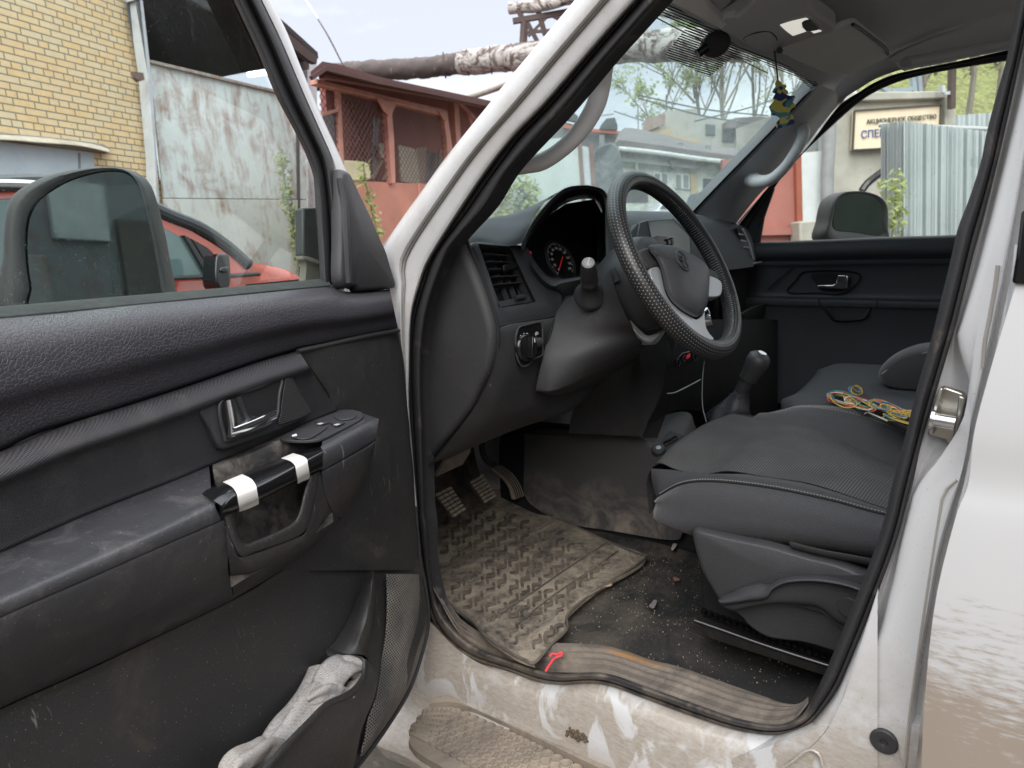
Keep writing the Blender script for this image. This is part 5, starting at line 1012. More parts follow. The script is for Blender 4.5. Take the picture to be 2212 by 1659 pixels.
dl = TT(3, 0, [(60, 160), (90, 145), (160, 122), (240, 105), (280, 112), (335, 155), (365, 195), (345, 210), (270, 230), (195, 250), (160, 240), (110, 205)])
obj('lamp_frame', g_prism(cr(L(OC, dl, .003), 50, True), -OCn * .008), M['lining'], rl, bevel=.0015)
ln = TT(3, 0, [(78, 163), (150, 140), (245, 118), (264, 128), (220, 160), (222, 180), (250, 205), (330, 196), (348, 203), (270, 225), (195, 243), (160, 232), (112, 196)])
obj('lamp_lens', g_prism(L(OC, ln, .0040), -OCn * .002), emit('reading_lamp_lens', (.85, .82, .74, 1), .30), rl)
obj('lamp_switch', g_prism(cr(L(OC, TT(3, 0, [(222, 150), (270, 135), (330, 185), (322, 196), (258, 205), (228, 180)]), .006), 24, True), -OCn * .004), M['plastic'], rl, bevel=.0015)
obj('console_recess', g_tube(L(OC, TT(2, 0, [(1500, 245), (1560, 215), (1659, 200)]) + TT(3, 0, [(40, 225), (58, 255), (20, 275)]) + TT(2, 0, [(1640, 290), (1590, 300), (1530, 275)]), .002), .0022, 6, 50, True), M['plastic'], rl)
obj('recess_button', g_prism(cr(L(OC, TT(2, 0, [(1540, 258), (1600, 235), (1640, 250), (1600, 285)]), .003), 20, True), -OCn * .003), M['lining'], rl, bevel=.001)
obj('centre_hook', g_tube([PZ(*T(3, 0, 75, 318), 1.612), PZ(*T(3, 0, 85, 332), 1.600), PZ(*T(3, 0, 60, 330), 1.600)], .004, 8), M['plastic'], rl)
# window edge weather strip, far side
WO = [(1570, 520), (1600, 480), (1659, 405), (1742, 320), (1809, 233), (1859, 197), (1892, 177), (1942, 158), (2076, 131), (2179, 108), (2300, 85)]
WI = [(1634, 526), (1650, 470), (1672, 408), (1729, 338), (1802, 268), (1850, 226), (1892, 198), (1959, 171), (2059, 150), (2172, 132), (2300, 112)]
rows = [L(PX, WO, 1.42), L(PX, WO, 1.44), L(PX, blend(WO, WI, .4), 1.435), L(PX, blend(WO, WI, .5), 1.45), L(PX, blend(WO, WI, .9), 1.452), L(PX, WI, 1.47), L(PX, WI, 1.50)]
fd = obj('passenger_door', g_surf([[Vector((1.575, y, .35)) for y in (1.02, .8, .5, -.2)], [Vector((1.60, y, .8)) for y in (1.03, .8, .5, -.2)], [Vector((1.585, y, 1.16)) for y in (1.0, .8, .5, -.2)]], 10, 4, back=(-.02, 0, 0)), M['white'], car)
obj('window_seal', g_surf(rows, 90, 3), M['rubber'], fd)
obj('sail_panel', g_prism(L(PX, [(1583, 492), (1610, 460), (1662, 402), (1672, 408), (1650, 470), (1640, 530), (1600, 560), (1585, 520)], 1.455), (.012, 0, 0)), M['plastic'], fd, bevel=.002)
obj('window_glass', g_prism(L(PX, [(1630, 535), (1640, 470), (1665, 400), (1725, 325), (1800, 255), (1848, 215), (1892, 185), (1959, 160), (2059, 140), (2172, 122), (2330, 90), (2330, 520)], 1.475), (.004, 0, 0)), M['glass_far'], fd)
CT = [(1560, 530), (1634, 524), (1760, 519), (1900, 513), (2062, 508), (2250, 500)]
def row_at(off, x): return [PX(u, v + off, x) for u, v in CT]
CB = [(1560, 640), (1634, 640), (1760, 643), (1900, 646), (2062, 650), (2250, 654)]
rows = [L(PX, CT, 1.50), L(PX, CT, 1.455), L(PX, blend(CT, CB, .08), 1.44), L(PX, blend(CT, CB, .25), 1.435), L(PX, blend(CT, CB, .36), 1.452), L(PX, blend(CT, CB, .42), 1.440), L(PX, blend(CT, CB, .5), 1.447), L(PX, blend(CT, CB, .9), 1.450), L(PX, CB, 1.443), L(PX, [(u, v + 4) for u, v in CB], 1.425), L(PX, [(u, v + 18) for u, v in CB], 1.425), L(PX, [(u, v + 22) for u, v in CB], 1.432), L(PX, [(u, v + 90) for u, v in CB], 1.445), L(PX, [(u, v + 230) for u, v in CB], 1.44)]
obj('door_card', g_surf(rows, 60, 3), plain('far_door_card', (.042, .045, .050), .5, bump=('grain', 500, .2)), fd)
obj('handle_bezel', g_tube(L(PX, TT(3, 1, [(130, 235), (180, 160), (255, 100), (590, 115), (500, 238), (330, 240)]), 1.444), .0022, 6, 60, True), M['gloss'], fd)
obj('handle_bowl', g_prism(cr(L(PX, TT(3, 1, [(285, 118), (510, 125), (500, 220), (350, 222), (310, 180)]), 1.444), 30, True), (.004, 0, 0)), M['void'], fd)
obj('door_handle', [g_prism(L(PX, TT(3, 1, [(450, 122), (518, 124), (516, 205), (500, 215), (320, 207), (315, 188), (420, 186), (440, 172)]), 1.425), (.012, 0, 0))], M['chrome'], fd, bevel=.003)
obj('grab_recess', [g_surf([L(PX, TT(3, 1, [(330, 340), (390, 400), (440, 430), (600, 425), (660, 395), (690, 340)]), 1.442), L(PX, TT(3, 1, [(380, 340), (420, 385), (450, 415), (600, 410), (640, 380), (660, 340)]), 1.425), L(PX, TT(3, 1, [(400, 335), (430, 375), (460, 400), (590, 395), (620, 365), (640, 335)]), 1.44)], 24, 3)], M['plastic'], fd)
for gp in ([(325, 275), (345, 340)], [(712, 280), (700, 335)]): obj('panel_groove', g_tube(L(PX, TT(3, 1, gp), 1.424), .002, 6), M['void'], fd)
obj('panel_groove', g_tube(L(PX, TT(3, 1, [(0, 215), (60, 160), (165, 70)]), 1.440), .002, 6), M['void'], fd)
# far grab handles, near grab handle
gh = [Vector(p) for p in (PX(1652, 385, 1.30), PX(1634, 390, 1.27), PX(1665, 388, 1.24), PX(1700, 352, 1.24), PX(1728, 310, 1.245), PX(1738, 280, 1.26), PX(1722, 262, 1.30))]
obj('grab_handle', g_tube([PX(1622, 386, 1.28), PX(1640, 392, 1.21), PX(1668, 386, 1.18), PX(1698, 358, 1.175), PX(1724, 318, 1.175), PX(1736, 286, 1.20), PX(1724, 262, 1.26)], [.024, .021, .017, .015, .015, .018, .022], 16, 50), M['handle_grey'], car, label='grey grab handle on the far windscreen pillar')
obj('grab_handle', g_tube([PX(1310, 118, .06), PX(1303, 155, .075), PX(1298, 187, .085), PX(1284, 233, .085), PX(1252, 284, .085), PX(1216, 320, .085), PX(1173, 348, .085), PX(1133, 356, .08), PX(1085, 362, .06)], [.014, .0155, .0160, .0155, .0145, .0145, .0155, .016, .016], 16, 60), M['handle_grey'], car, label='grey grab handle on the near windscreen pillar')
rh = obj('grab_handle', [g_tube([PX(*T(3, 0, 880, 412), 1.27), PX(*T(3, 0, 1080, 378), 1.25), PX(*T(3, 0, 1300, 335), 1.25), PX(*T(3, 0, 1570, 285), 1.25), PX(*T(3, 0, 1800, 245), 1.25)], [.016, .0155, .014, .013, .013], 12), g_prism(cr(L(PX, TT(3, 0, [(840, 395), (1040, 355), (1065, 325), (1092, 325), (1100, 345), (1100, 398), (860, 438), (838, 425)]), 1.28), 30, True), (.03, 0, .002))], M['handle_grey'], car, bevel=.004, label='folded grey grab handle along the far roof edge')
obj('handle_shadow_line', g_tube([PX(*T(3, 0, 1110, 352), 1.30), PX(*T(3, 0, 1300, 314), 1.30), PX(*T(3, 0, 1600, 258), 1.30)], .003, 6), M['void'], rh)  # dark tube drawn as the shade line beside the handle
obj('handle_cap', g_prism(cr(L(PX, TT(3, 0, [(858, 392), (918, 384), (920, 428), (862, 434)]), 1.245), 20, True), (.01, 0, 0)), M['lining'], rh, bevel=.001)
# passenger mirror outside
pm = TT(3, 0, [(372, 1560), (390, 1430), (410, 1330), (440, 1270), (500, 1242), (600, 1240), (690, 1262), (745, 1300), (768, 1350), (770, 1480), (762, 1600), (560, 1640)])
pg = TT(3, 0, [(425, 1480), (430, 1350), (450, 1290), (510, 1258), (600, 1255), (680, 1275), (725, 1312), (742, 1360), (740, 1450), (735, 1525), (560, 1505)])
pmn = Vector((-.42, -.9, .02)).normalized(); pmp = PX(1850, 465, 1.74)
def PM2(u, v, o=0.0): return PN(u, v, pmp + pmn * o, pmn)
a = cr(L(PM2, pm), 60, True); b = cr(L(PM2, pg), 60, True); cpm = sum(b, Vector()) / 60
obj('door_mirror', g_surf([b, [x.lerp(y, .5) + pmn * .008 for x, y in zip(b, a)], a, [cpm + (p - cpm) * .95 - pmn * .06 for p in a], [cpm + (p - cpm) * .4 - pmn * .10 for p in a], [cpm + (p - cpm) * .01 - pmn * .11 for p in a]], 60, 3, closed=True), M['mirror_shell'], fd, angle=60)
obj('mirror_glass', g_prism([cpm + (p - cpm) * .985 for p in b], pmn * .002), M['mirror'], fd)
# =====================================================================  SEATS, MAT AND LOOSE THINGS
s = N('dotted_seat_fabric'); x_, y_, z_ = s.xyz()[0], s.xyz()[1], s.xyz()[2]
def dots(s, fa, fb):
    U = s.math('MULTIPLY', s.dot((.80, .6, .0)), fa); V = s.math('MULTIPLY', s.dot((-.6, .80, 0)), fb)
    V2 = s.math('ADD', V, s.math('MULTIPLY', s.math('FLOOR', U), .5))
    du, dv = s.math('SUBTRACT', s.math('FRACT', U), .5), s.math('SUBTRACT', s.math('FRACT', V2), .5)
    return s.ramp(s.math('ADD', s.math('MULTIPLY', du, du), s.math('MULTIPLY', s.math('MULTIPLY', dv, dv), 2.2)), .13, .05)
d = dots(s, 240, 175); s.set('Base Color', s.mix(s.math('MULTIPLY', d, s.ramp(s.noise(12, 3), .1, .8)), (.028, .028, .030, 1), (.19, .185, .18, 1))); s.set('Roughness', .85); s.bump(d, .4, .0015); s.bump(s.noise(7, 2), .25, .02); M['seat_dot'] = s.m
s = N('ribbed_side_fabric'); w = s.math('SINE', s.math('MULTIPLY', s.dot((.35, 1, 1.3)), 1300)); s.set('Base Color', s.mix(s.ramp(w, -1, 1), (.021, .021, .024, 1), (.038, .038, .043, 1))); s.set('Roughness', .8); s.b.inputs['Sheen Weight'].default_value = .25; s.bump(w, .3, .001); s.bump(s.noise(9, 3), .35, .02); M['seat_side'] = s.m
M['stitch'] = plain('pale_thread', (.22, .22, .215), .8)
seat = empty('seat_anchor', (0.45, .45, .46), None, None)
bpy.data.objects.remove(seat)
def L3(pts): return [PX(*p) for p in pts]
A = L3([(1428, 1120, .25), (1430, 1132, .235), (1473, 1150, .225), (1512, 1157, .22), (1659, 1169, .22), (1792, 1186, .22), (1886, 1203, .22), (2010, 1222, .22)])
B = L3([(1416, 1086, .245), (1424, 1096, .215), (1470, 1105, .185), (1540, 1105, .18), (1659, 1115, .18), (1792, 1135, .18), (1890, 1152, .18), (2020, 1175, .18)])
Cs = L3([(1417, 1078, .24), (1426, 1070, .225), (1473, 1046, .215), (1539, 1040, .212), (1659, 1053, .212), (1792, 1080, .212), (1892, 1107, .212), (2030, 1138, .212)])
C2 = L3([(1409, 1042, .262), (1424, 1033, .250), (1466, 1030, .242), (1539, 1029, .240), (1659, 1041, .240), (1776, 1064, .240), (1890, 1100, .240), (2035, 1140, .240)])
D = L3([(1406, 1012, .275), (1425, 1000, .275), (1460, 1014, .262), (1510, 1027, .250), (1573, 1018, .250), (1659, 1031, .250), (1759, 1047, .250), (1900, 1094, .250), (2040, 1135, .250)])
A2 = [p + Vector((.06, -.01, -.03)) for p in A]
seat = obj('driver_seat', g_surf([A2, A, [a.lerp(b, .5) + Vector((-.02, 0, 0)) for a, b in zip(A, B)], B, [a.lerp(b, .6) + Vector((-.008, 0, 0)) for a, b in zip(B, Cs)], Cs], 70, 4), M['seat_side'], car, angle=70)
obj('bolster', g_surf([Cs, [p + Vector((.001, 0, .004)) for p in Cs], C2, [a for a in cr(D, 8)]], 70, 4), plain('smooth_seat_fabric', (.036, .036, .039), .8, bump=('noise', 500, .2)), seat, angle=70)
Fe = L3([(1572, 893, .60), (1600, 897, .61), (1666, 911, .62), (1742, 923, .62), (1800, 945, .62), (1859, 973, .62), (1939, 1010, .62), (2050, 1050, .62)])
E1 = [PZ(1446, 972, .838), PZ(1490, 975, .842), PZ(1560, 985, .838), PZ(1650, 1000, .832), PZ(1740, 1015, .828), PZ(1830, 1045, .824), PZ(1950, 1085, .822), PZ(2060, 1115, .820)]
E2 = [PZ(1506, 932, .845), PZ(1545, 935, .848), PZ(1610, 945, .847), PZ(1700, 962, .845), PZ(1790, 985, .843), PZ(1870, 1020, .842), PZ(1960, 1055, .842), PZ(2060, 1085, .842)]
n8 = 40
D_, F_ = cr(D, n8), cr(Fe, n8)
E1_ = [a.lerp(b, .30) + Vector((0, .006 if i < 5 else 0, .012)) for i, (a, b) in enumerate(zip(D_, F_))]; E2_ = [a.lerp(b, .68) + Vector((0, .004 if i < 5 else 0, .012)) for i, (a, b) in enumerate(zip(D_, F_))]
def front(r): return [r[0] + Vector((0, .010, -.10)), r[0] + Vector((0, .014, -.03))] + r
obj('cushion', g_surf([[p for p in front(r)] for r in (D_, E1_, E2_, F_)], n8 + 2, 6, straight=True), M['seat_dot'], seat, angle=70)
G_ = L3([(1640, 902, .645), (1660, 896, .66), (1690, 886, .675), (1726, 878, .68), (1792, 880, .68), (1859, 891, .68), (1959, 926, .68), (2050, 962, .68)])
Gm = [a.lerp(b, .5) + Vector((.006, 0, .012)) for a, b in zip(L3([(1640, 906, .63), (1666, 911, .62), (1700, 917, .62), (1742, 923, .62), (1800, 945, .62), (1859, 973, .62), (1939, 1010, .62), (2050, 1050, .62)]), G_)]
F3 = L3([(1625, 902, .615), (1666, 911, .62), (1700, 917, .62), (1742, 923, .62), (1800, 945, .62), (1859, 973, .62), (1939, 1010, .62), (2050, 1050, .62)])
obj('bolster', g_surf([F3, Gm, G_, [p + Vector((.04, 0, -.02)) for p in G_], [p + Vector((.06, 0, -.15)) for p in G_]], 50, 5), M['seat_side'], seat, angle=70)
obj('cushion_side', g_surf([[F_[0] + Vector((.0, .01, -.10)), F_[8] + Vector((.05, 0, -.12)), F_[-1] + Vector((.08, 0, -.2))], [F_[0], F_[8] + Vector((.05, 0, -.01)), F_[-1] + Vector((.07, 0, 0))]], 12, 4), M['seat_side'], seat)
def stitches(curve, off, n, nm='stitch'):
    c = cr(curve, n * 2); g = [g_tube([c[i * 2] + off, c[i * 2 + 1] + off], .0009, 5) for i in range(n)]
    o = obj(nm, g, M['stitch'], seat); return o
stitches(cr(Cs, 60)[3:], Vector((-.0015, 0, .0045)), 95)
stitches([p for p in cr([a.lerp(b, .35) for a, b in zip(G_, Gm)], 40)[2:]], Vector((-.001, 0, .003)), 60)
obj('piping', g_tube([p + Vector((-.001, 0, .001)) for p in cr(Cs, 60)], .0020, 6), M['void'], seat)
obj('piping', g_tube([p + Vector((-.001, 0, .0005)) for p in D_[1:]], .0008, 6), M['void'], seat)
# seat base cover, lever, rail
XC = .165
sc = TT(2, 2, [(1180, 130), (1184, 98), (1212, 88), (1300, 108), (1430, 140), (1659, 185)]) + TT(3, 2, [(150, 225), (300, 268), (480, 310), (650, 372), (760, 400), (700, 600), (600, 800)]) + [(1850, 1345), (1790, 1320), (1705, 1300), (1620, 1290), (1560, 1292), (1548, 1275), (1519, 1223), (1501, 1160)]
M['cover'] = plain('seat_cover_plastic', (.040, .040, .043), .5, bump=('grain', 450, .35), dust=(.08, 9, DUST))
obj('side_cover', g_pillow(L(PX, sc, XC + .02), (-.022, 0, 0), 80, 5, .12, centre=PX(1680, 1225, XC + .02)), M['cover'], seat, angle=60)
skirt = [(1566, 1310), (1600, 1332), (1613, 1349), (1659, 1378), (1740, 1390), (1815, 1412), (1850, 1410), (1870, 1300), (1700, 1290), (1570, 1290)]
obj('base_skirt', g_prism(cr(L(PX, skirt, XC + .012), 50, True), (.02, 0, 0)), M['cover'], seat, bevel=.004)
lev1 = [(1551, 1296), (1558, 1289), (1580, 1280), (1606, 1268), (1640, 1260)] + TT(3, 2, [(0, 470), (90, 430), (200, 412), (330, 412), (450, 428), (560, 455), (680, 500)])
lev2 = [(1551, 1298), (1560, 1303), (1590, 1300), (1620, 1295), (1655, 1290)] + TT(3, 2, [(30, 500), (110, 462), (210, 450), (330, 452), (450, 470), (560, 500), (680, 560)])
lev3 = [(1552, 1300), (1562, 1312), (1582, 1319), (1606, 1315), (1640, 1308)] + TT(3, 2, [(40, 594), (110, 592), (200, 598), (310, 612), (390, 660), (440, 705), (520, 745)])
rows = [L(PX, shift(lev1, 2), XC + .01), L(PX, lev1, XC - .014), L(PX, blend(lev1, lev2, .5), XC - .030), L(PX, lev2, XC - .034), L(PX, shift(lev2, 5), XC - .022), L(PX, blend(lev2, lev3, .7), XC - .020), L(PX, lev3, XC - .014), L(PX, lev3, XC + .012)]
obj('height_lever', g_surf(rows, 50, 3), M['cover'], seat, angle=70)
obj('lever_cap', g_disc(PX(*T(3, 2, 525, 612), XC - .018), (-1, 0, 0), .012, .005, 28), M['plastic'], seat, bevel=.001)
lug = g_tube([PX(*T(3, 2, p, q), XC + .012) for p, q in ((150, 215), (350, 265), (540, 300), (690, 330))], .013, 8, flat=.3)
obj('belt_webbing', lug, plain('webbing', (.05, .05, .052), .8, bump=('noise', 300, .6)), seat)
rl_top = [(1516, 1322), (1560, 1340), (1659, 1378), (1796, 1428), (1850, 1448)]
rail = obj('seat_rail', [g_surf([L(PX, [(1499, 1342), (1560, 1363), (1659, 1398), (1790, 1440), (1860, 1462)], .185), L(PX, [(1500, 1366), (1560, 1388), (1659, 1420), (1782, 1460), (1860, 1484)], .185)], 20, 2, back=(.012, 0, 0)), g_surf([L(PX, [(1499, 1340), (1560, 1361), (1659, 1396), (1790, 1438), (1860, 1460)], .183), L(PX, [(1514, 1330), (1566, 1350), (1662, 1386), (1794, 1432), (1862, 1454)], .215)], 20, 2, back=(0, 0, -.004))], plain('rail_steel', (.045, .042, .040), .35, .6, dust=(.3, 14, DUST)), seat, bevel=.001)
obj('rail_highlight', g_tube(L(PX, [(1500, 1340), (1560, 1361), (1659, 1396), (1790, 1438), (1860, 1460)], .1815), .0020, 6), plain('rail_highlight_steel', (.12, .12, .125), .4, .7), rail)  # paler tube draws the bright highlight along the rail
c0, c1 = PX(1522, 1326, .235), PX(1830, 1440, .235)
obj('rail_teeth', [g_box(c0.lerp(c1, t) + Vector((0, 0, .006)), (.006, 0, 0), (c1 - c0).normalized() * .0042, (0, 0, .0035)) for t in [i / 21 for i in range(22)]] + [g_bar(c0 + Vector((0, 0, -.002)), c1 + Vector((0, 0, -.002)), .022, .006)], M['gloss'], rail)
# backrests behind the post, under seat frame
obj('backrest', g_pillow([Vector((.20, .10, .80)), Vector((.19, -.02, .95)), Vector((.21, -.12, 1.35)), Vector((.28, -.16, 1.50)), Vector((.60, -.16, 1.50)), Vector((.66, -.12, 1.35)), Vector((.68, -.02, .95)), Vector((.66, .10, .80))], (0, -.14, .0), 50, 4, .15), M['seat_side'], seat, angle=70)
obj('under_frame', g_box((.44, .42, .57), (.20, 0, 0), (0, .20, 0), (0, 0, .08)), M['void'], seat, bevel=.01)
# passenger seat
q1, q2 = PZ(1690, 872, .845), PZ(1812, 785, .845)
px0, px1 = q1.x, 1.27
def cz(x, y, z): return Vector((x, y, z))
yf1, yf2 = q1.y, q2.y
rows = []
for i, (x, dz) in enumerate([(px0 - .02, -.16), (px0 - .015, -.03), (px0, .0), (px0 + .05, .006), (px0 + .15, -.004), (px0 + .25, -.004), (px0 + .38, .004), (px0 + .44, .012), (px0 + .49, .0), (px0 + .50, -.16)]):
    t = (x - px0) / .45; yf = yf1 + (yf2 - yf1) * min(max(t, 0), 1) - (.03 if i in (0, 1, 2, 8, 9) else 0)
    rows.append([cz(x, yf + .012, .845 + dz - .12), cz(x, yf + .018, .845 + dz - .02), cz(x, yf, .845 + dz), cz(x, yf - .06, .848 + dz), cz(x, yf - .3, .840 + dz), cz(x, -.1, .838 + dz)])
s = N('corded_fabric'); w = s.math('SINE', s.math('MULTIPLY', s.dot((.94, -.34, 0)), 900)); s.set('Base Color', s.mix(s.ramp(w, -1, 1), (.026, .027, .030, 1), (.052, .054, .060, 1))); s.set('Roughness', .85); s.bump(w, .4, .001); M['cord'] = s.m
ps = obj('passenger_seat', g_surf(rows, 40, 5), M['cord'], car, angle=70)
bo_ = [(1902, 805), (1906, 790), (1922, 773), (1945, 758), (1978, 745), (2015, 739), (2070, 740), (2090, 800), (2060, 845), (1986, 839), (1946, 836), (1915, 826)]
xb = 1.02
obj('backrest_bolster', g_pillow(L(PX, bo_, xb + .06), (-.075, 0, 0), 60, 6, .30), M['seat_side'], ps, angle=80)
obj('bolster_seam', g_tube(L(PX, [(1905, 808), (1930, 790), (1960, 774), (2000, 762), (2040, 755)], xb - .012), .002, 6), M['stitch'], ps)
obj('backrest', g_pillow([Vector((.80, .06, .84)), Vector((.80, -.02, 1.0)), Vector((.82, -.12, 1.5)), Vector((1.22, -.12, 1.5)), Vector((1.26, -.02, 1.0)), Vector((1.26, .06, .84))], (0, -.14, 0), 50, 4, .15), M['seat_side'], ps, angle=70)
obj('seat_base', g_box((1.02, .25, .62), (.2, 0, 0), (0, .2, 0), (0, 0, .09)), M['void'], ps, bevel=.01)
# dark inner trim of the cabin
liner = [g_box((1.12, .4, .462), (.40, 0, 0), (0, 1.25, 0), (0, 0, .004)), g_box((1.530, .3, .80), (.004, 0, 0), (0, 1.3, 0), (0, 0, .33)), g_box((.75, -.62, .75), (.72, 0, 0), (0, .01, 0), (0, 0, .28))]
obj('cabin_liner', liner, M['plastic'], car)
obj('transmission_hump', g_surf([[Vector((.66, y, .46)) for y in (1.5, .9, .2, -.5)], [Vector((.68, y, .68)) for y in (1.5, .9, .2, -.5)], [Vector((.74, y, .72)) for y in (1.5, .9, .2, -.5)], [Vector((.86, y, .70)) for y in (1.5, .9, .2, -.5)], [Vector((.90, y, .46)) for y in (1.5, .9, .2, -.5)]], 12, 4), M['void'], car)
obj('rear_bench', g_pillow([Vector((.08, -.9, .5)), Vector((.08, -.9, .9)), Vector((1.42, -.9, .9)), Vector((1.42, -.9, .5))], (0, -.5, 0), 40, 4, .1), M['seat_side'], car)

# ---- rubber floor mat
MLl = [(905, 1075, .52), (912, 1150, .495), (926, 1225, .487), (938, 1280, .492), (1020, 1341, .497), (1048, 1374, .499), (1106, 1414, .498), (1135, 1428, .497), (1155, 1434, .496)]
MRr = [(1085, 1058, .52), (1135, 1083, .495), (1175, 1106, .482), (1219, 1127, .480), (1306, 1168, .479), (1395, 1205, .479), (1290, 1274, .482), (1226, 1330, .487), (1224, 1362, .491)]
ml = [PZ(*p) for p in MLl]; mr = [PZ(*p) for p in MRr]
def matrow(t):
    return [a.lerp(b, t) + Vector((0, 0, .0035 * math.sin(t * 9 + i * 1.7) + .003 * math.sin(i * 2.3))) for i, (a, b) in enumerate(zip(ml, mr))]
rows = [[p + Vector((0, 0, -.008)) for p in ml], ml, matrow(.03)] + [matrow(t / 12) for t in range(1, 12)] + [matrow(.97), mr, [p + Vector((0, 0, -.008)) for p in mr]]
s = N('dusty_rubber_mat'); f = s.noise(7, 9, .68, dist=1.8); f2 = s.noise(22, 6, .7, dist=2.5)
dd_ = s.math('ADD', s.math('MULTIPLY', f, .65), s.math('MULTIPLY', f2, .35))
s.set('Base Color', s.mix(s.ramp(dd_, .38, .57), (.052, .047, .042, 1), (.31, .26, .20, 1))); s.set('Roughness', .9); s.bump(f2, .6, .004); s.bump(s.noise(200, 3), .35); M['mat'] = s.m
V, Fc = g_surf(rows, 90, 3)
mat = obj('floor_mat', (V, Fc), M['mat'], None, angle=60, label='dusty brown rubber floor mat with angular tread under the pedals', cat='floor mat')
rimc = [ml[3], ml[4], ml[5], ml[6], ml[7], ml[8], PZ(1190, 1395, .494), mr[8], mr[7], PZ(1256, 1300, .484), mr[6], PZ(1345, 1240, .481), mr[5], PZ(1379, 1197, .479), mr[4], mr[3], mr[2]]
obj('mat_rim', g_tube([p + Vector((0, 0, .002)) for p in rimc], .0030, 8, 200), M['rubber_dusty'], mat)
# chevron tread: dark L-shaped pads pressed in the mat
def matz(u, v):
    best = min(range(len(mid_s)), key=lambda i: (mid_s[i][0] - u) ** 2 + (mid_s[i][1] - v) ** 2); return mid_s[best][2]
mid_s = []
for p in V[::3]:
    a = _proj(p); mid_s.append((a[0], a[1], p.z))
s = N('tread_pad'); f2 = s.noise(26, 6, .7, dist=1.5); s.set('Base Color', s.mix(s.ramp(f2, .34, .58), (.026, .024, .022, 1), (.15, .122, .095, 1))); s.set('Roughness', .85); M['tread'] = s.m
pads = []
def inside(u, v, poly):
    c = False; j = len(poly) - 1
    for i in range(len(poly)):
        if ((poly[i][1] > v) != (poly[j][1] > v)) and (u < (poly[j][0] - poly[i][0]) * (v - poly[i][1]) / (poly[j][1] - poly[i][1]) + poly[i][0]): c = not c
        j = i
    return c
area1 = [(960, 1115), (1040, 1092), (1110, 1115), (1215, 1165), (1250, 1190), (1170, 1262), (1090, 1330), (1035, 1335), (965, 1270)]
area2 = [(1150, 1275), (1290, 1210), (1330, 1215), (1240, 1280), (1205, 1330), (1200, 1360), (1150, 1400), (1120, 1385), (1080, 1345)]
def Lpad(u, v, flip, sc=1.0):
    w, h, t = 18 * sc, 17 * sc, 6 * sc
    if flip: pts = [(u, v), (u + t, v), (u + t, v + h), (u + t - w, v + h + 2), (u + t - w, v + h - t + 2), (u, v + h - t)]
    else: pts = [(u, v + h), (u + t, v + h), (u + t, v + t), (u + w, v + t - 3), (u + w, v - 3), (u, v)]
    z = matz(u, v)
    return g_prism(cr([PZ(a, b, z + .0012) for a, b in pts], 24, True), (0, 0, .0018))
for i in range(-3, 16):
    for j in range(-2, 12):
        for fl in (0, 1):
            u = 950 + i * 25 + (13 if fl else 0) + random.uniform(-1, 1); v = 1070 + j * 31 + i * 12.5 + (15 if fl else 0)
            if inside(u, v, area1) or inside(u, v, area2):
                if random.random() < .9: pads.append(Lpad(u, v, fl, random.uniform(.85, 1.05)))
obj('tread_pads', pads, M['tread'], mat, bevel=.0006, seg=1)
obj('mat_crease', g_tube([PZ(u, v, matz(u, v) + .002) for u, v in [(1115, 1352), (1170, 1305), (1230, 1262), (1290, 1222), (1335, 1190)]], .0022, 6), M['rubber_dusty'], mat)
obj('mat_crease', g_tube([PZ(u, v, matz(u, v) + .002) for u, v in [(1060, 1340), (1120, 1300), (1200, 1245), (1260, 1205), (1310, 1172)]], .0022, 6), M['rubber_dusty'], mat)
# ---- small loose things
zc_ = .466
def scrap(name, pts, z, col, label, cat, th=.0012):
    return obj(name, g_prism(cr([PZ(u, v, z) for u, v in pts], 18, True), (0, 0, th)), plain(name + '_mat', col, .9), None, bevel=.0003, label=label, cat=cat)
scrap('paper_scrap', TT(2, 2, [(888, 610), (905, 590), (918, 572), (940, 575), (935, 595), (920, 625), (900, 622)]), .470, (.17, .15, .15), 'grey torn paper scrap in the middle of the black carpet', 'scrap')
scrap('paper_scrap', TT(2, 2, [(1032, 240), (1045, 205), (1058, 195), (1072, 205), (1065, 222), (1042, 250)]), .470, (.40, .38, .34), 'pale torn scrap on the carpet under the seat front', 'scrap')
scrap('dry_leaf', TT(2, 2, [(1048, 440), (1045, 424), (1062, 430), (1082, 436), (1085, 445), (1065, 446), (1058, 452)]), .472, (.30, .14, .07), 'small curled orange brown leaf on the carpet beside the seat', 'leaf', .002)
scrap('wood_chip', TT(2, 2, [(606, 486), (625, 476), (648, 468), (645, 478), (625, 484)]), .478, (.45, .33, .22), 'thin pale wood chip against the edge of the floor mat', 'chip', .002)
rp = [PZ(u, v, .50) for u, v in TT(2, 2, [(218, 1035), (232, 1012), (250, 985), (268, 960), (290, 945), (318, 935), (322, 915), (305, 925), (290, 932), (270, 925), (255, 930), (248, 942)])]
P = cr(rp, 70)
obj('red_string', [g_tube([p + Vector((.0016 * math.cos(i * 1.1 + k * math.pi), .0016 * math.sin(i * 1.1 + k * math.pi), .002)) for i, p in enumerate(P)], .0016, 6, 160) for k in (0, 1)], plain('red_cord', (.75, .07, .08), .7), None, label='short twisted red string lying on the door sill', cat='string')
mc_ = PX(*T(2, 2, 425, 1440), -.035); g = []
for i in range(70):
    q_ = random.gauss(0, 1); g.append(g_lathe(mc_ + Vector((random.uniform(-.006, .003), q_ * .010, random.gauss(0, .0045))), (random.uniform(-1, 1), random.uniform(-1, 1), random.uniform(-1, 1)), [(-.003, .001), (-.002, .0028), (.0015, .003), (.003, .001)], 6))
obj('mud_clod', g, plain('mud', (.10, .075, .05), .95, bump=('noise', 200, 1)), None, label='dark clod of dried mud stuck to the white sill below the seal', cat='mud')
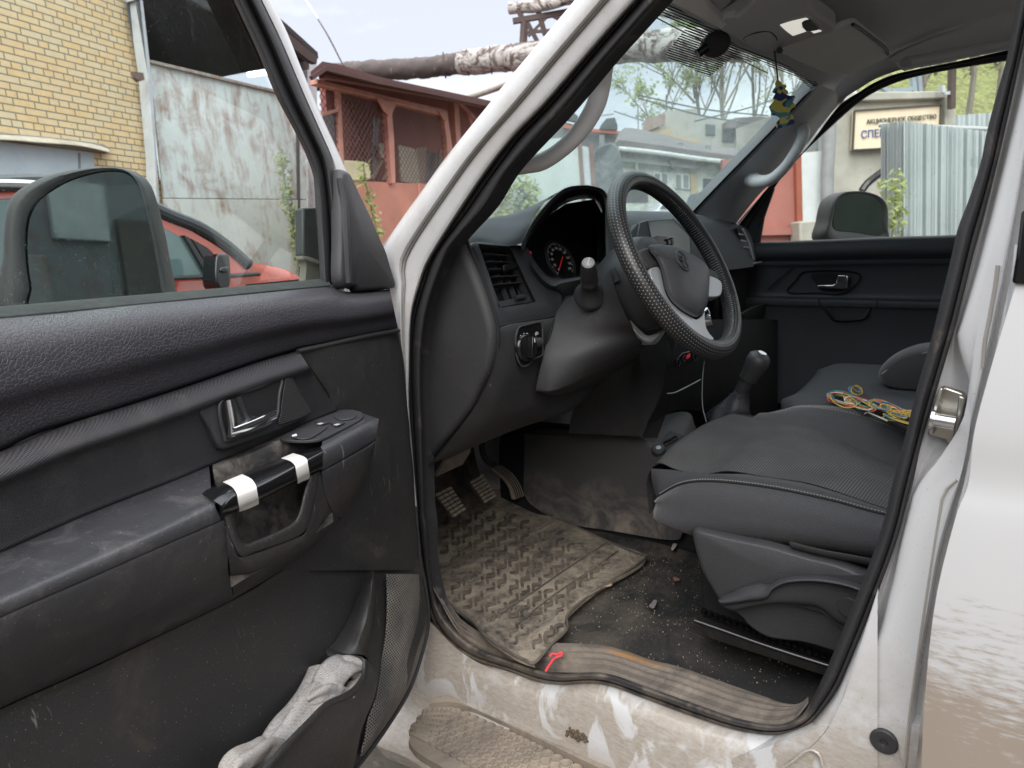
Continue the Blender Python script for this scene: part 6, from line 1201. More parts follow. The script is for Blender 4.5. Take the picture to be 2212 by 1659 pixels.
# coils of coloured wire on the passenger seat
cols = {'yellow': (.55, .38, .06), 'blue': (.03, .20, .42), 'red': (.55, .05, .05), 'white': (.60, .56, .50), 'teal': (.06, .30, .25), 'orange': (.50, .25, .04)}
WMm = {k: plain(k + '_wire_sheath', c, .4) for k, c in cols.items()}
def coil(name, label, spec, zb):
    root = empty(name, PZ(*spec[0][:2], zb), label, 'wires', 'coils of wire on the seat')
    byc = {k: [] for k in cols}
    for (u, v, a, b, rot, n, cl) in spec:
        for i in range(n):
            k = cl[i % len(cl)]; du, dv = random.gauss(0, 3.0), random.gauss(0, 1.8); sa, sb_ = a * random.uniform(.75, 1.08), b * random.uniform(.6, 1.1); ro = math.radians(rot + random.gauss(0, 5)); ph = random.random() * 6.3
            pts = []; turns = random.choice((1.0, 1.4, 2.0)); m = int(14 * turns)
            for q in range(m):
                t = ph + 2 * math.pi * turns * q / (m - 1); ex, ey = math.cos(t) * sa * (1 + .05 * math.sin(3 * t + i)), math.sin(t) * sb_
                pts.append(PZ(u + du + ex * math.cos(ro) - ey * math.sin(ro), v + dv + ex * math.sin(ro) + ey * math.cos(ro), zb + random.uniform(.0, .002) + .012 * (i / n) + .004 * math.sin(t * 2 + i)))
            byc[k].append(g_tube(pts, .0013, 6, m * 3))
    for k, g in byc.items():
        if g: obj('wire', g, WMm[k], root, label=k + ' wire in the coil')
coil('wire_coil', 'tangled coil of red, blue, yellow and white wire on the far seat', [(1822, 862, 36, 13, 16, 16, ['white', 'red', 'blue', 'yellow', 'teal', 'orange']), (1858, 872, 34, 10, 22, 14, ['yellow', 'teal', 'red', 'white', 'orange']), (1900, 876, 26, 8, 20, 10, ['red', 'blue', 'orange', 'yellow', 'teal']), (1848, 842, 13, 9, 20, 3, ['orange', 'blue', 'yellow']), (1930, 888, 30, 8, 30, 8, ['blue', 'yellow', 'red'])], .856)
coil('wire_coil', 'mostly yellow coil of wire nearest the door post on the far seat', [(1955, 892, 40, 6, 12, 9, ['yellow', 'orange', 'yellow', 'white']), (1965, 906, 52, 10, 14, 14, ['yellow', 'yellow', 'blue', 'teal', 'yellow', 'orange'])], .853)
obj('cable_tie', g_tube([PZ(u, v, .858) for u, v in [(1869, 893), (1873, 891), (1885, 895), (1916, 909)]], .0016, 6), plain('tie_white', (.6, .58, .54), .5), None, label='short white plastic strip on the seat edge below the wires', cat='strip')
# tree-shaped air freshener
fn = Vector((-.72, -.68, .02)).normalized(); fp0 = PX(1690, 220, .72)
def AF(u, v, o=0.0): return PN(u, v, fp0 + fn * o, fn)
ft = TT(3, 0, [(62, 503), (72, 520), (88, 535), (92, 548), (115, 548), (122, 562), (112, 575), (130, 590), (132, 602), (118, 612), (150, 622), (172, 618), (178, 632), (168, 650), (160, 660), (178, 680), (180, 692), (160, 700), (145, 712), (140, 735), (165, 750), (172, 800), (60, 836), (52, 800), (78, 765), (60, 752), (35, 745), (18, 752), (22, 730), (12, 705), (8, 690), (25, 668), (40, 650), (30, 640), (40, 622), (48, 605), (28, 598), (35, 580), (50, 560), (46, 540), (55, 520)])
s = N('camouflage_card'); sv = s.noise(26, 1.5, .4, dist=.8); sv2 = s.noise(34, 1, .4, src=s.map((1, 1, 1.6), loc=(3, 1, 5)), dist=1.0)
k = s.mix(s.math('GREATER_THAN', sv, .50), (.03, .05, .20, 1), (.12, .36, .40, 1)); k = s.mix(s.math('GREATER_THAN', sv2, .50), k, (.75, .66, .15, 1)); s.set('Base Color', k); s.set('Roughness', .6)
frs = obj('air_freshener', g_prism([AF(u, v) for u, v in ft], -fn * .0022), s.m, None, bevel=.0004, label='tree-shaped camouflage air freshener in navy, teal and yellow hanging by the windscreen', cat='air freshener', smooth=False)
obj('string', [g_tube([PZ(*T(3, 0, 38, 330), 1.603), AF(*T(3, 0, 62, 512))], .0009, 5), g_tube([PZ(*T(3, 0, 46, 330), 1.603), AF(*T(3, 0, 66, 512))], .0009, 5)], M['void'], frs)
# =====================================================================  THE YARD AROUND
GROUNDZ = 0.0
s = N('yard_ground'); k = s.mix(s.ramp(s.noise(.6, 8, .65), .35, .65), (.085, .075, .062, 1), (.16, .14, .115, 1)); k = s.mix(s.ramp(s.noise(30, 4), .6, .7), k, (.22, .20, .17, 1)); s.set('Base Color', k); s.set('Roughness', .95); s.bump(s.noise(25, 6), .6, .02)
obj('ground', ([Vector((-150, -150, 0)), Vector((250, -150, 0)), Vector((250, 250, 0)), Vector((-150, 250, 0))], [(0, 1, 2, 3)]), s.m, None, kind='structure', smooth=False)
FWD = (R3 @ Vector((0, 0, 1))); FWD.z = 0; FWD.normalize(); RGT = Vector((FWD.y, -FWD.x, 0))
def azd(a): a = math.radians(a); return Vector((math.sin(a), math.cos(a), 0))
class Pl:     # a vertical plane through the point seen at (u, v) at the given depth, running along azimuth az
    def __init__(s, u, v, depth, az): s.p = PD(u, v, depth); s.d = azd(az); s.n = Vector((s.d.y, -s.d.x, 0)); s.n = s.n if (C - s.p).dot(s.n) > 0 else -s.n
    def __call__(s, u, v, o=0.0): return PN(u, v, s.p + s.n * o, s.n)
def down(P, z=0.0): return Vector((P.x, P.y, z))
def slab(fn, pts, o, th): return g_prism([fn(u, v, o) for u, v in pts], -fn.n * th)
def topwall(fn, top, o, th, z=0.0):
    T_ = [fn(u, v, o) for u, v in top]; return g_prism(T_ + [down(T_[-1], z), down(T_[0], z)], -fn.n * th)
# --- brick building on the left
FA = Pl(100, 150, 8.3, 67.6)
s = N('yellow_brick'); sx = s.dot(FA.d); z = s.xyz()[2]; vec = s.comb(sx, z, 0.0)
bt_ = s.n.new('ShaderNodeTexBrick'); s.l.new(vec, bt_.inputs['Vector']); bt_.inputs['Scale'].default_value = 1.0; bt_.inputs['Brick Width'].default_value = .262; bt_.inputs['Row Height'].default_value = .0775; bt_.inputs['Mortar Size'].default_value = .008; bt_.inputs['Mortar Smooth'].default_value = .2; bt_.inputs['Bias'].default_value = -.1
bt_.inputs['Color1'].default_value = (.84, .60, .31, 1); bt_.inputs['Color2'].default_value = (.78, .66, .44, 1); bt_.inputs['Mortar'].default_value = (.24, .21, .16, 1)
bt_.offset = .5; bt_.squash = .5; bt_.squash_frequency = 4
k = s.mix(.22, bt_.outputs[0], s.mix(s.ramp(s.noise(9, 6), .3, .7), (.42, .26, .12, 1), (.70, .60, .42, 1)))
k = s.mix(s.math('MULTIPLY', bt_.outputs['Fac'], 1.0), k, (.25, .225, .17, 1)); s.set('Base Color', k); s.set('Roughness', .9); s.bump(s.math('SUBTRACT', 1.0, bt_.outputs['Fac']), .6, .006); s.bump(s.noise(120, 4), .3)
bb_o = down(FA(100, 150), 0)
bb = empty('brick_building', bb_o, 'yellow brick building with a grey metal door and a dark open bay', 'building')
def wall_poly(fn, a, b, z0, z1, o=0, th=.3):
    A, B = down(fn(a, 300, o), z0), down(fn(b, 300, o), z0); return g_prism([A, B, Vector((B.x, B.y, z1)), Vector((A.x, A.y, z1))], -fn.n * th)
A, B = down(FA(-900, 300), 0), FA(312, 130); zt = 7.5
obj('wall', g_prism([A, down(FA(352, 440), 0), FA(352, 440), B, FA(298, 0), FA(285, -160), Vector((A.x, A.y, 6.4))], -FA.n * .35), s.m, bb)
M['weathered_white'] = plain('flaking_white_paint', (.52, .55, .58), .6, dust=(.3, 5, (.28, .2, .15, 1)), vs=3)
obj('door_lintel', slab(FA, [(-400, 268), (0, 285), (70, 292), (150, 300), (222, 310), (240, 320), (232, 330), (150, 322), (0, 300), (-400, 280)], .03, .10), plain('cement_patch', (.30, .28, .24), .9, bump=('noise', 20, .8)), bb, bevel=.01)
obj('metal_visor', g_surf([L(lambda u, v: FA(u, v, .16), [(-400, 288), (0, 300), (80, 306), (160, 312), (205, 320), (238, 328)]), L(lambda u, v: FA(u, v, .04), [(-400, 275), (0, 291), (80, 296), (160, 305), (205, 312), (236, 322)])], 30, 3, back=(0, 0, -.01)), plain('bent_tin', (.50, .45, .37), .6, dust=(.4, 4, (.2, .14, .1, 1))), bb)
obj('door', slab(FA, [(-400, 300), (0, 306), (203, 330), (208, 420), (214, 700), (-400, 700)], .02, .02), plain('grey_blue_door', (.48, .54, .60), .5, var=.06, dust=(.1, 2, (.4, .38, .35, 1))), bb)
obj('door_edge', slab(FA, [(170, 330), (174, 331), (181, 700), (177, 700)], .03, .01), plain('door_seam', (.20, .22, .24), .5), bb)
# corner post of the gate
gp = empty('gate_post', down(FA(340, 400, .15), 0), 'narrow white gate post with rust streaks beside the brick wall', 'post')
obj('post', g_prism([FA(u, v, .20) for u, v in [(288, -120), (293, 0), (309, 0), (326, 150), (330, 180), (360, 700), (346, 700), (334, 340), (318, 160), (308, 90)]], -FA.n * .15), M['weathered_white'], gp, bevel=.008)
obj('hinge', slab(FA, [(289, 154), (310, 157), (313, 172), (302, 176), (292, 168)], .26, .06), plain('rust_iron', (.16, .10, .08), .8, dust=(.4, 9, (.4, .35, .3, 1))), gp, bevel=.005)
# rusty gate
def rusty(name, base, rust, amt=.5, sc=1.0):
    s = N(name); n1 = s.noise(2.2 * sc, 9, .68, dist=.6); st = s.noise(1, 6, .7, src=s.map((7 * sc, 7 * sc, 1.1 * sc))); f = s.math('ADD', s.math('MULTIPLY', n1, .6), s.math('MULTIPLY', st, .4))
    m = s.ramp(f, .62 - amt * .22, .70 - amt * .12); m = s.math('MULTIPLY', m, .85)
    k = s.mix(s.ramp(s.noise(4 * sc, 5), .3, .7), tuple(c * .88 for c in base[:3]) + (1,), (*base[:3], 1)); k = s.mix(m, k, s.mix(s.ramp(s.noise(15, 4), .3, .7), (*rust, 1), tuple(c * 1.6 for c in rust) + (1,)))
    s.set('Base Color', k); s.set('Roughness', .75); s.bump(f, .3, .01); return s.m
gt = empty('sheet_gate', down(FA(500, 300, .05), 0), 'pale blue steel gate panel with big rust patches', 'gate')
RU = rusty('flaked_gate_paint', (.78, .86, .84), (.26, .145, .11), .70)
obj('panel', slab(FA, [(324, 131), (440, 159), (553, 188), (668, 214), (668, 430), (354, 427)], .08, .03), RU, gt, bevel=.004)
obj('panel', slab(FA, [(354, 429), (668, 432), (668, 760), (372, 760)], .10, .03), rusty('flaked_lower_gate_paint', (.78, .84, .80), (.30, .18, .12), .50), gt, bevel=.004)
obj('top_rail', slab(FA, [(322, 128), (440, 156), (553, 184), (668, 210), (668, 216), (553, 190), (440, 163), (322, 135)], .13, .05), rusty('rail_rust', (.45, .45, .42), (.22, .12, .07), .9, 3), gt, bevel=.004)
obj('seam_strip', slab(FA, [(640, 205), (646, 207), (652, 700), (646, 700)], .10, .015), plain('dark_seam', (.12, .11, .10), .8), gt)
# dark bay behind the gate, its roof and fascia
bay = empty('open_bay', down(FA(500, 300, -1), 0), 'dark open workshop bay above and behind the rusty gate', 'building')
P0, P1 = FA(305, 130, -.02), FA(690, 300, -.02)
dk = plain('inner_shade_black', (.012, .012, .014), .9)  # bay walls coloured near-black to stand for the shade inside
def bx_from(p, q, z0, z1, th, n): return g_prism([down(p, z0), down(q, z0), down(q, z1), down(p, z1)], -n * th)
obj('back_wall', bx_from(down(P0) - FA.n * 5, down(P1) - FA.n * 5, 0, 6.5, .1, FA.n), dk, bay)
obj('side_wall', [bx_from(down(P1), down(P1) - FA.n * 5, 0, 3.4, .08, FA.d), bx_from(down(P0) - FA.n * .4, down(P0) - FA.n * 5, 0, 6.5, .08, FA.d)], dk, bay)
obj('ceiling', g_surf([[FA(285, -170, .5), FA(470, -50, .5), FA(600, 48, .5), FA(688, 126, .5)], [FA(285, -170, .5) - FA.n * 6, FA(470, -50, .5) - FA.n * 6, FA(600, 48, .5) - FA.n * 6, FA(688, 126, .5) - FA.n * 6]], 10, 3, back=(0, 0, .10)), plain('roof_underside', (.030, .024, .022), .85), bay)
brn = plain('brown_fascia', (.055, .03, .026), .7, dust=(.2, 4, (.15, .1, .08, 1)))
obj('fascia', [g_prism([FA(u, v, .55) for u, v in [(560, -20), (623, 70), (686, 124), (684, 138), (668, 130), (622, 95), (560, 20)]], -FA.n * .1), g_prism([FA(u, v, .2) for u, v in [(620, 95), (668, 132), (668, 150), (640, 150), (600, 110)]], -FA.n * .2)], brn, bay)
for a, b in (((310, -60), (690, 190)), ((310, -10), (560, 95))): obj('beam', g_bar(FA(*a, -1.2), FA(*b, -1.2), .12, .12), plain('old_beam', (.035, .028, .027), .8), bay)
obj('wall_post', g_prism([FA(u, v, .12) for u, v in [(664, 130), (684, 136), (690, 700), (668, 700)]], -FA.n * .12), rusty('white_rust_post', (.55, .55, .57), (.22, .14, .11), .5, 2), bay)
lampE = N('tube_light'); lampE.b.inputs['Emission Color'].default_value = (.95, 1, 1, 1); lampE.b.inputs['Emission Strength'].default_value = 2.5
obj('tube_lamp', g_tube([FA(538, 161, -1.6), FA(578, 156, -1.6)], .05, 10), lampE.m, None, label='lit white tube lamp under the dark bay ceiling', cat='lamp')
# --- red cage shed
SHh = Pl(800, 300, 9.6, 76)
red = plain('red_oxide_paint', (.46, .20, .145), .65, var=.2, vs=2, dust=(.08, 3, (.3, .2, .15, 1)))
redl = plain('faded_red_frame', (.50, .235, .185), .6, var=.2, vs=4)
dred = plain('dark_red_wall', (.31, .115, .10), .8, var=.15, vs=2)
sh = empty('cage_shed', down(SHh(850, 400), 0), 'red steel cage shed with wire mesh sides and a lean-to roof', 'shed')
obj('lower_panel', slab(SHh, [(693, 385), (757, 390), (903, 396), (905, 700), (693, 700)], .0, .03), red, sh)
obj('lower_panel', slab(SHh, [(906, 396), (1050, 402), (1050, 700), (908, 700)], .0, .03), red, sh)
obj('panel_seam', slab(SHh, [(903, 396), (907, 396), (915, 470), (920, 640), (915, 640)], .02, .02), redl, sh)
obj('top_beam', slab(SHh, [(686, 170), (830, 205), (965, 237), (968, 246), (965, 252), (830, 217), (686, 181)], .05, .12), redl, sh, bevel=.01)
obj('post', slab(SHh, [(834, 214), (845, 217), (852, 300), (855, 396), (847, 396), (840, 300)], .06, .1), redl, sh, bevel=.008)
obj('post', slab(SHh, [(957, 243), (967, 246), (972, 280), (980, 335), (982, 410), (972, 410), (965, 300)], .06, .1), redl, sh, bevel=.008)
obj('post', slab(SHh, [(979, 208), (990, 211), (994, 260), (1000, 410), (991, 410), (986, 300)], .02, .1), redl, sh, bevel=.008)
obj('gusset', slab(SHh, [(815, 212), (857, 224), (846, 248), (840, 250), (830, 240)], .08, .02), redl, sh)
obj('gusset', slab(SHh, [(948, 240), (966, 246), (966, 262), (958, 258)], .08, .02), redl, sh)
obj('brace', slab(SHh, [(986, 212), (993, 214), (1033, 258), (1029, 262)], .08, .04), redl, sh)
obj('brace', slab(SHh, [(1010, 240), (1016, 240), (1024, 275), (1019, 275)], .04, .04), redl, sh)
obj('back_wall', slab(SHh, [(700, 150), (1110, 228), (1110, 700), (735, 700)], -1.4, .1), dred, sh)
obj('back_wall', [g_prism([SHh(732, 190, -.1), SHh(748, 195, -1.3), SHh(810, 380, -1.3), SHh(744, 400, -.1)], (0, .03, 0))], dred, sh)
rf = obj('roof', g_surf([[SHh(u, v, .55) for u, v in [(672, 166), (704, 143), (820, 175), (930, 198), (1056, 224), (1110, 238)]], [SHh(u, v, -1.6) for u, v in [(690, 160), (712, 150), (820, 180), (930, 203), (1056, 228), (1110, 240)]]], 20, 3, back=(0, 0, .05)), plain('rusty_sheet_roof', (.085, .032, .028), .6, dust=(.2, 3, (.16, .08, .06, 1))), sh)
obj('roof_beam', slab(SHh, [(700, 160), (740, 164), (980, 208), (1110, 236), (1110, 246), (980, 217), (740, 174), (700, 168)], .35, .08), plain('rust_beam', (.16, .065, .055), .7), rf, bevel=.008)
obj('roof_edge', slab(SHh, [(673, 164), (704, 142), (820, 172), (930, 195), (1110, 236), (1110, 242), (930, 203), (820, 181), (706, 152), (678, 172)], .58, .04), plain('dark_rust_edge', (.07, .03, .026), .7), rf)
s = N('wire_mesh'); a = s.dot(SHh.d + Vector((0, 0, 1))); b = s.dot(SHh.d - Vector((0, 0, 1)))
def lines(x): return s.math('GREATER_THAN', s.math('ABSOLUTE', s.math('SUBTRACT', s.math('FRACT', s.math('MULTIPLY', x, 11)), .5)), .44)
m = s.math('MAXIMUM', lines(a), lines(b)); tr = s.n.new('ShaderNodeBsdfTransparent'); ms = s.n.new('ShaderNodeMixShader'); s.l.new(m, ms.inputs[0]); s.l.new(tr.outputs[0], ms.inputs[1]); s.l.new(s.b.outputs[0], ms.inputs[2]); s.l.new(ms.outputs[0], s.o.inputs[0]); s.b.inputs['Base Color'].default_value = (.20, .13, .12, 1); s.b.inputs['Metallic'].default_value = .3; s.b.inputs['Roughness'].default_value = .6
obj('mesh_screen', slab(SHh, [(690, 180), (965, 245), (978, 400), (693, 388)], .0, .004), s.m, sh, smooth=False)
obj('corrugated_side', slab(SHh, [(697, 248), (732, 238), (742, 388), (700, 388)], -.05, .02), plain('grey_corrugated', (.24, .25, .27), .6, dust=(.3, 9, (.3, .3, .3, 1))), sh)
obj('side_frame', [slab(SHh, [(728, 180), (735, 182), (745, 388), (738, 388)], .02, .05), slab(SHh, [(696, 244), (732, 234), (733, 240), (697, 251)], .02, .05)], redl, sh)
# boards stored inside
wood = plain('pale_old_wood', (.38, .33, .26), .8, dust=(.3, 6, (.2, .16, .12, 1))); cream = plain('cream_panel', (.50, .47, .38), .7, dust=(.2, 5, (.25, .2, .15, 1))); greyb = plain('grey_panel', (.26, .28, .30), .7, dust=(.2, 5, (.2, .17, .15, 1)))
def board(pts, o, m, lab, nm='board'): obj(nm, slab(SHh, pts, o, .03), m, None, bevel=.005, label=lab, cat='board', group='boards stored in the red shed')
board([(861, 312), (899, 322), (908, 398), (868, 392)], -.25, cream, 'cream door leaf right of the middle post in the red shed'); board([(898, 320), (922, 316), (918, 398), (906, 398)], -.3, wood, 'narrow brown-edged wooden leaf between the cream door and the grey board')
board([(922, 326), (956, 332), (950, 400), (918, 400)], -.35, greyb, 'grey board leaning at the right end of the red shed'); board([(819, 310), (842, 308), (842, 345), (822, 340)], -.4, cream, 'small cream framed panel just left of the middle post')
board([(806, 252), (811, 252), (815, 340), (810, 388), (804, 388)], -.5, greyb, 'thin upright grey slat left of the cream panel'); board([(814, 255), (822, 258), (812, 345), (808, 345)], -.55, greyb, 'slanting grey slat crossing the upright one')
board([(800, 386), (824, 345), (830, 348), (808, 388)], -.2, wood, 'pale batten leaning left under the small cream panel'); board([(826, 388), (842, 358), (846, 362), (832, 390)], -.2, wood, 'short batten leaning against the middle post'); board([(950, 322), (960, 320), (952, 360), (948, 360)], -.2, wood, 'short pale post at the right end of the boards')
obj('foam_block', g_prism(cr([SHh(u, v, .02) for u, v in [(740, 348), (765, 347), (795, 352), (800, 372), (799, 388), (756, 390), (745, 372)]], 30, True), -SHh.n * .25), plain('yellow_foam', (.55, .50, .33), .9, bump=('noise', 12, .6)), None, bevel=.02, label='pale yellow foam block on the ledge behind the mesh', cat='block')
# --- overhead heating pipe
sv = N('torn_foil'); f = sv.noise(2.4, 9, .75, dist=2.0); f2 = sv.noise(1.0, 4, .6); sv.set('Base Color', sv.mix(sv.ramp(f, .44, .54), (.15, .10, .085, 1), (.68, .64, .60, 1))); sv.set('Roughness', sv.math('ADD', .25, sv.math('MULTIPLY', f2, .5))); sv.set('Metallic', .35); sv.bump(f, 1.0, .12)
pipe = empty('heating_pipe', down(PD(1000, 150, 15), 0), 'thick overhead heating pipe in torn foil crossing behind the shed', 'pipe')
pp = [PD(700, 160, 16.5), PD(800, 152, 15.8), PD(900, 148, 15.2), PD(1000, 136, 14.4), PD(1130, 122, 13.4), PD(1315, 105, 12.0), PD(1460, 98, 11.0), PD(1620, 95, 10.2)]
def rough_tube(pts, r, seg, n, amp, sc):
    V, Fc = g_tube(pts, r, seg, n); P = cr(pts, n)
    out = []
    for i, p in enumerate(P):
        for k in range(seg):
            v = V[i * seg + k]; q = amp * (math.sin(i * sc + k * 1.7) * math.sin(i * sc * .37 + k * .9) + .5 * random.uniform(-1, 1)); out.append(p + (v - p) * (1 + q))
    return out, Fc
obj('lagging', rough_tube(pp[3:], .23, 24, 70, .07, 1.1), sv.m, pipe, angle=80)
obj('bare_lagging', rough_tube(pp[:4], .20, 20, 40, .10, 1.6), rusty('charred_wrap', (.10, .08, .075), (.30, .22, .18), .25, 2), pipe, angle=80)
for (u, v, d_) in ((960, 141, 14.7), (1010, 135, 14.3), (1060, 130, 13.9), (1106, 125, 13.6)): obj('strap', g_tube([PD(u, v, d_) + Vector((0, 0, .238 * math.sin(t))) + FWD * .238 * math.cos(t) for t in [2 * math.pi * i / 14 for i in range(14)]], .012, 5, 30, True), plain('strap_iron', (.10, .08, .07), .8), pipe)
obj('pipe_support', [g_bar(PD(1040, 158, 14.2), down(PD(1040, 158, 14.2)), .12, .12), g_bar(PD(925, 168, 14.9), down(PD(925, 168, 14.9)), .35, .3)], plain('support_steel', (.14, .10, .09), .8), pipe)
p2 = empty('small_pipe', down(PD(1050, 195, 16), 0), 'thin pale pipe slanting below the thick heating pipe', 'pipe')
obj('thin_pipe', g_tube([PD(990, 216, 17), PD(1050, 198, 16), PD(1106, 177, 15.2), PD(1160, 158, 14.5)], .07, 12), plain('pale_pipe', (.45, .42, .38), .6, dust=(.3, 3, (.2, .15, .12, 1))), p2)
for nm, (a, b, dpt, r, mt) in {'overhead_cable': ((640, -30), (742, 142), 14, .018, 'pale'), }.items():
    obj(nm, g_tube([PD(*a, dpt), PD(700, 62, dpt), PD(*b, dpt + 2)], r, 6), plain('cable_grey', (.75, .75, .78), .7), None, label='pale overhead cable running down across the sky above the shed', cat='cable')
rustM = plain('rusted_lattice', (.085, .060, .055), .85, dust=(.3, 4, (.2, .14, .11, 1)))
tr_ = empty('lattice_gantry', down(PD(1150, 60, 13.5), 0), 'rusty lattice gantry carrying a pipe at the top of the sky', 'gantry')
obj('top_pipe', rough_tube([PD(1100, 18, 13.4), PD(1180, 10, 13.2), PD(1260, -6, 13.0), PD(1420, 20, 12.6), PD(1560, 40, 12)], .105, 16, 40, .08, 1.3), sv.m, tr_, angle=80)
for a, b, w in (((1108, 46), (1235, 24), .09), ((1133, 46), (1130, 96), .10), ((1140, 50), (1165, 98), .07), ((1163, 26), (1178, 76), .07), ((1142, 78), (1186, 32), .05), ((1128, 70), (1190, 66), .05), ((1120, 22), (1132, 48), .08), ((1186, 30), (1250, 62), .06)):
    obj('lattice_bar', g_bar(PD(*a, 13.3), PD(*b, 13.3), w, w), rustM, tr_)
# --- red car
CA = Pl(350, 520, 3.7, 72)
rc_ = empty('red_car', down(CA(350, 520, -.8), 0), 'red car parked between the open door and the rusty gate', 'car')
redp = plain('red_car_paint', (.52, .085, .05), .25, var=.04, coat=.8)
prf = [(-500, 640), (-430, 560), (-330, 470), (-200, 415), (-40, 396), (90, 394), (200, 412), (290, 436), (345, 462), (420, 492), (480, 528), (528, 564), (590, 572), (635, 584), (662, 600), (676, 625), (680, 690), (670, 780), (-500, 800)]
po_ = [CA(u, v, 0) for u, v in prf]; cen = sum(po_, Vector()) / len(po_)
n0 = [p.copy() for p in po_]
def ext(t, ins): return [Vector((p.x, p.y, p.z)) - CA.n * t + (cen - p) * ins * (1 if p.z > 1.0 else .2) for p in n0]
V = []; Fc = []; rings = [ext(.12, .06), ext(.0, .0), ext(-.0, .0)]
rings = [ext(1.65, .16), ext(1.60, .05), ext(1.5, .0), ext(.12, .0), ext(.02, .03), ext(.0, .10)]
nn = len(n0)
for r in rings: V += r
for k in range(len(rings) - 1):
    for i in range(nn): j = (i + 1) % nn; Fc.append((k * nn + i, k * nn + j, (k + 1) * nn + j, (k + 1) * nn + i))
Fc += [tuple(range(nn)), tuple(reversed(range((len(rings) - 1) * nn, len(rings) * nn)))]
obj('body', (V, Fc), redp, rc_, angle=40)
M['car_glass'] = plain('car_window', (.10, .15, .15), .08, var=.3, vs=2)
obj('side_window', slab(CA, [(-300, 520), (-150, 440), (60, 425), (200, 440), (330, 478), (400, 515), (452, 596), (-300, 625)], .01, .03), M['car_glass'], rc_, bevel=.008)
obj('quarter_window', slab(CA, [(413, 514), (450, 535), (490, 575), (500, 590), (462, 596)], .012, .03), plain('black_quarter', (.02, .02, .022), .3), rc_, bevel=.006)
obj('window_pillar', slab(CA, [(398, 508), (408, 512), (462, 598), (450, 598)], .03, .03), M['plastic'], rc_)
obj('roof_trim', g_tube([CA(u, v, .0) for u, v in [(-200, 408), (0, 396), (110, 394), (210, 410), (300, 436), (360, 463), (430, 492), (490, 532), (536, 572)]], .035, 10), plain('dark_roof_paint', (.045, .05, .055), .25), rc_)
obj('roof_rail', g_tube([CA(u, v, .02) for u, v in [(-250, 418), (-60, 398), (50, 397), (130, 405)]], .02, 8), M['chrome'], rc_)
obj('window_trim', g_tube([CA(u, v, .03) for u, v in [(-300, 628), (0, 617), (300, 604), (452, 598), (560, 592)]], .012, 8), M['plastic'], rc_)
obj('wing_mirror', [g_prism(cr([CA(u, v, .22) for u, v in [(470, 556), (482, 548), (497, 556), (497, 618), (471, 618)]], 30, True), -CA.n * .10), g_prism([CA(u, v, .23) for u, v in [(478, 576), (496, 576), (496, 590), (478, 590)]], -CA.n * .02)], M['gloss'], rc_, bevel=.01)
for u in (-250, 560): 
    w0 = down(CA(u, 600, .0), .33)
    obj('wheel', g_lathe(w0, -CA.n, [(-.01, .12), (.0, .30), (.03, .33), (.2, .33)], 32), M['rubber'], rc_)
# --- seen through the windscreen
def VP(u, v, dist, o=0.0):
    return PN(u, v, PD(1400, 400, dist) - FWD * o, FWD)
class Fr:
    def __init__(s, dist): s.dist = dist; s.n = -FWD
    def __call__(s, u, v, o=0.0): return PN(u, v, PD(1400, 400, s.dist) + s.n * o, FWD)
f12, f20, f28, f40 = Fr(12), Fr(20), Fr(28), Fr(42)
def corr(name, col, d, fr, depth=.5, col2=None):
    s = N(name); w = s.math('SINE', s.math('MULTIPLY', s.dot(d), fr)); k = s.mix(s.ramp(s.noise(1.2, 7, .6), .3, .7), (*col, 1), tuple(c * .82 for c in col) + (1,)); k = s.mix(s.ramp(s.noise(5, 6, .7), .6, .75), k, tuple(c * .6 for c in col) + (1,)); s.set('Base Color', k); s.set('Roughness', .5); s.bump(w, depth, .05); return s.m
obj('sheet_fence', topwall(f12, [(960, 318), (1106, 305), (1175, 300), (1250, 296)], 0, .06), corr('pale_green_sheet', (.55, .61, .58), RGT, 9), None, label='pale green sheet steel fence behind the dashboard, left part of the windscreen', cat='fence')
yg = empty('yard_gate', down(f12(1265, 330), 0), 'narrow gate with brown posts and a bulging white sheet past the fence', 'gate')
obj('post', topwall(f12, [(1248, 306), (1256, 305)], .05, .1), plain('brown_post', (.20, .12, .09), .8), yg); obj('post', topwall(f12, [(1272, 308), (1281, 309)], .05, .1), plain('brown_post_b', (.19, .11, .085), .8), yg)
obj('sheet', topwall(f12, [(1256, 315), (1272, 318)], .0, .05), M['weathered_white'], yg)
roofg = plain('grey_slate_roof', (.15, .135, .13), .9, dust=(.3, 1.5, (.25, .22, .2, 1)), vs=1)
lb = empty('low_building', down(f28(1420, 380), 0), 'long low pale building with white windows and a grey roof', 'building')
obj('wall', topwall(f28, [(1336, 317), (1420, 326), (1509, 340), (1620, 358)], 0, 6), plain('pale_green_render', (.52, .57, .52), .85, var=.25, dust=(.6, 1.2, (.22, .20, .17, 1))), lb)
obj('roof', g_surf([[f28(u, v, .6) for u, v in [(1328, 322), (1336, 315), (1420, 325), (1509, 338), (1620, 352)]], [f28(u, v, -4) for u, v in [(1338, 296), (1356, 286), (1430, 300), (1509, 320), (1620, 335)]]], 20, 3, back=(0, 0, .2)), roofg, lb)
obj('eave_pipe', g_tube([f28(u, v, .7) for u, v in [(1336, 321), (1420, 330), (1509, 343), (1620, 356)]], .09, 8), plain('white_pipe', (.5, .52, .5), .7), lb)
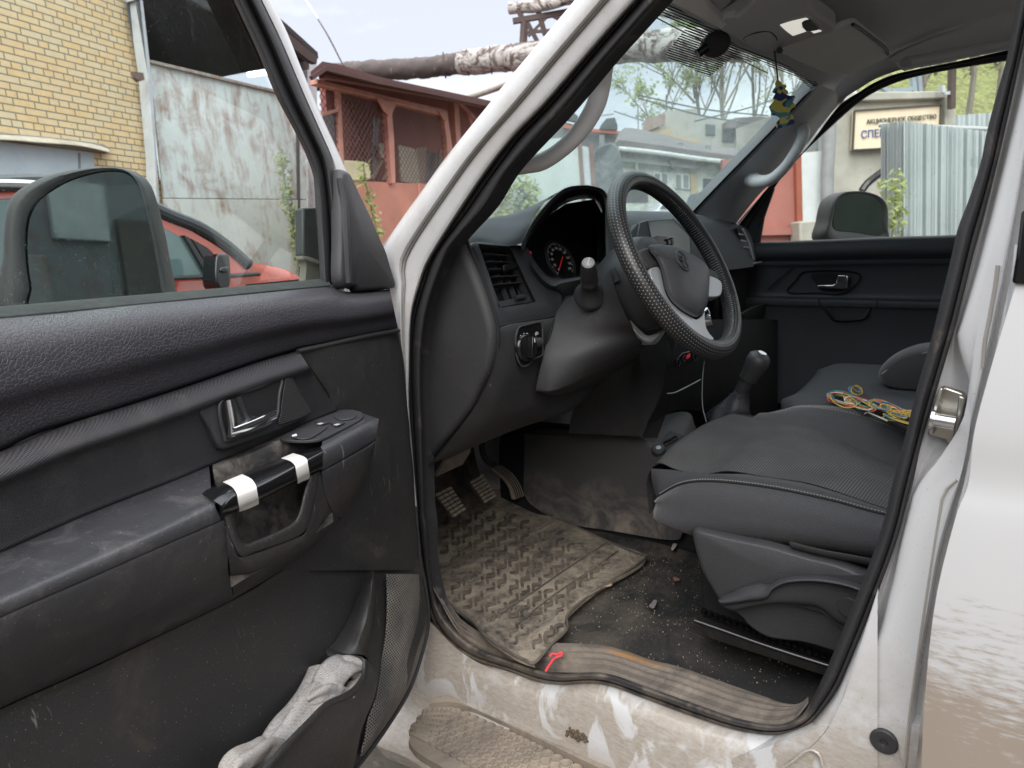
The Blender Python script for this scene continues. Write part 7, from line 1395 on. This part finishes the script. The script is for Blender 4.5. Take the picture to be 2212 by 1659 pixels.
for (x0, y0, x1, y1) in ((1412, 371, 1444, 403), (1458, 374, 1490, 406)):
    w_ = obj('window', slab(f28, [(x0, y0), (x1, y0 + 3), (x1, y1 + 3), (x0, y1)], .08, .1), plain('white_window_frame', (.6, .62, .6), .6), lb)
    for i in range(2):
        a0 = x0 + 2.5 + i * (x1 - x0) / 2; a1 = a0 + (x1 - x0) / 2 - 5; obj('pane', slab(f28, [(a0, y0 + 3), (a1, y0 + 5), (a1, y1), (a0, y1 - 2)], .12, .02), plain('window_pane', (.16, .19, .18), .2), w_)
obj('brick_quoin', topwall(f28, [(1491, 372), (1506, 374)], .1, .2), plain('cream_brick_side', (.40, .32, .2), .9), lb)
obj('wall_pipe', [g_bar(f28(1341, 345, .3), f28(1505, 362, .3), .12, .12), g_bar(f28(1349, 270, .3), down(f28(1349, 270, .3)), .14, .14), g_bar(f28(1375, 345, .3), f28(1376, 378, .3), .1, .1)], plain('grey_pipework', (.25, .28, .27), .7), lb)
ub = empty('brick_gable_building', down(f40(1430, 290), 0), 'cream brick building with a rusty gable behind the low roof', 'building')
obj('wall', topwall(f40, [(1345, 290), (1392, 278), (1400, 272), (1452, 280), (1453, 292), (1512, 300), (1512, 330), (1345, 330)][:6], 0, 8), plain('cream_brick', (.50, .40, .26), .9, dust=(.5, .8, (.3, .25, .2, 1))), ub)
obj('gable', slab(f40, [(1386, 288), (1396, 256), (1437, 246), (1436, 268), (1392, 286)], .2, .4), rusty('gable_rust', (.34, .28, .24), (.20, .10, .07), .9, .8), ub)
rb = empty('long_grey_building', down(f40(1560, 270, -3), 0), 'long weathered grey building rising behind the brick gable', 'building')
obj('wall', topwall(Fr(46), [(1436, 240), (1506, 234), (1508, 250), (1570, 258), (1640, 250), (1720, 262)], 0, 8), rusty('grey_render', (.38, .38, .35), (.24, .17, .13), .35, .3), rb)
obj('roof', slab(Fr(45), [(1570, 262), (1590, 254), (1640, 252), (1720, 262), (1720, 278), (1570, 276)], 0, 1), roofg, rb)
fb_ = empty('red_eaved_shed', down(f40(1300, 300), 0), 'dark low shed with a red strip along its eaves', 'shed')
obj('wall', topwall(Fr(34), [(1150, 275), (1215, 262), (1283, 282), (1346, 290), (1360, 300)], 0, 5), plain('dark_shed_wall', (.12, .12, .12), .9, dust=(.4, 1, (.3, .3, .28, 1))), fb_)
obj('red_strip', slab(Fr(33.6), [(1218, 268), (1250, 274), (1283, 278), (1346, 284), (1346, 290), (1283, 285), (1218, 276)], 0, .2), plain('red_eaves', (.42, .10, .05), .7), fb_)
obj('roof_clutter', [slab(Fr(33.5), [(1300, 268), (1310, 256), (1328, 254), (1334, 270), (1334, 280), (1296, 278)], 0, .5), slab(Fr(33.5), [(1225, 258), (1240, 244), (1248, 250), (1250, 264)], 0, .4)], plain('dark_heap', (.07, .08, .08), .9), fb_)
obj('scrap_van', [g_prism(cr([Fr(17)(u, v) for u, v in [(1286, 330), (1300, 312), (1330, 310), (1344, 345), (1348, 380), (1350, 420), (1284, 420)]], 30, True), FWD * 2.0)], plain('scrap_dark', (.07, .08, .085), .5, dust=(.5, 1.5, (.4, .42, .42, 1))), None, bevel=.05, label='dark derelict van parked between the gate and the low building', cat='van')
mast = empty('antenna_mast', down(Fr(36)(1326, 240), 0), 'thin mast on the dark shed carrying wires across the sky', 'mast')
obj('pole', g_bar(Fr(36)(1326, 226), down(Fr(36)(1326, 226)), .12, .12), plain('mast_grey', (.2, .22, .24), .7), mast)
for a, b in (((1326, 240), (1392, 262)), ((1326, 246), (1300, 250)), ((1378, 230), (1379, 290))): obj('stay_wire', g_bar(Fr(36)(*a), Fr(36)(*b), .05, .05), plain('wire_grey', (.2, .22, .24), .7), mast)
wp = plain('white_vehicle_paint', (.6, .63, .64), .3, coat=.5)
def far_car(u, v, w, h, dist, m, lab, nm='parked_car'):
    f = Fr(dist); base = down(f(u, v, 0), 0); r = empty(nm, base, lab, 'car')
    P = [(-.5, 1), (-.5, .55), (-.42, .45), (-.28, .05), (-.15, 0), (.15, 0), (.3, .42), (.47, .5), (.5, 1)]
    obj('body', g_prism([f(u + a * w, v + b * h) for a, b in P], FWD * 1.6), m, r, bevel=.06, seg=3)
    obj('car_window', slab(f, [(u - .36 * w, v + .42 * h), (u - .25 * w, v + .1 * h), (u + .14 * w, v + .1 * h), (u + .26 * w, v + .42 * h)], .02, .03), M['car_glass'], r, bevel=.02)
far_car(1460, 434, 96, 40, 15, wp, 'white car seen low through the windscreen beyond the steering wheel'); far_car(1540, 408, 60, 52, 18, plain('dark_vehicle_paint', (.07, .09, .10), .3), 'dark car behind the white car near the far windscreen pillar')
# more detail on the buildings behind the roofs
for (a, b, c_, d_) in ((1400, 292, 1412, 304), (1422, 296, 1434, 307)): obj('window', slab(f40, [(a, b), (c_, b + 2), (c_, d_ + 2), (a, d_)], .12, .1), plain('dark_window', (.06, .07, .07), .3), ub)
for (a, b, c_, d_) in ((1525, 268, 1545, 290), (1560, 285, 1585, 305), (1600, 288, 1625, 308)): obj('window', slab(Fr(46), [(a, b), (c_, b + 2), (c_, d_ + 2), (a, d_)], .12, .1), plain('dark_pane', (.10, .12, .12), .3), rb)
obj('doorway', slab(f28, [(1520, 385), (1545, 388), (1545, 440), (1520, 440)], .08, .1), plain('dark_doorway', (.04, .045, .045), .7), lb)
obj('wall_patch', slab(f28, [(1350, 404), (1400, 406), (1400, 436), (1350, 436)], .06, .05), plain('dark_opening', (.06, .06, .06), .8), lb)
obj('vent_hood', slab(f28, [(1446, 343), (1466, 352), (1464, 358), (1452, 362)], .5, .4), plain('vent_metal', (.14, .15, .15), .6), lb)
for a in (1300, 1410, 1470, 1530): obj('roof_pipe', g_bar(f28(a, 316 + (a - 1300) * .07, -1), f28(a, 292 + (a - 1300) * .10, -1), .18, .18), plain('roof_pipe_grey', (.2, .2, .2), .8), lb)
for k, (a, b) in enumerate((((1378, 205), (1660, 250)), ((1378, 212), (1660, 272)), ((1500, 262), (1760, 180)))):
    obj('power_line', g_tube([Fr(34)(*a), Fr(34)((a[0] + b[0]) / 2, (a[1] + b[1]) / 2 + 8), Fr(34)(*b)], .035, 5), plain('line_grey', (.12, .13, .13), .8), mast)
# --- trees and plants
def leafcloud(cs, n, sz, spread, flat=.8):
    V = []; Fc = []
    for _ in range(n):
        c, r = random.choice(cs); d = Vector((random.gauss(0, 1), random.gauss(0, 1), random.gauss(0, 1))); d = d.normalized() * (random.random() ** .45) * r
        p = c + d; a = Vector((random.uniform(-1, 1), random.uniform(-1, 1), random.uniform(-1, 1))).normalized(); b = a.orthogonal().normalized(); s_ = sz * random.uniform(.5, 1.3); o = len(V)
        V += [p - a * s_, p + b * s_ * .5, p + a * s_, p - b * s_ * .5]; Fc.append((o, o + 1, o + 2, o + 3))
    return V, Fc
def leafmat(name, c1, c2):
    s = N(name); s.set('Base Color', s.mix(s.ramp(s.noise(3, 3), .35, .65), (*c1, 1), (*c2, 1))); s.set('Roughness', .6); s.b.inputs['Subsurface Weight'].default_value = 0
    tl = s.n.new('ShaderNodeBsdfTranslucent'); tl.inputs[0].default_value = (*c2, 1); ms = s.n.new('ShaderNodeMixShader'); ms.inputs[0].default_value = .35; s.l.new(s.b.outputs[0], ms.inputs[1]); s.l.new(tl.outputs[0], ms.inputs[2]); s.l.new(ms.outputs[0], s.o.inputs[0]); return s.m
LG = leafmat('spring_leaves', (.22, .28, .10), (.42, .48, .20)); LG2 = leafmat('pale_spring_leaves', (.40, .42, .22), (.58, .60, .34))
barkM = plain('bark', (.24, .22, .19), .9)
def branchy(base, top, r, depth=3, spread=.35, nb=5):
    out = []; tips = []
    def rec(a, b, rr, d):
        out.append(g_tube([a, a.lerp(b, .5) + Vector((random.uniform(-.05, .05), random.uniform(-.05, .05), 0)) * (b - a).length, b], [rr, rr * .6], 5, 5)); tips.append((a.lerp(b, .8), (b - a).length * .35))
        if d == 0: return
        for i in range(nb):
            t = random.uniform(.35, 1); p = a.lerp(b, t); l = (b - a).length * random.uniform(.4, .65); dr_ = ((b - a).normalized() + Vector((random.uniform(-1, 1), random.uniform(-1, 1), random.uniform(-.2, .7))) * spread * 2).normalized(); rec(p, p + dr_ * l, rr * .5, d - 1)
    rec(base, top, r, depth); return out, tips
def tree(u, vtop, vbase, dist, lab, nleaf=1500, lm=LG2, sz=.16, depth=3, nb=5, r=.16):
    f = Fr(dist); top = f(u, vtop); base = down(f(u, vbase)); t = empty('tree', base, lab, 'tree', 'trees behind the yard buildings')
    br, tips = branchy(base.lerp(top, .25), top, r, depth, .38, nb)
    obj('trunk', [g_tube([base, base.lerp(top, .3)], [r * 1.2, r], 8)] + br, barkM, t)
    obj('crown', leafcloud(tips, nleaf, sz, 1), lm, t, smooth=False)
tree(1440, 205, 330, 48, 'small bushy light green tree at the left end of the row behind the roofs', 3200, LG, .17, 3, 5, .10)
tree(1500, 165, 330, 52, 'bare-branched tree just right of the small bushy one', 3000, LG2, .14, 3, 5)
tree(1560, 130, 330, 50, 'tall thin-branched tree in the middle of the row behind the roofs', 3000, LG2, .14, 3, 5)
tree(1625, 140, 330, 54, 'tall pale tree leaning near the hanging air freshener', 3000, LG2, .14, 3, 5)
tree(1690, 150, 330, 50, 'rightmost pale tree beside the far windscreen pillar', 3000, LG2, .14, 3, 5)
def sapling(pts, fn, o, lab, nleaf, sz, r=.008, sp=.12):
    P = [fn(u, v, o) for u, v in pts]; t = empty('sapling', down(P[0]) if P[0].z < .3 else P[0], lab, 'plant', 'saplings along the gate and fences')
    obj('stem', g_tube(P, r, 6), plain('green_stem', (.18, .20, .08), .8), t)
    c = cr(P, 14); obj('leaves', leafcloud([(p, sp) for p in c[3:]], nleaf, sz, 1), LG, t, smooth=False)
sapling([(655, 590), (640, 520), (625, 450), (615, 390), (608, 340)], FA, .5, 'leafy sapling in front of the rusty gate near the door frame', 520, .05, .01, .13)
sapling([(640, 590), (648, 540), (655, 500), (640, 480)], FA, .55, 'low leafy shoot at the foot of the rusty gate', 170, .05, .01, .14)
sapling([(826, 545), (812, 490), (800, 440), (790, 395), (785, 355)], SHh, .4, 'thin sapling with leaf tufts against the red shed panel', 130, .05, .012, .10)
sapling([(1140, 500), (1138, 450), (1130, 410), (1120, 385)], f12, .5, 'bushy sapling against the pale green fence above the dashboard', 300, .08, .01, .26)
sapling([(1085, 500), (1083, 460), (1086, 430), (1080, 400)], f12, .5, 'slim sapling at the left end of the pale green fence', 160, .08, .01, .18)
# --- seen through the passenger window
W9 = Pl(1950, 350, 11.0, 140)
class FrW(Fr):
    def __call__(s, u, v, o=0.0): return PN(u, v, PD(1900, 350, s.dist) + s.n * o, s.n)
wd = azd(122)
g9, g11, g14 = Pl(1950, 400, 9.0, 132), Pl(1900, 350, 12.5, 128), Pl(2080, 300, 18, 130)
conc = N('weathered_concrete'); cz_ = conc.noise(1.4, 9, .65); conc.set('Base Color', conc.mix(conc.ramp(cz_, .35, .65), (.34, .33, .29, 1), (.50, .49, .43, 1))); conc.set('Roughness', .9); conc.bump(conc.noise(30, 6), .4)
cb = empty('concrete_building', down(g11(1950, 400), 0), 'weathered concrete building carrying the cream sign board', 'building')
obj('wall', topwall(g11, [(1790, 205), (1830, 204), (1960, 203), (2042, 200)], 0, 3), conc.m, cb)
obj('parapet', slab(g11, [(1790, 200), (2045, 196), (2045, 212), (1790, 220)], .12, .4), conc.m, cb, bevel=.02)
obj('corner_pier', topwall(g11, [(2043, 206), (2064, 204)], .15, .3), conc.m, cb, bevel=.02)
sb_ = obj('sign_board', slab(g11, TT(3, 0, [(560, 718), (1120, 678), (1108, 940), (548, 972)]), .10, .06), plain('cream_board', (.85, .72, .54), .6, var=.04, dust=(.05, 2, (.4, .25, .12, 1))), None, bevel=.005, label='cream sign board with dark lettering on the concrete wall', cat='sign')
def bar2(a, b, w, o): return g_bar(g11(*a, o), g11(*b, o), w, .02)
obj('board_frame', [bar2(T(3, 0, 562, 716), T(3, 0, 1122, 677), .04, .12), bar2(T(3, 0, 1121, 678), T(3, 0, 1109, 942), .04, .12), bar2(T(3, 0, 561, 718), T(3, 0, 548, 972), .04, .12), bar2(T(3, 0, 548, 972), T(3, 0, 1109, 940), .04, .12)], plain('dark_board_edge', (.10, .09, .08), .7), sb_)
xdir = g11(*T(3, 0, 1055, 762)) - g11(*T(3, 0, 610, 797)); ydir = Vector((0, 0, 1)) 
t1c = (g11(*T(3, 0, 610, 797)) + g11(*T(3, 0, 1055, 768))) / 2 + g11.n * .11
hgt = (g11(*T(3, 0, 610, 780)) - g11(*T(3, 0, 610, 812))).length
grn = plain('dark_green_letters', (.07, .08, .06), .7); blu = plain('blue_letters', (.05, .10, .32), .7)
tx1 = text('АКЦИОНЕРНОЕ ОБЩЕСТВО', t1c, xdir, ydir, hgt * 1.25, grn, 'lettering', sb_, depth=.01, lift=.004)
tx2 = text('СПЕЦК', g11(*T(3, 0, 700, 868), .11), xdir, ydir, hgt * 2.15, blu, 'lettering', sb_, depth=.01, lift=.004)
RGm = plain('red_gate_paint', (.40, .16, .13), .7, var=.15, vs=2, dust=(.2, 2, (.35, .2, .17, 1)))
rg = empty('red_garage_gate', down(g11(1680, 430), 0), 'faded red garage gate at the left edge of the passenger window', 'gate')
obj('leaf', topwall(g11, [(1560, 345), (1640, 338), (1722, 330)], .0, .06, .4), RGm, rg); obj('edge_post', topwall(g11, [(1719, 330), (1731, 328)], .08, .12, .3), plain('brighter_red', (.34, .10, .06), .7), rg)
obj('bottom_rail', g_bar(g11(1560, 502, .08), g11(1722, 499, .08), .1, .12), RGm, rg)
wd_ = empty('white_door', down(g11(1758, 400), 0), 'tall white metal door between the red gate and the concrete building', 'door')
obj('leaf', topwall(g11, [(1731, 330), (1779, 326)], .02, .06, .45), plain('white_metal', (.68, .72, .74), .6, var=.05), wd_)
obj('fanlight', slab(g11, [(1735, 300), (1768, 296), (1768, 322), (1735, 326)], .02, .06), plain('dim_fanlight', (.22, .24, .26), .4), wd_)
obj('upper_frame', topwall(g11, [(1766, 262), (1782, 258)], .0, .06, 1.0), plain('pale_frame', (.46, .48, .5), .6), wd_)
obj('drain_pipe', g_tube([g11(1793, 250, .2), g11(1790, 330, .2), g11(1787, 400, .2), down(g11(1785, 460, .2))], .10, 12), plain('grey_pipe', (.30, .31, .32), .6), None, label='grey drain pipe at the left corner of the concrete building', cat='pipe')
obj('kerb_block', topwall(g11, [(1728, 478), (1786, 474)], .35, .3), conc.m, None, bevel=.03, label='low concrete block at the foot of the white door', cat='block')
# corrugated garage
cg = empty('corrugated_garage', down(g9(1960, 400), 0), 'grey corrugated steel garage hiding half of the sign', 'garage')
cgm = corr('galvanised_sheet', (.52, .59, .60), g9.d, 34, .9)
cnr = g9(1952, 261); rt = g9(2140, 285); 
def garage_face(a, b, m, nm, waves):
    n = 160; rows = []
    d = (b - a); dn_ = Vector((d.y, -d.x, 0)).normalized()
    top = []; bt = []
    for i in range(n + 1):
        t = i / n; p = a.lerp(b, t); w = math.sin(t * waves * 2 * math.pi); w = max(-1, min(1, w * 2.2)) * .018
        top.append(p + dn_ * w); bt.append(down(p) + dn_ * w)
    o = len(top); V = top + bt; Fc = [(i, i + 1, o + i + 1, o + i) for i in range(n)]; return obj(nm, (V, Fc), m, cg, smooth=False)
garage_face(cnr, rt, cgm, 'front_sheet', 17)
le = Pl(1952, 261, g9.p.length if False else 9.0, 60)
lep = PN(1905, 268, cnr, Vector((math.cos(math.radians(60)) , -math.sin(math.radians(60)), 0)))
cgm2 = corr('galvanised_sheet_shaded', (.40, .46, .47), g9.d, 34, .9)  # darker copy of the front sheet, side shade put into the colour
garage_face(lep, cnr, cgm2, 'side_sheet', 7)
obj('roof_edge', g_tube([PN(1899, 270, cnr, Vector((math.cos(math.radians(60)), -math.sin(math.radians(60)), 0))), cnr + Vector((0, 0, .03)), rt + Vector((0, 0, .03))], .03, 8, 2), plain('roof_edge_sheet', (.40, .43, .43), .5), cg)
obj('rear_fence', topwall(g14, [(2055, 250), (2100, 246), (2160, 242)], 0, .06), corr('far_sheet', (.52, .60, .62), g14.d, 22, 1.0), None, label='far corrugated fence behind the garage roof', cat='fence')
up_ = empty('utility_post', down(g11(2055, 200, .3), 0), 'dark rusty post on the concrete corner with a small white lamp', 'post')
obj('pole', g_bar(g11(2057, 120, .3), g11(2055, 235, .3), .09, .09), plain('rust_pole', (.09, .065, .055), .8), up_)
obj('bracket', [g_bar(g11(2040, 202, .3), g11(2052, 201, .3), .05, .05), g_prism([g11(u, v, .3) for u, v in [(2036, 184), (2042, 184), (2043, 200), (2037, 200)]], -g11.n * .1)], M['weathered_white'], up_)
for i, (a, b) in enumerate((((1925, 197), (1970, 192)), ((1905, 190), (1930, 206)), ((1893, 200), (1905, 210)), ((1971, 172), (1975, 200)), ((1983, 160), (1986, 200)))):
    pass
br_ = empty('steel_bracket', g11(1940, 200, -.2), 'pale blue steel frame lying on the concrete roof edge', 'bracket')
obj('bars', [g_bar(g11(*a, -.2), g11(*b, -.2), .07, .07) for a, b in (((1925, 197), (1970, 192)), ((1905, 188), (1930, 206)), ((1890, 198), (1905, 212)), ((1971, 168), (1975, 200)), ((1983, 150), (1986, 200)))], plain('pale_blue_steel', (.28, .34, .38), .5), br_)
gb_ = Fr(30)
hill_n = g14.n
hp_ = []
for i in range(14):
    row = []
    for j in range(12):
        u = 1850 + i * 40; v = 60 + j * 25; row.append(PN(u, v, g14.p - g14.n * (8 + 5 * (11 - j) / 11), (g14.n + Vector((0, 0, .6))).normalized()))
    hp_.append(row)
hm = N('grass_bank'); hm.set('Base Color', hm.mix(hm.ramp(hm.noise(2.5, 9, .75, dist=1.5), .36, .6), (.11, .10, .05, 1), (.30, .34, .12, 1))); hm.set('Roughness', .95); hm.bump(hm.noise(6, 8), 1.0, .2)
obj('grass_bank', g_surf(hp_, 24, 2), hm.m, None, kind='structure')
for k in range(3):
    u = (1995, 2090, 2150)[k]; b0 = g14(u, 260, -4); t0 = g14(u + 12, 60, -4)
    t = empty('tree', down(b0), ('dark trunked tree above the concrete parapet', 'spring green tree behind the utility post', 'thin green tree beside the passenger window edge')[k], 'tree', 'trees on the grass bank')
    br, tips = branchy(b0, t0, .10, 2, .45, 5); obj('trunk', br, barkM, t); obj('crown', leafcloud(tips, 1400, .13, 1), LG, t, smooth=False)
sapling([(1925, 520), (1932, 470), (1935, 420), (1925, 388)], g9, .35, 'leafy sapling growing at the corner of the corrugated garage', 240, .045, .01, .16)
tg = empty('raised_tailgate', g11(1880, 395, .6), 'black tail end of a parked car beside the garage corner', 'car part')
obj('frame', g_tube([g11(u, v, .6) for u, v in [(1862, 412), (1875, 395), (1905, 372), (1925, 362)]], .06, 8), M['gloss'], tg)
# unseen garages and fence, added as something dark for the mirrors to reflect
bk = empty('added_garages', (-6.5, 1.0, 0), 'unseen row of dark garages added for the door mirror to reflect', 'building')
obj('wall', g_box((-6.6, 0, 1.8), (.15, 0, 0), (0, 8, 0), (0, 0, 1.8)), rusty('weathered_dark_sheet', (.16, .17, .17), (.10, .07, .06), .6), bk)
bk2 = empty('added_fence', (3, -10, 0), 'unseen dark green board fence added for the far mirror to reflect', 'fence')
obj('boards', g_box((3, -10, 1.2), (9, 0, 0), (0, .08, 0), (0, 0, 1.2)), plain('dark_green_boards', (.05, .065, .05), .8), bk2)
obj('window', g_box((-6.43, -2.75, 2.75), (.03, 0, 0), (0, .28, 0), (0, 0, .28)), plain('pale_window', (.35, .40, .38), .4), bk)  # window and doors added to vary what the door mirror shows
obj('door', g_box((-6.42, -3.35, 1.4), (.03, 0, 0), (0, .22, 0), (0, 0, 1.3)), plain('brown_door', (.07, .055, .045), .5), bk)
for y_ in (-4.6, -1.9, 1.2, 4.0): obj('garage_door', g_box((-6.42, y_, 1.15), (.03, 0, 0), (0, .9 if y_ != -1.9 else .45, 0), (0, 0, 1.15)), rusty('dull_garage_door', (.22, .23, .22), (.12, .07, .05), .6), bk, bevel=.01)
